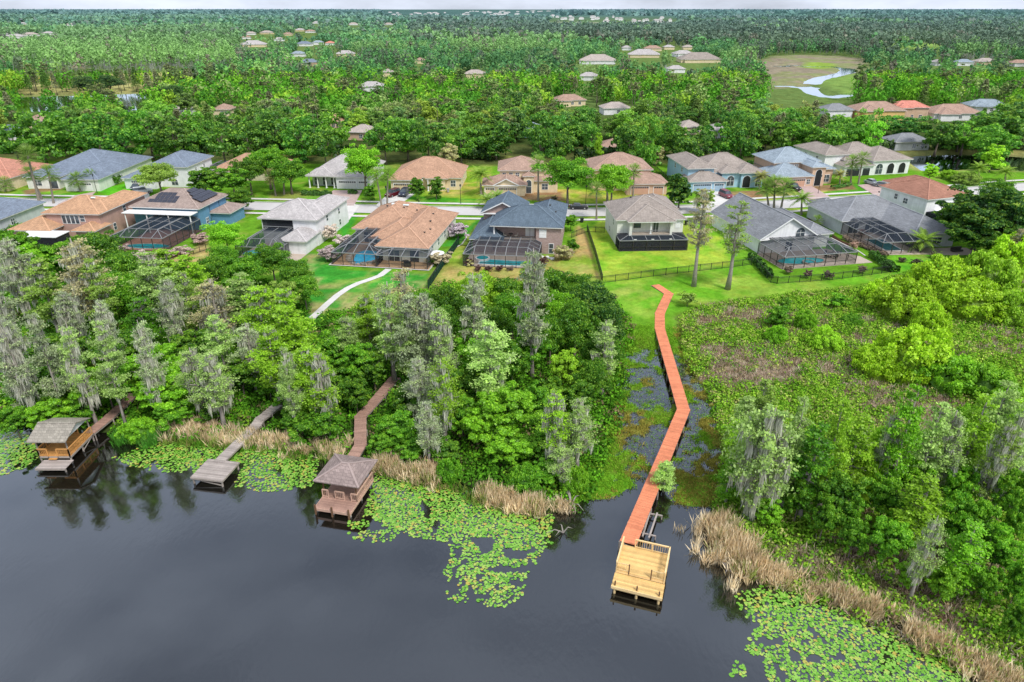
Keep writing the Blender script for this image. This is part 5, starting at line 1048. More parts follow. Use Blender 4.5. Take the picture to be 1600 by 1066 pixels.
for i in range(3):   # willow dome: many small cushions down to the ground
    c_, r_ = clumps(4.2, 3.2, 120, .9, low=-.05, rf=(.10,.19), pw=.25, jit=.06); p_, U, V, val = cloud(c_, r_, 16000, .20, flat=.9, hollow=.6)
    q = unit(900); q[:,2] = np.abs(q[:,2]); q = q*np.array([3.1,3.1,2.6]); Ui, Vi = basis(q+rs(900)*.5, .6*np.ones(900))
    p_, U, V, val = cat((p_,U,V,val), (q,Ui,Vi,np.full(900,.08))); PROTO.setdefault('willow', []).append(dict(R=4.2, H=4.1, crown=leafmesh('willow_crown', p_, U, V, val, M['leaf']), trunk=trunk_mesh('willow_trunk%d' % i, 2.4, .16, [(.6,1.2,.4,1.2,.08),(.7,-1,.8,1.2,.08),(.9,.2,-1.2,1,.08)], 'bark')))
def strands(pts, n, length, wid):
    hk = rng.integers(0, len(pts), max(20, n//16)); hl = .25+.95*rng.random(len(hk))**1.4; ki = rng.integers(0, len(hk), n); k = hk[ki]; p_ = pts[k]+rs(n)*np.array([.13,.13,.10]); L_ = length*hl[ki]*(.55+.5*rng.random(n)); p_ = p_.copy(); p_[:,2] -= L_/2
    a = rng.random(n)*math.pi; W_ = wid*(.5+rng.random(n)); U = np.stack([np.cos(a)*W_, np.sin(a)*W_, 0*a], 1); V = np.stack([.12*L_*rng.standard_normal(n)*.9, .12*L_*rng.standard_normal(n)*.5, L_/2], 1)
    return p_, U, V, np.clip(.5+.25*rng.standard_normal(n), 0, 1)
def cypress(key, Hh, Rm, n, leaf, nm, mossfrac, bare=.32, tops=1.0, mlen=1.5, trunkr=.24, mat='barkgrey', shape=.8, whorl=1.0):
    brs, lm = [], []; z = bare*Hh
    while z < Hh*.97:
        t_ = (z/Hh-bare)/(1-bare); rad = Rm*(min(1, .45+t_*2.2))*(1-t_)**shape+.35; nb = rng.integers(4, 8)
        for j in range(nb):
            a = rng.random()*6.283; l = rad*(.55+.6*rng.random()); e = np.array([math.cos(a)*l, math.sin(a)*l, z+l*(.12+.25*rng.random())]); brs.append((np.array([0,0,z]), e))
            if rng.random() < .7: lm.append((z, e[0], e[1], e[2]-z, .07+.05*(1-t_)))
        z += Hh*.06*whorl*(.6+.8*rng.random())
    A = np.array([b_[0] for b_ in brs]); B = np.array([b_[1] for b_ in brs]); ln = np.linalg.norm(B-A, axis=1); k = rng.choice(len(brs), n, p=ln/ln.sum()); t_ = .30+.76*rng.random(n)**.55
    p_ = A[k]+(B-A)[k]*t_[:,None]; p_ += rs(n)*np.array([.34,.34,.10])*(.4+ln[k]*.34)[:,None]
    d_ = (B-A)[k]/ln[k][:,None]; U, V = basis(np.array([0,0,1.])+rs(n)*.55, leaf*(.5+.9*rng.random(n))); cl = rng.random(len(brs))[k]
    val = np.clip(.42+.35*(cl-.5)+.18*rng.standard_normal(n), 0, 1)
    d = dict(R=Rm, H=Hh, crown=leafmesh(key+'_crown', p_, U, V, val, M['leaf']), trunk=trunk_mesh(key+'_trunk'+str(len(PROTO.get(key, []))), Hh*.96, trunkr, lm, mat, lean=.25, r2=.18))
    if nm:
        idx = rng.random(len(brs)) < mossfrac; bp = np.concatenate([A[idx]+(B-A)[idx]*f for f in (.35,.55,.75,.95)]); bp = bp[bp[:,2] < Hh*tops]
        d['moss'] = leafmesh(key+'_moss', *strands(bp, nm, mlen, .06), M['moss'])
    PROTO.setdefault(key, []).append(d)
for i in range(4): cypress('cypress', 12, 2.7, 9500, .18, 700, .5, mlen=1.2)
for i in range(3): cypress('mossy', 12, 2.5, 5200, .165, 1800, .85, mlen=2.0, trunkr=.3)
for i in range(2): cypress('slim', 15, 1.7, 4200, .18, 1300, .6, bare=.28, mlen=1.2, shape=.5, trunkr=.28)
for i in range(2): cypress('tall', 17, 2.1, 3000, .19, 700, .6, bare=.42, mlen=1.2, shape=.5, trunkr=.34)
for i in range(2): cypress('weeping', 9, 3.4, 8500, .20, 3600, .9, bare=.2, mlen=2.4, shape=.6)
for i in range(3): cypress('feather', 10, 1.9, 6500, .20, 0, 0, bare=.2, shape=.75)
# mid distance kinds, one light mesh per tree with trunk included as second material
def lite(key, crown, trunk): PROTO.setdefault(key, []).append(dict(crown=crown, trunk=trunk))
def joined(key, p_, U, V, val, th, tr, R_, Hh, limbs=()):
    me_ = leafmesh(key, p_, U, V, val, M['leaf']); me_.materials.append(M['bark'])
    t_ = trunk_mesh(key+'t', th, tr, limbs, 'bark', n=5); bm = __import__('bmesh').new(); bm.from_mesh(me_); nf = len(bm.faces); bm.from_mesh(t_); bm.faces.ensure_lookup_table()
    for f_ in bm.faces[nf:]: f_.material_index = 1
    bm.to_mesh(me_); bm.free(); PROTO.setdefault(key, []).append(dict(R=R_, H=Hh, one=me_))
for i in range(7):
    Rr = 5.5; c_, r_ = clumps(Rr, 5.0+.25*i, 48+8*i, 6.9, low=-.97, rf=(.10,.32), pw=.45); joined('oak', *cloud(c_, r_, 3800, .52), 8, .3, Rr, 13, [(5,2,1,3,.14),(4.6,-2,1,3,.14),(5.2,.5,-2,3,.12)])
for i in range(4):
    c_, r_ = clumps(2.4, 3.2, 16, 13.2, low=-.9, rf=(.24,.42)); joined('pine', *cloud(c_, r_, 620, .5, hollow=.3), 14.5, .16, 2.6, 16.2, [(11,1.6,.3,1,.06),(12,-1.4,.5,1,.06),(9,.8,1.2,.7,.04)])
for i in range(4):
    n = 1100; z = rng.random(n)**.8; rad = 1.9*(1-z)**.6+.25; a = rng.random(n)*6.283; rr = rad*np.sqrt(rng.random(n)); p_ = np.stack([np.cos(a)*rr, np.sin(a)*rr, 3.6+9.4*z], 1); U, V = basis(rs(n)*.7+np.array([0,0,1.]), .5*(.5+.8*rng.random(n)))
    joined('swamp', p_, U, V, np.clip(.45+.2*rng.standard_normal(n), 0, 1), 12, .17, 2.0, 13.2)
# palms
def frond(b, a, el, L_, w_, droop, nseg=6, c=.5):
    d_ = np.array([math.cos(a), math.sin(a)]); pts = []
    for i in range(nseg+1): t_ = i/nseg; pts.append(Vector((d_[0]*L_*t_*math.cos(el*(1-.3*t_)), d_[1]*L_*t_*math.cos(el*(1-.3*t_)), math.sin(el)*L_*t_-droop*L_*t_*t_)))
    s = Vector((-d_[1], d_[0], 0))
    for i in range(nseg*2):
        t0 = (i+.3)/(nseg*2); k = t0*nseg; j = int(k); q = pts[j].lerp(pts[min(nseg,j+1)], k-j); fw = (pts[min(nseg,j+1)]-pts[j]).normalized(); ww = w_*math.sin(math.pi*min(1, t0*.85+.18))
        for sg in (-1, 1):
            e = q+s*sg*ww+fw*ww*.55+Vector((0,0,-.25*ww)); b.add([q-fw*.09, q+fw*.12, e], [(0,1,2)], 0, c+random.uniform(-.2,.2))
def palm(key, kind, tr=.2, bark='palmbark'):
    b = MB(); n = 34 if kind == 'fan' else 30
    for i in range(n):
        a = i*2.4+random.uniform(-.2,.2); lv = i/n
        if kind == 'fan':
            L_ = 1.15; el = 1.3-2.0*lv; o = Vector((math.cos(a)*math.cos(el), math.sin(a)*math.cos(el), math.sin(el)))*L_*random.uniform(.85,1.1); s0 = len(b.v)
            for k in range(11):
                t_ = (k-5)/5*1.25; nn = Vector((-math.sin(a), math.cos(a), 0)); up = nn.cross(o.normalized()); dr = o.normalized()*math.cos(t_)+nn*math.sin(t_); e = o+dr*.95+Vector((0,0,-.18-.25*abs(t_)*.5)); b.add([o*.95+nn*(.03), o*.95-nn*.03, e+nn*.07, e-nn*.02], [(0,1,2),(1,3,2)], 0, .55-.45*lv+random.uniform(-.15,.15))
            b.bar((0,0,0), o, .04, m=0, c=.4)
        else: frond(b, a, 1.15-1.45*lv, 2.7, .55, .42, c=.55-.3*lv)
    for i in range(len(b.v)): pass
    me_ = bpy.data.meshes.new(key+'_fronds'); me_.from_pydata(b.v, [], b.f); me_.materials.append(M['leaf']); at = me_.attributes.new('v','FLOAT','FACE'); at.data.foreach_set('value', b.c); me_.update()
    PROTO.setdefault(key, []).append(dict(crown=me_, tr=tr))
for i in range(2): palm('fan', 'fan'); palm('date', 'date')

LAND = [('grey roofed dock',120,690),('bare plank platform',345,720),('brown roofed covered dock',533,740),('new yellow deck',1000,850),('orange boardwalk bend',1066,640),('orange boardwalk start',1026,450),('pink stucco house',130,360),('blue solar house',270,360),
        ('white balcony house',450,370),('tan roofed house',610,390),('pale brick house',810,390),('cream lanai house',1010,370),('white gabled house',1230,390),('long grey house',1400,390),('right photo edge',1590,600),('lower right photo corner',1560,930),('left photo edge',10,520),('curved concrete path',560,445)]
LW = [(n_, *P(a, b2, 1)) for n_, a, b2 in LAND]; RANK = {}
ORD = ['nearest', 'second nearest', 'third nearest', 'fourth nearest', 'fifth nearest', 'sixth nearest', 'seventh nearest', 'eighth nearest', 'ninth nearest', 'tenth nearest', 'eleventh nearest', 'twelfth nearest', 'thirteenth nearest', 'fourteenth nearest', 'fifteenth nearest', 'sixteenth nearest', 'seventeenth nearest', 'eighteenth nearest', 'nineteenth nearest', 'twentieth nearest', 'twenty-first nearest', 'twenty-second nearest']
PENDING = []
def placetree(key, x, y, sxy, sz, col, look, name, cat, rz=None, z=None, mosscol=(.34,.33,.31), label=None, group=None, idx=None):
    pr = PROTO[key][(idx if idx is not None else random.randrange(99)) % len(PROTO[key])]; z = max(gz(x, y), -.1) if z is None else z
    root = empty(name, (x, y, z-.05), 0, None, cat, group); root.rotation_euler = (0, 0, random.random()*6.28 if rz is None else rz); root.scale = (sxy, sxy, sz)
    for part in ('trunk', 'crown', 'moss'):
        if part in pr:
            o = bpy.data.objects.new({'trunk':'trunk','crown':'crown','moss':'hanging_moss'}[part], pr[part]); link(o, root); o.color = (*(mosscol if part == 'moss' else col), 1)
    if label: root['label'] = label
    else: PENDING.append((root, look))
    return root
def finish_labels():
    g = {}
    for root, look in PENDING:
        x, y = root.location.x, root.location.y; j = min(range(len(LW)), key=lambda k: (LW[k][1]-x)**2+(LW[k][2]-y)**2); g.setdefault((look, j), []).append(((LW[j][1]-x)**2+(LW[j][2]-y)**2, root))
    for (look, j), lst in g.items():
        lst.sort(key=lambda q: q[0])
        for k, (_, root) in enumerate(lst):
            root['label'] = f"{look} near the {LW[j][0]}" if len(lst) == 1 else f"{look}, {ORD[min(k, 21)]} to {LW[j][0]}"
C_ = dict(dk=(.062,.20,.012), md=(.10,.31,.015), br=(.18,.44,.018), yg=(.30,.54,.03), ol=(.26,.40,.07), pale=(.38,.55,.16), wil=(.33,.54,.02), grey=(.38,.46,.25), beige=(.48,.44,.24), deep=(.035,.14,.02), emer=(.06,.30,.03))
LOOK = dict(dk='dark green broadleaf tree', md='mid green broadleaf tree', br='bright green broadleaf tree', yg='yellow green leafy tree', deep='deep green broadleaf tree', emer='emerald green broadleaf tree')
WPX = [(150,672,208,617),(350,716,432,637),(553,711,563,650),(563,650,594,617),(594,617,615,592),(607,421,560,443),(560,443,512,475),(512,475,488,497)]
def near(px, py, wpx, Hh, key, col, look=None, zc=.6, name=None, cat='tree', mosscol=(.60,.60,.50)):
    """crown centre (photo) at zc*height, width in photo pixels, height in metres"""
    if look is None or 'leafy' in look or 'round crowned' in look:
        if py > 360 and px < 1000: Hh *= .80; py += 9 if py < 520 else 2; wpx *= .92
        if px > 1180 and py > 700 and key == 'maple': Hh *= .72; wpx *= .78; py += 6; col = {'dk':'md','md':'br','deep':'dk','emer':'md'}.get(col, col)
    if py > 360 and px < 970:
        hp = Hh*.36*F*.9/85
        for ax, ay, bx, by in WPX:
            for q in range(7):
                qx, qy = ax+(bx-ax)*q/6, ay+(by-ay)*q/6
                if abs(py-qy) < hp+4 and abs(px-qx) < wpx*.46: px = qx+(wpx*.5 if px >= qx else -wpx*.5)
    g = .4
    for _ in range(3): x, y = P(px, py, g+zc*Hh); g = max(gz(x, y), 0)
    d_ = depth(y, g+zc*Hh); wid = wpx*d_/F; pr = PROTO[key][0]; c3 = C_[col]; jit = [random.uniform(.88,1.12)]*3; c3 = tuple(a*b2*1.12 for a, b2 in zip(c3, jit))
    nm = name or {'big':'broadleaf_tree','maple':'broadleaf_tree','round':'small_tree','cone':'conical_tree','willow':'willow_bush','cypress':'cypress_tree','mossy':'cypress_tree','slim':'cypress_tree','tall':'cypress_tree','weeping':'cypress_tree','feather':'cypress_tree'}[key]
    return placetree(key, x, y, wid/2/pr['R'], Hh/pr['H'], c3, look or LOOK.get(col, 'green tree'), nm, cat, mosscol=mosscol)
G1 = 'grey green moss hung cypress'; G2 = 'silvery moss draped cypress'; G3 = 'slender feathery cypress'; GB = 'brownish mossy cypress'
NEAR = [
 # shore wood, left
 (22,560,60,16,'mossy','grey',G2),(72,560,50,16,'cypress','grey',G1),(120,565,48,15,'mossy','pale',G2),(168,565,50,15,'cypress','pale',G1),(215,560,46,15,'mossy','grey',G2),(430,600,40,13,'cypress','pale',G1),(25,425,75,15,'mossy','grey',G2),(70,455,70,14,'cypress','ol',G1),(128,430,80,17,'mossy','beige',GB),(108,500,55,12,'mossy','grey',G2),(8,505,60,14,'mossy','grey',G2),(30,600,50,9,'mossy','grey',G2),(150,455,50,14,'cypress','ol',G1),(170,520,45,13,'mossy','grey',G2),
 (150,385,95,12,'big','dk',None),(190,415,70,11,'big','dk',None),(205,455,80,10,'big','md',None),(100,392,80,10,'maple','md',None),(45,400,90,10,'maple','br',None),(35,370,50,8,'maple','dk',None),(12,375,60,9,'maple','md',None),(175,440,60,9,'maple','md',None),
 (240,440,75,13,'cypress','pale',G1),(295,435,62,11,'feather','yg',G3),(262,425,60,11,'feather','yg',G3),(268,485,55,13,'mossy','grey',G2),(292,470,55,13,'cypress','ol',G1),(335,480,75,13,'mossy','beige',GB),(225,500,60,10,'cypress','md',G1),(190,545,80,9,'maple','dk',None),
 (352,362,62,9,'big','br',None),(215,668,60,2.6,'willow','br','low bright shrub'),(350,400,60,10,'big','md',None),(330,420,62,9,'big','dk',None),(385,415,75,9,'big','md',None),(425,400,60,10,'big','dk',None),(460,420,60,9,'big','dk',None),(475,445,55,8,'big','md',None),(445,450,60,8,'maple','ol','olive green leafy tree'),(372,445,60,9,'maple','md',None),
 (380,470,60,12,'feather','pale',G3),(410,500,80,14,'cypress','yg',G1),(450,505,70,14,'cypress','yg',G1),(470,530,65,13,'feather','yg',G3),(345,540,60,12,'cypress','pale',G1),(425,560,75,12,'cypress','yg',G1),(390,545,60,11,'mossy','grey',G2),(482,590,70,12,'cypress','yg',G1),
 (238,575,115,10,'maple','br',None),(255,610,90,8,'maple','br',None),(60,590,90,9,'maple','md',None),(125,605,95,9,'maple','br',None),(170,600,70,8,'maple','md',None),(20,650,55,6,'maple','md',None),(65,645,60,6,'maple','br',None),(115,640,60,5,'maple','md',None),
 (305,585,60,11,'mossy','pale',G2),(335,595,62,11,'mossy','pale',G2),(270,640,65,5,'maple','md',None),(375,580,70,8,'maple','dk',None),(300,540,80,9,'maple','dk',None),(90,550,90,9,'maple','dk',None),(330,640,50,4,'maple','dk',None),
 (470,655,70,5,'maple','dk',None),(505,655,70,6,'maple','md',None),(455,620,60,7,'maple','md',None),(520,600,60,8,'maple','dk',None),(560,560,70,9,'maple','md',None),(525,550,80,8,'maple','md',None),(545,530,60,9,'cypress','pale',G1),(575,500,55,11,'cypress','yg',G1),
 (502,600,60,12,'mossy','yg',G2),(455,590,40,10,'mossy','grey',G2),(600,500,50,16,'slim','pale',G3),(570,500,50,10,'cypress','pale',G1),(625,485,50,16,'slim','beige',GB),(640,520,60,15,'cypress','grey',G1),(665,520,60,15,'mossy','grey',G2),(690,540,60,14,'mossy','pale',G2),(615,540,45,12,'cypress','pale',G1),
 (655,600,60,10,'mossy','grey',G2),(692,610,62,12,'mossy','yg',G2),(668,665,50,9,'mossy','grey',G2),(620,665,70,6,'maple','md',None),(600,690,50,4,'maple','md',None),(640,700,50,4,'maple','md',None),(690,700,60,4,'maple','dk',None),(720,600,70,9,'maple','dk',None),(740,560,60,10,'maple','md',None),
 (765,560,85,14,'cypress','pale',G3),(740,480,40,15,'slim','grey',G2),(832,465,48,20,'slim','grey',G2),(700,470,75,11,'big','dk',None),(742,450,75,12,'big','yg',None),(690,500,60,10,'big','dk',None),(655,470,60,10,'maple','md',None),(785,455,65,10,'big','dk',None),(800,480,70,10,'big','md',None),(770,500,60,10,'big','dk',None),
 (860,445,80,11,'big','dk',None),(900,450,75,11,'big','dk',None),(925,475,90,12,'big','deep',None),(900,500,80,12,'big','dk',None),(945,500,60,11,'big','deep',None),(875,480,60,11,'big','br',None),(860,525,65,10,'big','dk',None),(935,550,60,10,'big','dk',None),(925,590,60,9,'big','dk',None),(830,540,70,9,'maple','md',None),(800,560,60,9,'maple','dk',None),
 (880,575,58,10,'maple','yg','yellow green round crowned tree'),(945,545,40,12,'slim','pale',G3),(790,640,105,10,'maple','br',None),(835,625,60,8,'maple','md',None),(745,660,70,7,'maple','br',None),(790,690,90,6,'maple','br',None),(840,690,60,5,'maple','md',None),(722,640,50,8,'maple','md',None),(860,610,50,7,'maple','dk',None),
 (868,660,62,11,'mossy','yg',G2),(905,665,60,10,'mossy','pale',G2),(880,720,50,6,'mossy','pale',G2),(910,610,60,7,'maple','dk',None),(850,735,60,3.5,'maple','md',None),(895,745,50,3,'willow','br','low bright shrub'),(820,745,60,3,'willow','md','low green shrub'),(700,730,45,3,'willow','md','low green shrub'),
 (420,600,50,5,'maple','md',None),(560,610,50,7,'maple','dk',None),(590,570,55,8,'maple','dk',None),(630,620,60,7,'maple','dk',None),
 # right side
 (1420,468,105,6.5,'willow','wil','yellow green willow dome'),(1480,430,110,7,'willow','wil','yellow green willow dome'),(1545,425,100,8,'willow','yg','yellow green willow dome'),(1590,400,90,8,'willow','wil','yellow green willow dome'),(1520,465,110,6,'willow','wil','yellow green willow dome'),(1585,475,90,6,'willow','yg','yellow green willow dome'),(1455,500,70,5,'willow','wil','yellow green willow dome'),
 (1380,455,60,4.5,'willow','wil','yellow green willow dome'),(1425,548,135,7,'willow','wil','yellow green willow dome'),(1375,560,85,5,'willow','wil','yellow green willow dome'),(1480,575,110,5,'willow','br','bright green willow dome'),(1540,590,100,4.5,'willow','br','bright green willow dome'),(1292,528,58,3.6,'willow','yg','small rounded marsh bush'),(1260,500,42,3,'willow','br','small rounded marsh bush'),(1215,495,36,4,'cone','md','small pointed marsh bush'),(1212,520,38,3,'willow','br','small rounded marsh bush'),(1310,470,34,2.6,'round','md','small rounded marsh bush'),(1225,478,20,3,'cone','dk','small pointed marsh bush'),(1330,500,36,2.5,'willow','md','small rounded marsh bush'),(1580,640,100,4,'willow','yg','yellow green willow dome'),(1530,660,80,4,'willow','br','bright green willow dome'),
 (1198,715,115,14,'weeping','pale','broad weeping cypress with long grey moss curtains'),(1165,660,50,9,'feather','pale',G3),(1190,640,45,11,'feather','ol',G3),(1243,690,42,14,'feather','pale',G3),(1305,690,45,14,'feather','yg',G3),(1270,720,60,12,'feather','md',G3),(1335,700,60,11,'feather','yg',G3),(1415,675,52,15,'feather','br',G3),(1385,700,45,11,'mossy','pale',G2),(1480,695,60,12,'mossy','pale',G2),(1455,690,50,13,'feather','pale',G3),(1520,680,55,13,'feather','yg',G3),(1555,665,60,14,'feather','pale',G3),(1590,690,55,13,'mossy','pale',G2),(1560,720,60,12,'mossy','ol',G1),
 (1355,725,80,8,'willow','yg','yellow green willow dome'),(1310,770,90,10,'maple','deep',None),(1290,800,60,8,'maple','dk',None),(1335,830,60,7,'maple','emer',None),(1385,770,85,9,'maple','dk',None),(1390,835,85,8,'maple','emer',None),(1330,790,50,8,'maple','emer',None),(1440,790,70,9,'feather','yg',G3),(1450,855,45,10,'mossy','pale',G2),(1490,800,80,10,'maple','dk',None),(1530,810,80,10,'maple','emer',None),(1510,860,60,8,'feather','br',G3),(1560,850,80,9,'maple','emer',None),(1590,800,60,10,'maple','dk',None),(1595,900,60,9,'maple','dk',None),(1480,900,70,6,'maple','br',None),(1545,905,55,7,'maple','dk',None),(1590,960,50,7,'maple','emer',None),
 (1250,770,60,8,'maple','dk',None),(1200,790,60,5,'maple','md',None),(1140,745,36,6,'feather','br',G3),(1150,690,36,8,'feather','yg',G3),(1430,740,70,9,'maple','md',None),(1500,750,70,9,'maple','dk',None),(1420,890,50,5,'maple','md',None),(1575,760,70,10,'maple','dk',None),
 # gardens
 (1095,350,42,19,'tall','beige','tall bare trunked cypress with thin brownish crown'),(1150,365,46,17,'tall','ol','tall cypress with thin yellowish green crown'),
 (1540,328,120,14,'maple','deep',None),(1498,335,70,10,'maple','dk',None),(1582,345,80,13,'maple','deep',None),(1530,362,90,9,'maple','deep',None),(1570,378,70,8,'maple','dk',None),(1592,385,50,9,'cypress','beige','brownish feathery tree'),(1490,413,40,3,'round','dk','low round dark shrub'),
 (824,432,30,8,'feather','yg','pale slender sapling in front of brick house pool'),(1075,467,32,2.6,'round','ol','squat olive cabbage palm clump'),
 # street trees
 (247,275,66,9,'big','ol','olive crowned street tree by the white car'),(318,280,58,9,'maple','dk','dark street tree left of solar roof'),(362,280,60,9,'maple','md','street tree right of solar roof'),(388,270,54,10,'big','dk','dark street tree with spreading crown'),(418,258,66,11,'big','md','bushy street tree in front of orange roof'),(452,270,58,9.5,'big','dk','dark street tree behind fan palms'),(375,310,40,6,'maple','dk','small street tree near solar roofed house'),
 (568,260,64,12.5,'big','br','bright tree in front of white garage house'),(652,294,24,6,'cone','dk','dark clipped conical tree, left of a pair'),(681,294,24,6,'cone','dk','dark clipped conical tree, right of a pair'),(578,300,20,4.5,'cone','md','conical tree beside paver driveway'),
 (888,278,76,12,'big','md','big round street tree above the black sedan'),(957,284,66,11,'big','br','round bright street tree left of peach garages'),(1063,300,42,9,'cone','deep','dark magnolia between cream and blue houses'),(1028,244,18,6,'cone','beige','pale brown leaved tree behind taupe roof'),(935,232,13,9,'cone','yg','narrow light green columnar tree'),(1100,310,34,6,'maple','ol','olive tree by red car'),
 (1455,267,26,6,'maple','yg','small yellow green tree beside the pond'),(1552,249,30,8,'cone','yg','pointed bright tree on the pond bank'),(1485,272,30,3,'willow','yg','low yellow shrub by the pond'),(1510,278,50,3,'willow','ol','wide low shrub by the pond'),(1560,300,50,8,'big','dk','dark tree below the turning circle'),(1440,300,18,3,'round','ol','small garden shrub'),
 (700,245,30,8,'cone','beige','yellowish palm-like tree behind tan roofed back house'),(880,395,28,3,'round','beige','tall pale grassy shrub right of brick house'),(895,385,22,3,'round','dk','dark round shrub right of brick house'),(892,345,22,4,'maple','md','small garden tree right of brick house'),(735,410,14,1.4,'round','beige','reddish shrub'),
]
for t_ in NEAR:
    px, py, w_, h_, key, col, look = t_; near(px, py, w_, h_, key, col, look, zc={'willow':.5,'round':.55,'cone':.5,'weeping':.55}.get(key, .62), name='garden_shrub' if look and 'shrub' in look else ('marsh_bush' if look and 'marsh bush' in look else None), cat='shrub' if look and ('shrub' in look or 'bush' in look) else 'tree')
# feathery young tree with white trunk standing over the boardwalk
x, y, z = G(1037, 768); r_ = placetree('feather', x, y, .6, .42, (.50,.72,.20), None, 'cypress_tree', 'tree', label='pale feathery little tree with white trunk leaning over the orange boardwalk')
# flowering / bronze shrubs around cages
FL = [((185,392),34,2.2,(.30,.23,.22),'pinkish grey flowering bush left of the large dark cage'),((215,402),50,2.2,(.30,.24,.22),'pinkish grey flowering bush at lower left corner of the dark cage'),((245,405),34,2,(.29,.23,.2),'pinkish grey flowering bush below the teal pool'),((282,393),36,2,(.30,.24,.20),'mauve bush right of the teal pool'),((312,376),30,2.4,(.30,.22,.19),'mauve bush against blue wall'),
      ((519,372),26,4,(.48,.42,.36),'white flowering tree beside white house'),((512,402),34,3,(.34,.28,.27),'grey pink bush left of bright blue pool'),((538,380),30,2.6,(.36,.31,.29),'grey pink bush left of tan roof'),((716,365),38,3.6,(.33,.28,.30),'lilac flowering bush right of tan roofed house'),((684,408),34,3,(.34,.30,.20),'straw coloured bush beside the white umbrella'),((700,348),20,2.4,(.32,.27,.28),'lilac bush at street end of tan roofed house'),
      ((733,412),15,1.5,(.12,.06,.05),'dark red shrub at left corner of brick house cage'),((747,421),14,1.2,(.13,.07,.06),'first round reddish shrub in front of long turquoise pool'),((763,422),14,1.2,(.13,.07,.06),'second round reddish shrub in front of long turquoise pool'),((781,421),14,1.2,(.14,.07,.06),'third round reddish shrub in front of long turquoise pool'),((797,421),12,1,(.2,.15,.12),'small brown shrub in front of long turquoise pool'),((846,412),20,2,(.14,.07,.06),'dark red shrub at right corner of brick house cage'),((880,400),30,2.8,(.30,.25,.15),'tall straw brown grassy bush behind brick house'),((866,312),14,1.5,(.2,.17,.1),'brown shrub by the street'),
      ((1230,425),16,1.6,(.22,.17,.12),'first brown twiggy shrub on the black fence'),((1262,433),14,1.8,(.22,.16,.12),'second brown twiggy shrub on the black fence'),((1292,433),16,1.8,(.2,.16,.12),'third brown twiggy shrub on the black fence'),((1345,425),16,1.8,(.22,.16,.12),'fourth brown twiggy shrub on the black fence'),((1385,418),26,2,(.05,.13,.02),'dark shrub at corner of black fence'),
      ((1408,407),14,1,(.1,.09,.05),'small round planting left of fan palm'),((1432,409),16,1,(.1,.1,.05),'round planting under fan palm'),((1458,402),12,1.4,(.12,.1,.05),'small planting right of fan palm'),((1333,388),16,2,(.3,.2,.15),'rusty shrub between the two cages'),((1345,368),14,2,(.3,.2,.16),'pale shrub beside tall bronze cage')]
for (px, py), wpx, h_, col, lb in FL:
    x, y, z = G(px, py+wpx*.18); d_ = depth(y, 1); pr = PROTO['bloom'][0]; placetree('bloom', x, y, wpx*d_/F/2/pr['R'], h_/pr['H'], tuple(v*(1.6 if col[0] > .25 else 1) for v in col), None, 'garden_shrub', 'shrub', label=lb)
# palms: crown centre and foot in the photo
PALMS = [('fan',43,243,62,318,1.15,'tall fan palm at far left in front of salmon roof'),('fan',47,272,66,312,.95,'fan palm with pale trunk left of a pair'),('fan',76,271,84,318,1.0,'fan palm with pale trunk between salmon and blue roofs'),('fan',119,281,126,300,.95,'short fan palm left of white garage door'),('fan',141,275,150,296,.85,'short fan palm in front of white garage door'),('fan',8,288,8,300,.9,'low palm at left edge'),
 ('fan',425,275,431,306,.9,'fan palm with brown skirt behind white house'),('fan',443,272,444,304,1.0,'fan palm right of the brown skirted palm'),('fan',588,275,597,326,.9,'leaning fan palm over the street'),('fan',606,272,605,322,.85,'fan palm beside maroon car'),('date',700,242,703,258,1.0,'yellow green feather palm behind tan roofed back house'),('date',750,272,752,306,1.15,'bright feather palm in green side garden'),('date',762,312,765,326,.95,'low feather palm beyond slate roof'),('date',777,306,780,322,.8,'second low feather palm beyond slate roof'),
 ('fan',841,256,841,314,1.0,'very tall straight fan palm in front of cream house'),('fan',948,272,949,314,1.0,'straight fan palm before round bright street tree'),('fan',932,296,932,344,.8,'thin fan palm on near verge beside cream house'),('fan',991,268,989,308,.9,'fan palm left of peach garage doors'),('fan',1197,294,1201,325,1.05,'left palm of three by the street'),('fan',1211,289,1209,326,1.1,'middle palm of three by the street'),('fan',1227,293,1220,328,1.1,'right leaning palm of three by the street'),
 ('date',1253,310,1252,336,1.0,'single feather palm on near verge'),('date',1190,276,1186,296,.9,'brownish feather palm beside arched blue house'),('fan',1332,254,1329,286,.95,'left palm before dark garage doors'),('fan',1348,249,1341,288,.95,'right palm before dark garage doors'),('date',1313,272,1312,288,.75,'small brown feather palm right of peach entry'),('date',1443,375,1440,392,1.15,'golden green feather palm on lawn of long grey house'),('date',1531,262,1528,284,.95,'golden feather palm near turning circle'),('date',1572,268,1570,284,.95,'bright feather palm on turning circle'),('fan',1277,345,1277,354,.6,'tiny fan palm against grey side wall'),('date',1404,292,1404,302,.6,'small feather palm on front lawn at right')]
for k, cx, cy, bx, by, s, lb in PALMS:
    x, y, z = G(bx, by); z = max(z, 1); zt = zat(y, cy); xt = (cx-800)/F*depth(y, zt); pr = PROTO[k][random.randrange(2)]; s *= 1.4; root = empty('palm_tree', (x, y, z-.05), 0, lb, 'palm tree')
    hh = zt-z; b = MB(); dx = xt-x; b.tube([(0,0,0),(dx*.3,.05,hh*.35),(dx*.7,0,hh*.7),(dx,0,hh)], [.24*s,.17*s,.15*s,.17*s], 8); b.build('trunk', M['palmbark'], root)
    o = bpy.data.objects.new('fronds', pr['crown']); link(o, root); o.location = (dx, 0, hh); o.scale = (s, s, s); o.rotation_euler = (0, 0, random.random()*6); o.color = (*((.26,.42,.05) if 'bright' in lb or 'golden' in lb else (.36,.36,.12) if 'brown' in lb else (.22,.36,.06)), 1)

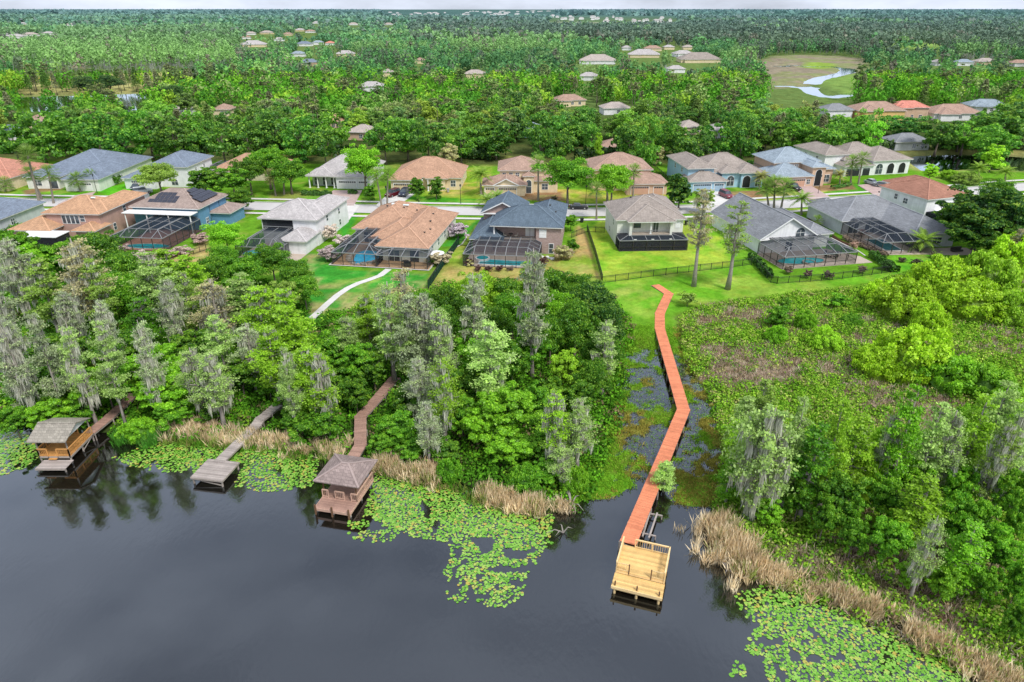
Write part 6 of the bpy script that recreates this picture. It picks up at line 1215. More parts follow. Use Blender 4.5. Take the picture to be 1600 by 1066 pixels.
# ---------------------------------------------------------------- tree belt and woods behind the back row
FH = [(396,68,38,'rf_white','w_cream'),(417,50,18,'rf_beige','w_cream'),(392,51,14,'rf_beige','w_white'),(476,67,22,'rf_bluegrey','w_white'),(516,66,13,'rf_pink','w_white'),(466,82,20,'rf_paleblue','w_white'),(484,95,28,'rf_bluegrey','w_peach'),(469,46,14,'rf_white','w_cream'),(485,48,14,'rf_taupe','w_white'),(497,65,16,'rf_paleblue','w_white'),(540,82,28,'rf_white','w_cream'),(552,37,14,'rf_beige','w_white'),(607,37,12,'rf_beige','w_white'),(495,35,12,'rf_white','w_white'),(385,57,12,'rf_taupe','w_white'),(436,60,14,'rf_white','w_white'),(450,52,12,'rf_taupe','w_cream'),
      (656,92,13,'rf_taupe','w_cream'),(742,112,30,'rf_beige','w_cream'),(606,110,14,'rf_beige','w_cream'),(581,131,36,'rf_white','w_white'),(522,184,14,'rf_orange','w_peach'),(568,200,42,'rf_beige','w_peach'),
      (934,92,55,'rf_beige','w_white'),(920,116,28,'rf_white','w_white'),(1006,83,48,'rf_white','w_cream'),(1020,74,26,'rf_taupe','w_cream'),(979,73,14,'rf_white','w_white'),(1092,90,62,'rf_greybrown','w_cream'),(1067,82,30,'rf_white','w_white'),(1056,105,26,'rf_white','w_white'),(1045,72,16,'rf_white','w_cream'),(1075,72,16,'rf_beige','w_cream'),
      (889,152,46,'rf_taupe','w_cream'),(961,164,42,'rf_beige','w_white'),(1076,192,26,'rf_beige','w_cream'),(1122,197,14,'rf_white','w_white'),(957,222,18,'rf_taupe','w_peach'),(832,196,20,'rf_paleblue','w_bluelight'),
      (1305,168,42,'rf_grey','w_white'),(1368,168,72,'rf_taupe','w_yellow'),(1418,164,52,'rf_pink','w_peach'),(1486,171,74,'rf_taupe','w_white'),(1541,161,56,'rf_paleblue','w_white'),(1416,214,56,'rf_grey','w_grey'),(1506,95,24,'rf_paleblue','w_white'),(1539,94,30,'rf_beige','w_cream'),(1592,96,26,'rf_taupe','w_white'),(1464,95,14,'rf_white','w_white'),
      (286,165,20,'rf_beige','w_white'),(350,166,26,'rf_taupe','w_cream'),(14,200,30,'rf_bluegrey','w_white'),(62,183,26,'rf_taupe','w_cream'),(24,56,24,'rf_white','w_white'),(48,53,20,'rf_beige','w_white'),(76,51,16,'rf_white','w_white'),(36,36,10,'rf_white','w_white'),(110,38,14,'rf_beige','w_white')]
FHB = [(px-w_*.5, px+w_*.5, py+2+w_*.05, P(px, py, 5)[1]) for px, py, w_, _, _ in FH]
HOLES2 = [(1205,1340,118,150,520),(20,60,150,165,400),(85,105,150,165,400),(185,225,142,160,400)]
HOLES = [  # px windows through the canopy: x0,x1,y0,y1 (photo) with the ground distance they look at
 (270,300,158,172,300),(335,365,156,170,310),(1255,1545,148,200,260),(900,945,82,100,500),(975,1130,72,112,480),(905,935,108,122,430),(820,1000,148,172,320),(1160,1180,180,200,280),(455,500,84,115,520),(535,582,188,214,255),(915,932,218,240,236),(1395,1440,200,236,236),(1200,1345,90,160,330),(540,560,140,150,400),(730,760,100,115,400),(0,30,188,212,270),(55,70,172,190,290)]
def blocked(x, y, hh, rad):
    px, pt = project(x, y, 1+hh); w_ = rad*F/depth(y, 5)
    for a, b2, py, yd in FHB:
        if px+w_*.8 > a and px-w_*.8 < b2 and pt < py and y < yd+12: return True
    for x0, x1, y0, y1, yd in HOLES2:
        if px+w_*.5 > x0 and px-w_*.5 < x1 and pt < y1 and y < yd: return True
    return False
def blocked_old(x, y, hh, rad):
    px, pt = project(x, y, 1+hh); _, pb = project(x, y, 1); w_ = rad*F/depth(y, 5)
    for x0, x1, y0, y1, yd in HOLES:
        if px+w_*.7 > x0 and px-w_*.7 < x1 and pt < y1 and pb > y0 and y < yd+60: return True
    return False
BHOUSE = [(270,172,'white',(.76,.76,.77),'rf_beige'),(340,172,'peach',None,'rf_orange')]
cand = []
def poisson(y0, y1, sp, xm=1.0):
    y = y0
    while y < y1:
        W_ = .80*y+25; n = int(2*W_/sp)
        for i in range(n): cand.append((-W_+2*W_*(i+random.uniform(.1,.9))/n, y+random.uniform(-.45,.45)*sp))
        y += sp*.86
poisson(244, 470, 8.6)
cand.sort(key=lambda q: q[1])
def water(x, y, m=2): 
    X, Y = np.array([x]), np.array([y]); return min(sdf(X, Y, p_)[0] for p_ in (POND, LEFTLAKE, WET1, MUD)) < m
cnt = dict(oak=0, pine=0, swamp=0); FAR = []
haze = lambda c3, y, k=4000.: tuple(a*(math.exp(-y/k))+b2*(1-math.exp(-y/k)) for a, b2 in zip(c3, (.22,.32,.33)))  # distance haze mixed straight into the tree colour
# the front row of the belt, placed by eye
ROW = [(18,215,55,'dk'),(60,210,60,'md'),(105,205,70,'md'),(150,212,66,'dk'),(195,218,60,'dk'),(230,205,60,'md'),(270,212,60,'dk'),(300,205,55,'md'),(345,215,62,'dk'),(385,215,60,'dk'),(425,205,60,'dk'),(470,210,62,'dk'),(505,220,50,'dk'),(520,195,50,'md'),(600,212,55,'dk'),(635,208,60,'md'),(668,215,50,'dk'),(720,220,50,'md'),(740,200,60,'md'),(775,215,56,'dk'),(850,200,56,'dk'),(890,205,50,'dk'),(845,222,40,'dk'),(875,222,40,'dk'),(985,215,58,'dk'),(1010,222,40,'md'),(1055,215,50,'dk'),(1085,222,46,'dk'),(1125,212,50,'dk'),(1160,215,45,'dk'),(1200,205,60,'dk'),(1240,208,56,'md'),(1275,212,50,'md'),(1310,212,50,'md'),(1340,205,45,'md'),(1360,210,40,'br'),(1470,205,60,'dk'),(1510,208,60,'md'),(1570,195,80,'dk'),(1598,185,60,'dk'),(1560,222,60,'md')]
belt_n = 0
COLS = [((.075,.24,.03),.24),((.11,.33,.03),.28),((.18,.43,.035),.22),((.30,.50,.05),.13),((.27,.39,.12),.13)]
def pick(): return random.choices([c3 for c3,_ in COLS], [w_ for _, w_ in COLS])[0]
def midtree(kind, x, y, s, sz, col, label, group):
    pr = PROTO[kind][random.randrange(len(PROTO[kind]))]; nm = {'oak':'oak_tree','pine':'pine_tree','swamp':'cypress_tree'}[kind]
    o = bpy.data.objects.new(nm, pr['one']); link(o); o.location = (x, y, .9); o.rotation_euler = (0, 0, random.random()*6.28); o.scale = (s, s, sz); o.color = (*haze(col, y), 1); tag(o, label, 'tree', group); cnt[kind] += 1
for px, py, w_, ck in ROW:
    hh = random.uniform(12.5, 16.5); x, y = P(px, py, 1+hh*.58); d_ = depth(y, 9); c3 = C_[ck]; c3 = tuple(v*random.uniform(1.0,1.4) for v in c3)
    s = w_*1.12*d_/F/11; midtree('oak', x, y, s, hh/13, c3, 'large dark oak in the front row of the tree belt behind the back gardens', 'front row oaks of the tree belt')
for x, y in cand:
    if water(x, y): continue
    px, py = project(x, y, 1); r = random.random(); clear = fbm(np.array([x]), np.array([y]), 90, 21)[0]
    left = px < 640; sw = .07+.16*(clear > .57)+(.45 if 60 < px < 420 and y > 420 else 0); kind = 'swamp' if r < sw else ('pine' if r < sw+.13 else 'oak')
    hh = {'oak': random.uniform(8, 14), 'pine': random.uniform(12, 18), 'swamp': random.uniform(9, 14)}[kind]
    if y < 262 and kind == 'oak' and random.random() < .55: continue
    if blocked(x, y, hh, 5 if kind == 'oak' else 2): continue
    if kind != 'oak' and random.random() < .2 and y < 430: cand_extra = True
    if cnt[kind] >= {'oak': 300, 'pine': 200, 'swamp': 200}[kind]: FAR.append((x, y, kind)); continue
    s = {'oak': random.uniform(.6, 1.35), 'pine': random.uniform(.85, 1.3), 'swamp': random.uniform(.9, 1.5)}[kind]
    col = tuple(v*random.uniform(.75,1.2) for v in pick()) if kind == 'oak' else (random.choice([(.16,.22,.07),(.20,.22,.09),(.11,.20,.04)]) if kind == 'pine' else random.choice([(.22,.34,.08),(.18,.36,.05),(.32,.33,.18),(.14,.30,.04)]))
    zone = 'near' if y < 320 else 'farther'; side = 'left' if px < 530 else 'middle' if px < 1070 else 'right'
    lb = {'oak': 'rounded green oak among the %s woods behind the houses, %s third of view', 'pine': 'tall thin trunked pine rising from the %s woods behind the houses, %s third of view', 'swamp': 'feathery narrow cypress in the %s woods behind the houses, %s third of view'}[kind] % (zone, side)
    midtree(kind, x, y, s, hh/{'oak':13,'pine':16.2,'swamp':13.2}[kind], col, lb, f'{kind} trees of the {zone} woods, {side}'.replace('swamp', 'cypress'))
# a few singled-out trees of the belt
for px, py, w_, hh, key, col, lb in ((755,165,30,11,'maple',(.30,.32,.03),'yellow flowered tree in the woods behind the houses'),(1048,158,26,10,'maple',(.30,.17,.09),'rust brown tree in the woods behind the houses'),(590,150,20,13,'feather',(.22,.25,.12),'pale pointed tree, left of three in the woods'),(565,148,18,13,'feather',(.24,.26,.14),'pale pointed tree, middle of three in the woods'),(620,150,16,13,'feather',(.22,.26,.12),'pale pointed tree, right of three in the woods'),(130,130,34,12,'big',(.03,.11,.02),'dark round tree standing before the left lake'),(170,128,34,12,'big',(.03,.12,.02),'emerald round tree with forked trunk before the left lake'),(265,150,44,12,'big',(.035,.13,.02),'large dark oak right of the left lake'),(290,160,30,12,'maple',(.14,.25,.05),'pale yellow green tree behind white two storey house'),(1390,165,22,10,'feather',(.16,.22,.06),'thin tree before the yellow house')):
    x, y = P(px, py, 1+hh*.6); d_ = depth(y, hh*.6); pr = PROTO[key][0]; placetree(key, x, y, w_*d_/F/2/pr['R'], hh/pr['H'], haze(col, y), None, 'woodland_tree', 'tree', label=lb)
finish_labels()
# ---------------------------------------------------------------- ground vegetation (uncountable)
def rejection(poly, n):
    xs_ = [p_[0] for p_ in poly]; ys_ = [p_[1] for p_ in poly]; X = rng.uniform(min(xs_), max(xs_), n*3); Y = rng.uniform(min(ys_), max(ys_), n*3); k = inpoly(X, Y, poly); return X[k][:n], Y[k][:n]
PATHS = [[P(x, y, 1) for x, y in ob], [(-50.9,69.1), P(209,615,1)], [P(341,722,1), P(400,664,1), P(434,632,1.4)], [P(551,714,1), P(563,695,1), P(563,651,1), P(594,617,1), P(617,590,1)], Ps([(607,421),(578,437),(543,451),(512,475),(488,497)], 1)]
def clear_paths(X, Y, m=1.0):
    d = np.full(X.shape, 99.)
    for p_ in PATHS: d = np.minimum(d, pdist(X, Y, p_, False))
    return d > m
def plants(name, X, Y, rad, hgt, per, leaf, colfn, label, cat, val0=.5):
    Z = ground(X, Y); n = len(X); k = np.repeat(np.arange(n), per); u = unit(n*per); u[:,2] = np.abs(u[:,2]); rr = (.45+.6*rng.random(n*per)); p_ = np.stack([X[k]+u[:,0]*rad[k]*rr, Y[k]+u[:,1]*rad[k]*rr, np.maximum(Z[k], -.05)+u[:,2]*hgt[k]*rr+.05], 1)
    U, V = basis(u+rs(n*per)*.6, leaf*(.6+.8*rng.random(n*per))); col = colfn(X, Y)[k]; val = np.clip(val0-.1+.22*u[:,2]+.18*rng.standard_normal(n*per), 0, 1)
    o = bpy.data.objects.new(name, leafmesh(name, p_, U, V, val, M['leafy'], col)); link(o); return tag(o, label, cat, kind='stuff')
def mixcol(cols, w_):
    cols = np.array(cols)
    return lambda X, Y: cols[rng.choice(len(cols), len(X), p=np.array(w_)/sum(w_))]*(.8+.4*rng.random((len(X),1)))
wood_l = Ps([(-40,665),(60,668),(150,676),(300,684),(480,700),(620,732),(760,768),(900,795),(925,770),(960,690),(975,600),(990,520),(960,480),(880,450),(700,450),(560,492),(480,500),(480,450),(330,440),(190,400),(0,350),(-60,400)], .3)
X, Y = rejection(wood_l, 9500); k = clear_paths(X, Y, 1.3) & (sdf(X, Y, LAKE) > .3); X, Y = X[k], Y[k]; q = fbm(X, Y, 6, 31)
edge = sm(12, 1, sdf(X, Y, LAKE)); plants('undergrowth', X, Y, .6+.9*q, .5+1.6*q*(1-.4*edge), 32, .26, mixcol([(.09,.26,.02),(.13,.36,.02),(.06,.18,.014),(.20,.38,.03),(.22,.18,.09)], [4,4,3,2,1]), 'dense green undergrowth filling the floor of the shore wood', 'undergrowth')
scrub = Ps([(1062,500),(1100,484),(1200,472),(1340,458),(1420,432),(1620,425),(1690,700),(1700,1130),(1575,1075),(1400,990),(1262,925),(1180,900),(1135,850),(1118,796),(1135,700),(1105,610),(1070,560)], .3)
deadz = [Ps(q_, .3) for q_ in ([(1075,560),(1100,545),(1180,550),(1265,575),(1260,612),(1180,605),(1110,620)], [(1060,505),(1120,490),(1230,485),(1240,512),(1150,515),(1080,540)], [(1340,580),(1400,600),(1400,640),(1350,640)], [(1480,600),(1530,590),(1560,620),(1500,640)], [(1340,850),(1400,865),(1480,930),(1520,970),(1480,975),(1400,915)], [(1250,560),(1330,570),(1320,600),(1260,600)], [(1400,640),(1470,640),(1480,670),(1400,672)])]
def deadness(X, Y):
    d = sm(.49, .66, fbm(X, Y, 7, 11))*.75
    for z_ in deadz: d = np.maximum(d, sm(1.5, -2.5, sdf(X, Y, z_)+(fbm(X, Y, 4, 9)-.5)*7)*.92)
    return d
X, Y = rejection(scrub, 16500); dz = deadness(X, Y); r_ = rng.random(len(X)); live = r_ > dz
q = fbm(X, Y, 5, 33)
plants('marsh_scrub', X[live], Y[live], .45+.8*q[live], .3+1.7*q[live]**1.6, 32, .215, mixcol([(.20,.41,.03),(.27,.48,.04),(.13,.31,.025),(.35,.50,.07),(.40,.40,.14)], [4,4,3,2,1.6]), 'bright green low marsh scrub east of the orange boardwalk', 'scrub')
X2, Y2 = X[~live], Y[~live]
def blades(name, X, Y, h, per, wid, lean, colfn, label, cat, z=None):
    n = len(X); k = np.repeat(np.arange(n), per); m = n*per; Z = (np.maximum(ground(X, Y), -.05) if z is None else z*np.ones(n))[k]; hh = h[k]*(.5+.8*rng.random(m)); a = rng.random(m)*6.283; l = lean*np.abs(rng.standard_normal(m)); d_ = np.stack([np.cos(a)*l, np.sin(a)*l, np.ones(m)], 1); d_ /= np.linalg.norm(d_, axis=1)[:,None]
    base = np.stack([X[k]+rng.standard_normal(m)*.22, Y[k]+rng.standard_normal(m)*.22, Z], 1); V = d_*hh[:,None]/2; C2_ = base+V; b2 = rng.random(m)*3.14; U = np.stack([np.cos(b2), np.sin(b2), 0*b2], 1)*wid*(.6+.8*rng.random(m))[:,None]
    o = bpy.data.objects.new(name, leafmesh(name, C2_, U, V, np.clip(.5+.2*rng.standard_normal(m),0,1), M['leafy'], colfn(X, Y)[k])); link(o); return tag(o, label, cat, kind='stuff')
DEAD = mixcol([(.52,.42,.31),(.42,.32,.23),(.62,.52,.41),(.32,.23,.15)], [4,3,2,2])
blades('dead_brush', X2, Y2, .5+.5*rng.random(len(X2)), 16, .035, 1.3, DEAD, 'tan and grey dead brush patches in the marsh', 'dead brush')
plants('dead_brush', X2[::2], Y2[::2], .6*np.ones(len(X2[::2])), .45*np.ones(len(X2[::2])), 8, .22, mixcol([(.42,.31,.21),(.34,.28,.14),(.18,.3,.04)], [3,2,2]), 'low brown leaf litter and brush between the marsh bushes', 'dead brush')
# reeds: dry tan clumps along the shore
def band(pts, wd, n, z=.1):
    w_ = Ps(pts, z); seg = [math.hypot(w_[i+1][0]-w_[i][0], w_[i+1][1]-w_[i][1]) for i in range(len(w_)-1)]; k = rng.choice(len(seg), n, p=np.array(seg)/sum(seg)); t_ = rng.random(n)
    A = np.array(w_)[:-1][k]; B = np.array(w_)[1:][k]; c_ = A+(B-A)*t_[:,None]; d_ = (B-A)/np.array(seg)[k][:,None]; off = rng.standard_normal(n)*wd*.45; return c_[:,0]-d_[:,1]*off, c_[:,1]+d_[:,0]*off
TAN = mixcol([(.82,.66,.42),(.70,.54,.32),(.90,.76,.52),(.50,.40,.22),(.28,.36,.08)], [4,3,3,2,1.4])
for pts, wd, n, h_, lb in (([(255,675),(300,672),(350,682),(400,690)], 1.8, 210, 1.7, 'dry tan reeds left of the bare plank walkway'), ([(402,696),(440,692),(480,700),(540,708)], 1.6, 230, 1.6, 'dry tan reeds between the bare platform and brown roofed dock'), ([(590,728),(625,735),(660,742),(690,752)], 1.6, 300, 1.9, 'dry tan reeds right of the brown roofed dock'), ([(750,770),(785,785),(815,795),(850,795)], 1.4, 240, 1.7, 'dry tan reeds above the large lily pad patch'), ([(865,792),(885,795),(903,790)], .8, 60, 1.2, 'tangle of pale dead roots at tip of the shore wood'),
        ([(1118,815),(1135,850),(1150,880),(1180,895)], 2.2, 420, 2.1, 'thick tan reeds at corner of the marsh facing the yellow deck'), ([(1185,898),(1230,908),(1290,925),(1340,945)], 1.1, 430, 1.5, 'dry reeds along the marsh shore, upper stretch'), ([(1340,948),(1400,978),(1450,1003),(1500,1030)], 1.1, 430, 1.5, 'dry reeds along the marsh shore, middle stretch'), ([(1500,1030),(1550,1055),(1610,1090)], 1.2, 330, 1.5, 'dry reeds along the marsh shore, lower right stretch')):
    X, Y = band(pts, wd, n); lb2 = lb; k = fbm(X, Y, 2.2, 71) > .40; X, Y = X[k], Y[k]; blades('reeds', X, Y, h_*.72*(.5+.8*rng.random(len(X))), 30, .05, .5, TAN, lb2, 'reeds')
X, Y = band([(255,690),(400,700),(540,720),(640,745),(760,780),(850,803)], 1.0, 260, 0); blades('shore_grass', X, Y, .8*np.ones(len(X)), 16, .05, .5, mixcol([(.10,.26,.02),(.2,.28,.05),(.3,.26,.1)], [3,2,1]), 'short green grass at the waterline of the shore wood', 'grass')
X, Y = band([(180,690),(215,680),(245,692)], 1.6, 200, 0); blades('shore_grass', X, Y, 1.2*np.ones(len(X)), 20, .06, .5, mixcol([(.08,.28,.03),(.12,.32,.05)], [3,2]), 'bright green water grass between covered dock and bare platform', 'grass')
# wet meadow tufts and floating plants round the orange boardwalk
wet = Ps([(930,545),(1000,515),(1062,520),(1078,548),(1115,640),(1132,730),(1122,800),(1050,800),(1038,745),(1010,748),(990,775),(900,795),(880,770),(930,700),(965,640)], .1)
X, Y = rejection(wet, 6500); k = clear_paths(X, Y, 1.1) & (ground(X, Y) > -.015); X, Y = X[k], Y[k]
blades('wet_meadow_grass', X, Y, .12+.22*fbm(X, Y, 4, 40), 12, .05, 1.1, lambda A, B: np.where((fbm(A, B, 7, 13) > .52)[:,None], np.array((.34,.30,.06)), np.array((.22,.44,.03)))*(.7+.6*rng.random((len(A),1))), 'green and rusty marsh grass either side of the orange boardwalk', 'marsh grass')
X, Y = rejection(MARSH, 1500); k = (ground(X, Y) <= .02) & clear_paths(X, Y, 1.0); X, Y = X[k], Y[k]
blades('water_weed', X, Y, .10*np.ones(len(X)), 8, .07, 3.0, mixcol([(.20,.42,.05),(.22,.28,.10),(.45,.43,.34)], [5,3,.6]), 'weed and dead stems lying in the shallow marsh water', 'water weed', z=.02)
X, Y = band([(1085,830),(1093,838)], .3, 8, 0); blades('reeds', X, Y, 1.0*np.ones(len(X)), 14, .03, .25, TAN, 'small isolated reed clump in open water right of the yellow deck', 'reeds', z=0)
X, Y = band([(1060,828),(1064,832)], .15, 4, 0); blades('reeds', X, Y, .8*np.ones(len(X)), 10, .03, .2, TAN, 'tiny reed clump in open water beside the boat cradle', 'reeds', z=0)
def twig(px, py, n, s, mat, label):
    x, y = P(px, py, 0); b = MB(); rr = random.Random(px)
    p0 = Vector((0,0,-.1)); 
    for i in range(n): a = rr.uniform(0, 6.28); e = Vector((math.cos(a)*s*rr.uniform(.4,1), math.sin(a)*s*rr.uniform(.4,1), rr.uniform(.1,.5)*s*.5)); m_ = e*.5+Vector((0,0,.2*s)); b.tube([p0, m_, e], [.06*s**.5,.04*s**.5,.01], 5)
    o = b.build('fallen_branch', M[mat], label=label, cat='branch'); o.location = (x, y, .05)
twig(880,832,4,2.0,'barkgrey','bleached forked branch lying in water right of the lily pads'); twig(893,788,9,2.2,'barkgrey','pale tangle of dead branches at the tip of the shore wood'); twig(1138,892,6,1.6,'barkgrey','grey dead branches at edge of thick tan reeds'); twig(668,752,5,1.4,'barkgrey','grey dead branch over lily pads right of brown roofed dock'); twig(1385,905,6,1.6,'barkgrey','pale fallen branches on bare brown marsh ground')

# lily pads
t = NT('lily_pad'); oi = t.n('ShaderNodeObjectInfo'); r0 = t.math('FRACT', t.math('ADD', t.attr('v'), oi.outputs['Random'])); colr = t.n('ShaderNodeValToRGB'); t.l(r0, colr.inputs[0]); e_ = colr.color_ramp.elements
e_[0].position = 0; e_[0].color = (.10,.30,.02,1); e_[1].position = 1; e_[1].color = (.42,.34,.06,1)
for p_, c3 in ((.35,(.17,.40,.035,1)),(.7,(.24,.46,.07,1)),(.86,(.38,.48,.09,1))): x_ = e_.new(p_); x_.color = c3
t.bsdf(colr.outputs[0], .35, .5); M['pad'] = t.m
def padverts(x, y, r, a, z, tilt=.0):
    out = [(x, y, z)]
    for i in range(11):
        t_ = a+.28+(6.283-.56)*i/10; rr = r*(1+.05*math.sin(3*t_)); out.append((x+rr*math.cos(t_), y+rr*math.sin(t_), z+tilt*math.cos(t_-a)*r))
    return out
PADS = [(Ps([(-30,672),(20,672),(45,680),(62,700),(60,722),(30,735),(10,742),(-30,745)], 0), 420), (Ps([(215,690),(260,690),(400,694),(470,702),(500,715),(490,760),(440,768),(405,770),(380,760),(330,764),(300,738),(255,738),(235,718)], 0), 1150), (Ps([(175,716),(215,700),(240,712),(235,735),(200,728)], 0), 60),
        (Ps([(575,742),(610,735),(700,755),(770,790),(865,805),(862,850),(835,868),(820,860),(740,855),(690,846),(640,838),(600,820),(575,800),(545,835),(542,808),(575,780)], 0), 1500), (Ps([(700,850),(850,850),(845,872),(822,900),(818,930),(790,948),(770,955),(745,938),(715,945),(690,934),(705,915),(690,890),(705,870)], 0), 330),
        (Ps([(1205,905),(1240,915),(1320,945),(1400,985),(1500,1040),(1530,1070),(1500,1110),(1150,1110),(1180,1060),(1130,1055),(1165,1010),(1185,975),(1150,955),(1150,925),(1185,920)], 0), 1250), (Ps([(545,800),(600,800),(640,830),(600,850),(560,845),(545,840)], 0), 60)]
allp = []
for poly, n in PADS:
    n = int(n*4.2); X, Y = rejection(poly, n*3); e = -sdf(X, Y, poly); nf = fbm(X, Y, 2.6, 50); sD = -sdf(X, Y, LAKE); kp = ((.45*nf+.55*vnoise(X, Y, .8, 52)) > .14+.26*sm(1, 8, sD)) & ((rng.random(len(X)) < .35+.3*e)) & (ground(X, Y) < -.02); X, Y, e = X[kp][:n], Y[kp][:n], e[kp][:n]
    grid = {}
    for x, y, ee in zip(X, Y, e):
        if any(abs(x-cx) < w_ and y0 < y < y1 for cx, w_, y0, y1 in ((-33,2.4,59.5,64.4),(-52,2.6,62,69.6),(-18.2,2.9,54.5,62.5))): continue
        r = random.uniform(.09,.17) if random.random() < .8 else random.uniform(.16,.23); gkey = (int(x/.36), int(y/.36))
        if any((x-a)**2+(y-b2)**2 < (.62*(r+rr))**2 for i in (-1,0,1) for j in (-1,0,1) for a, b2, rr in grid.get((gkey[0]+i, gkey[1]+j), ())): continue
        grid.setdefault(gkey, []).append((x, y, r)); allp.append((x, y, r))
allp.sort(key=lambda q_: q_[1]/(.5+q_[2])); b = MB(); b.add(padverts(0,0,1,0,0,.04), [(0,1+i,2+i) for i in range(10)]); pm = bpy.data.meshes.new('lily_pad'); pm.from_pydata(b.v, [], b.f); pm.materials.append(M['pad']); at = pm.attributes.new('v','FLOAT','FACE'); at.data.foreach_set('value', [0.]*10)
for x, y, r in allp[:300]:
    o = bpy.data.objects.new('lily_pad', pm); link(o); o.location = (x, y, random.uniform(.012,.035)); o.scale = (r,r,r); o.rotation_euler = (0,0,random.random()*6.28); tag(o, 'round floating lily pad among the many nearest the camera', 'lily pad', 'lily pads on the lake')
b = MB()
for x, y, r in allp[300:]: b.add(padverts(x, y, r, random.random()*6.28, random.uniform(.012,.05), random.uniform(0,.12)), [(0,1+i,2+i) for i in range(10)], 0, random.random())
for k in range(0, len(b.c), 10):
    v_ = random.random()
    for j in range(10): b.c[k+j] = v_
me_pad = b.build('lily_pads', M['pad'], label='mass of green and yellowing lily pads covering the lake margins', cat='lily pads', kind='stuff')

# ---------------------------------------------------------------- far houses
def farhouse(px, py, wpx, roof, wall, label, hgt=3.0, zr=5, group=None):
    x, y = P(px, py, zr); d_ = depth(y, zr); W_ = max(8, wpx*d_/F); D_ = max(9, W_*.62); root = empty('distant_house' , (x, y, .9), random.uniform(-12, 12), label, 'house', group)
    wb, rb, fb = MB(), MB(), MB(); wb.box(-W_/2, W_/2, -D_/2, D_/2, -.3, hgt); roof_wing(rb, fb, -W_/2, W_/2, -D_/2, D_/2, hgt, 'hip', .45)
    if W_ > 14: roof_wing(rb, fb, -W_*.42, -W_*.05, -D_/2-2.5, D_*.1, hgt, 'hip', .45, k=1); wb.box(-W_*.42, -W_*.05, -D_/2-2.5, 0, -.3, hgt-.02)
    wb.build('wall', M[wall], root); rb.build('roof', [M[roof], M[roof+'_cap']], root); fb.build('fascia', M['white'], root)
    for a in (-.3, .3):
        if y < 420: window(root, 'S', -D_/2, W_*a if a > 0 else W_*.05, 1, 1.3, 1.3)
WN = dict(w_cream='cream', w_white='white', w_peach='peach', w_yellow='yellow', w_bluelight='light blue', w_grey='grey'); RN = dict(rf_white='pale grey', rf_beige='beige', rf_bluegrey='blue grey', rf_pink='pink', rf_paleblue='pale blue', rf_taupe='taupe', rf_orange='orange', rf_grey='grey', rf_greybrown='grey brown')
ZN = lambda px, py: ('left' if px < 533 else 'middle' if px < 1067 else 'right')+' third of the view'
cntl = {}
for px, py, w_, rf, wl in FH:
    key = (rf, wl, ZN(px, py)); cntl[key] = cntl.get(key, 0)+1
    base = f"{WN[wl]} house under {RN[rf]} roof among distant trees, {ZN(px, py)}"; dist = ('closest row' if py > 155 else 'middle distance' if py > 85 else 'far off')
    farhouse(px, py, w_, rf, wl, f"{WN[wl]} house with {RN[rf]} roof among trees, {dist}, {ZN(px, py)}", group=f'{WN[wl]} {RN[rf]} houses {dist} {ZN(px, py)}', hgt=5.4 if px in (1368,1418,1305) else 3.0, zr=7 if px in (1368,1418,1305) else 5)
# pale far town near the horizon
def farbox(px, py, wpx, label):
    x, y = P(px, py, 4); W_ = wpx*depth(y, 4)/F; root = MB(); root.box(-W_/2, W_/2, -W_*.3, W_*.3, 0, 7, 0); root.add([(-W_/2-1,-W_*.3-1,7),(W_/2+1,-W_*.3-1,7),(W_/2+1,W_*.3+1,7),(-W_/2-1,W_*.3+1,7),(-W_/5,0,10),(W_/5,0,10)], [(0,1,5,4),(1,2,5),(2,3,4,5),(3,0,4)], 1)
    o = root.build('distant_building', [M['white'], M['rf_white']], label=label, cat='building', group='pale buildings of the far town'); o.location = (x, y, 1)
for x0, x1, y0, y1, n, lb in ((600,700,19,26,22,'tiny pale building of the far town, left cluster'),(700,865,17,26,40,'tiny pale building of the far town, central cluster'),(860,960,26,31,16,'tiny pale building of the far town, right of the central cluster'),(940,1050,28,37,22,'tiny pale building of the far town, right cluster'),(300,370,25,29,8,'low pale building far off, left third of view'),(0,60,50,58,6,'tiny pale building far off at the left edge'),(400,480,36,46,8,'tiny pale building beyond the distant houses, left third of view')):
    for i in range(n): farbox(random.uniform(x0, x1), random.uniform(y0, y1), random.uniform(3, 8), lb)
# ---------------------------------------------------------------- distant woodland
FHX = [(px-w_*.55, px+w_*.55, py-6, py+max(6, w_*.14), P(px, py, 5)[1]) for px, py, w_, _, _ in FH]+[(597,868,14,24,30000),(860,1055,25,36,9000),(1200,1345,86,158,330),(1388,1472,66,75,900),(0,60,48,57,1200)]
def canopy(x, y, typ, nq, size, hh, rad):
    n = len(x); d_ = y*CP+(H-hh)*SP; px = 800+F*x/d_; pyt = 533-F*(-(H-hh)*CP+y*SP)/d_; pyb = 533-F*(-(H-1)*CP+y*SP)/(y*CP+(H-1)*SP); keep = np.ones(n, bool); wpx = rad*F/d_
    for x0, x1, y0, y1, yd in FHX: keep &= ~((px+wpx*.6 > x0) & (px-wpx*.6 < x1) & (pyt < y1) & (pyb > y0) & (y < yd+25))
    for p_, m_ in ((LEFTLAKE,3),(WET1,3),(MUD,0)): keep &= sdf(x, y, p_) > m_
    keep &= ~inpoly(x, y, Ps([(-100,130),(60,121),(180,117),(300,116),(340,124),(300,134),(250,143),(-100,152)]))
    keep &= ~(inpoly(x, y, Ps([(1270,130),(1345,112),(1400,118),(1400,150),(1340,152),(1300,140)])) & (rng.random(n) < .8))
    return px, pyb, keep
parts = []
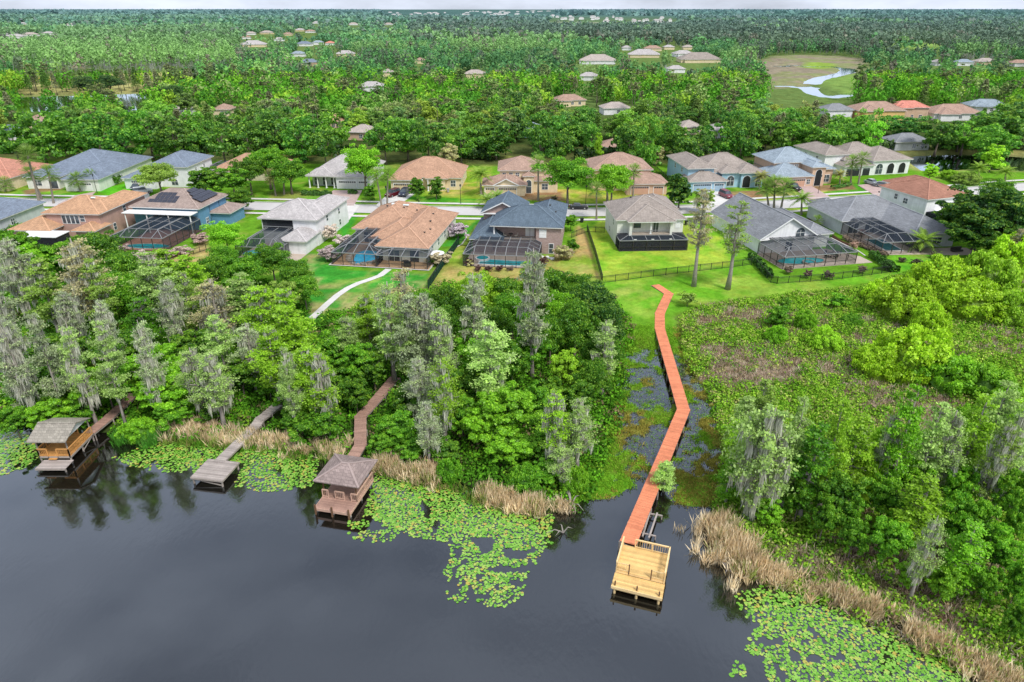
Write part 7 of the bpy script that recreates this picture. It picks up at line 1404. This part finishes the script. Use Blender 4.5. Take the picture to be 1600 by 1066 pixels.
def woods(y0, y1, sp, nq, qs, rr_, hmean, vert=1.0):
    pts = []; y = y0
    ysr = np.arange(y0, y1, sp*.9)
    for y in ysr:
        W_ = .80*y+40; n = int(2*W_/sp); xx = -W_+2*W_*(np.arange(n)+rng.random(n))/n; yy = y+(rng.random(n)-.5)*sp; pts.append(np.stack([xx, yy], 1))
    p_ = np.concatenate(pts); x, y = p_[:,0], p_[:,1]; n = len(x); r0 = rng.random(n); hh = hmean*(.75+.5*rng.random(n)); patch = fbm(x, y, 130 if y0 < 1000 else 500, 61); rad = rr_*(.7+.7*rng.random(n)); px, pyb, keep = canopy(x, y, None, nq, qs, hh+1, rad)
    cyp = ((px < 400+40*np.sin(y/60)) & (y > 560) & (y < 1450)) | ((px > 700) & (px < 850) & (y > 700) & (y < 1000)) | (patch > .66); pine = ((px > 640) & (y > 950) & (y < 3300)) | ((r0 < .12) & (patch < .5)) | ((px > 1150) & (y > 700) & (y < 2500) & (r0 < .6))
    clr = fbm(x, y, 60 if y0 < 1500 else 300, 77); keep &= ~(clr > .66); keep &= ~((y < 1500) & (r0 > .95)); big = .55+1.0*rng.random(n)**1.5; rad = rad*big; hh = hh*(.7+.35*big)
    col = np.array([(.07,.22,.035),(.11,.30,.04),(.17,.39,.05),(.25,.42,.09)])[rng.choice(4, n, p=[.36,.32,.2,.12])]
    col = np.where(cyp[:,None], np.array([(.22,.40,.08)]), col); col = np.where((pine & ~cyp)[:,None], np.array([(.12,.16,.07)]), col)
    tan_ = (rng.random(n) < .06); col[tan_] = (.20,.17,.10); col *= (.86+.28*rng.random((n,1)))*(.45+1.15*fbm(x, y, 170 if y0 < 1500 else 900, 66))[:,None]
    thin = (cyp | pine); rad = np.where(thin, rad*.6, rad); hh = np.where(thin, hh*1.2, hh)
    x, y, hh, rad, col, thin, cyp = [a[keep] for a in (x, y, hh, rad, col, thin, cyp)]; n = len(x); k = np.repeat(np.arange(n), nq); m = n*nq; u = unit(m); q_ = rng.random(m); f = (.6+.45*rng.random(m))
    cz = np.where(thin, hh*.66, hh*.55); rz = np.where(thin, hh*.38, hh*.47); C2_ = np.stack([x[k]+u[:,0]*rad[k]*f, y[k]+u[:,1]*rad[k]*f, 1+cz[k]+u[:,2]*rz[k]*f], 1)
    U, V = basis(u+rs(m)*.6, qs*(.6+.8*rng.random(m))); cc = col[k].copy()
    tr = thin[k] & (q_ < np.where(cyp[k], .20, .07)); C2_[tr,2] = 1+hh[k][tr]*(.15+.35*rng.random(tr.sum())); C2_[tr,0] = x[k][tr]+rs(tr.sum())[:,0]*rad[k][tr]*.4; U[tr] = np.array([.10*qs,0,0]); V[tr] = np.stack([0*x[k][tr], 0*x[k][tr], hh[k][tr]*.22], 1); cc[tr] = np.where(cyp[k][tr][:,None], np.array((.42,.42,.38)), np.array((.26,.23,.20)))
    hz = (1-np.exp(-y[k]/2500.))[:,None]; cc = cc*(1-hz)+np.array((.17,.29,.30))*hz  # blue-grey distance haze blended into the leaf colours
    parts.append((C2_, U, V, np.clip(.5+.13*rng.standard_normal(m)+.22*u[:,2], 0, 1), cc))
FX = np.array([(a, b2) for a, b2, _ in FAR]) if FAR else np.zeros((0,2))
woods(*( (min([b2 for _, b2, _ in FAR]+[400]) if False else 462), 900, 9.4, 80, 1.45, 5.0, 11.5)); woods(900, 1850, 15.5, 34, 3.2, 9, 12.5); woods(1850, 4600, 38, 11, 9.5, 19, 13); woods(4600, 15000, 120, 6, 36, 60, 13)
# overflow trees nearer than 462 m
if len(FX):
    n = len(FX); nq = 150; k = np.repeat(np.arange(n), nq); m = n*nq; u = unit(m); f = .55+.5*rng.random(m); kind = np.array([q_[2] for q_ in FAR]); tall = kind != 'oak'; rad = np.where(tall, 2.2, 5.6)*(.6+.9*rng.random(n)); hh = np.where(tall, 14, 11.5)*(.8+.35*rng.random(n)); cz = np.where(tall, hh*.7, hh*.58); rz = np.where(tall, hh*.3, hh*.42)
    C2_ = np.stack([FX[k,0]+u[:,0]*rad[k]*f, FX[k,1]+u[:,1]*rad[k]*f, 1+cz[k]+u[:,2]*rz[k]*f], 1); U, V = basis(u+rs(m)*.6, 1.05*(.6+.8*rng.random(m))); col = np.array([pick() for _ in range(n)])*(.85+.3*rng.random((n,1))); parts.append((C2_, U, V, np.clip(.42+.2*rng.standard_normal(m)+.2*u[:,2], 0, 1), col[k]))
cc = [np.concatenate(x) for x in zip(*parts)]; print('far quads', len(cc[0]), cnt, 'overflow', len(FAR))
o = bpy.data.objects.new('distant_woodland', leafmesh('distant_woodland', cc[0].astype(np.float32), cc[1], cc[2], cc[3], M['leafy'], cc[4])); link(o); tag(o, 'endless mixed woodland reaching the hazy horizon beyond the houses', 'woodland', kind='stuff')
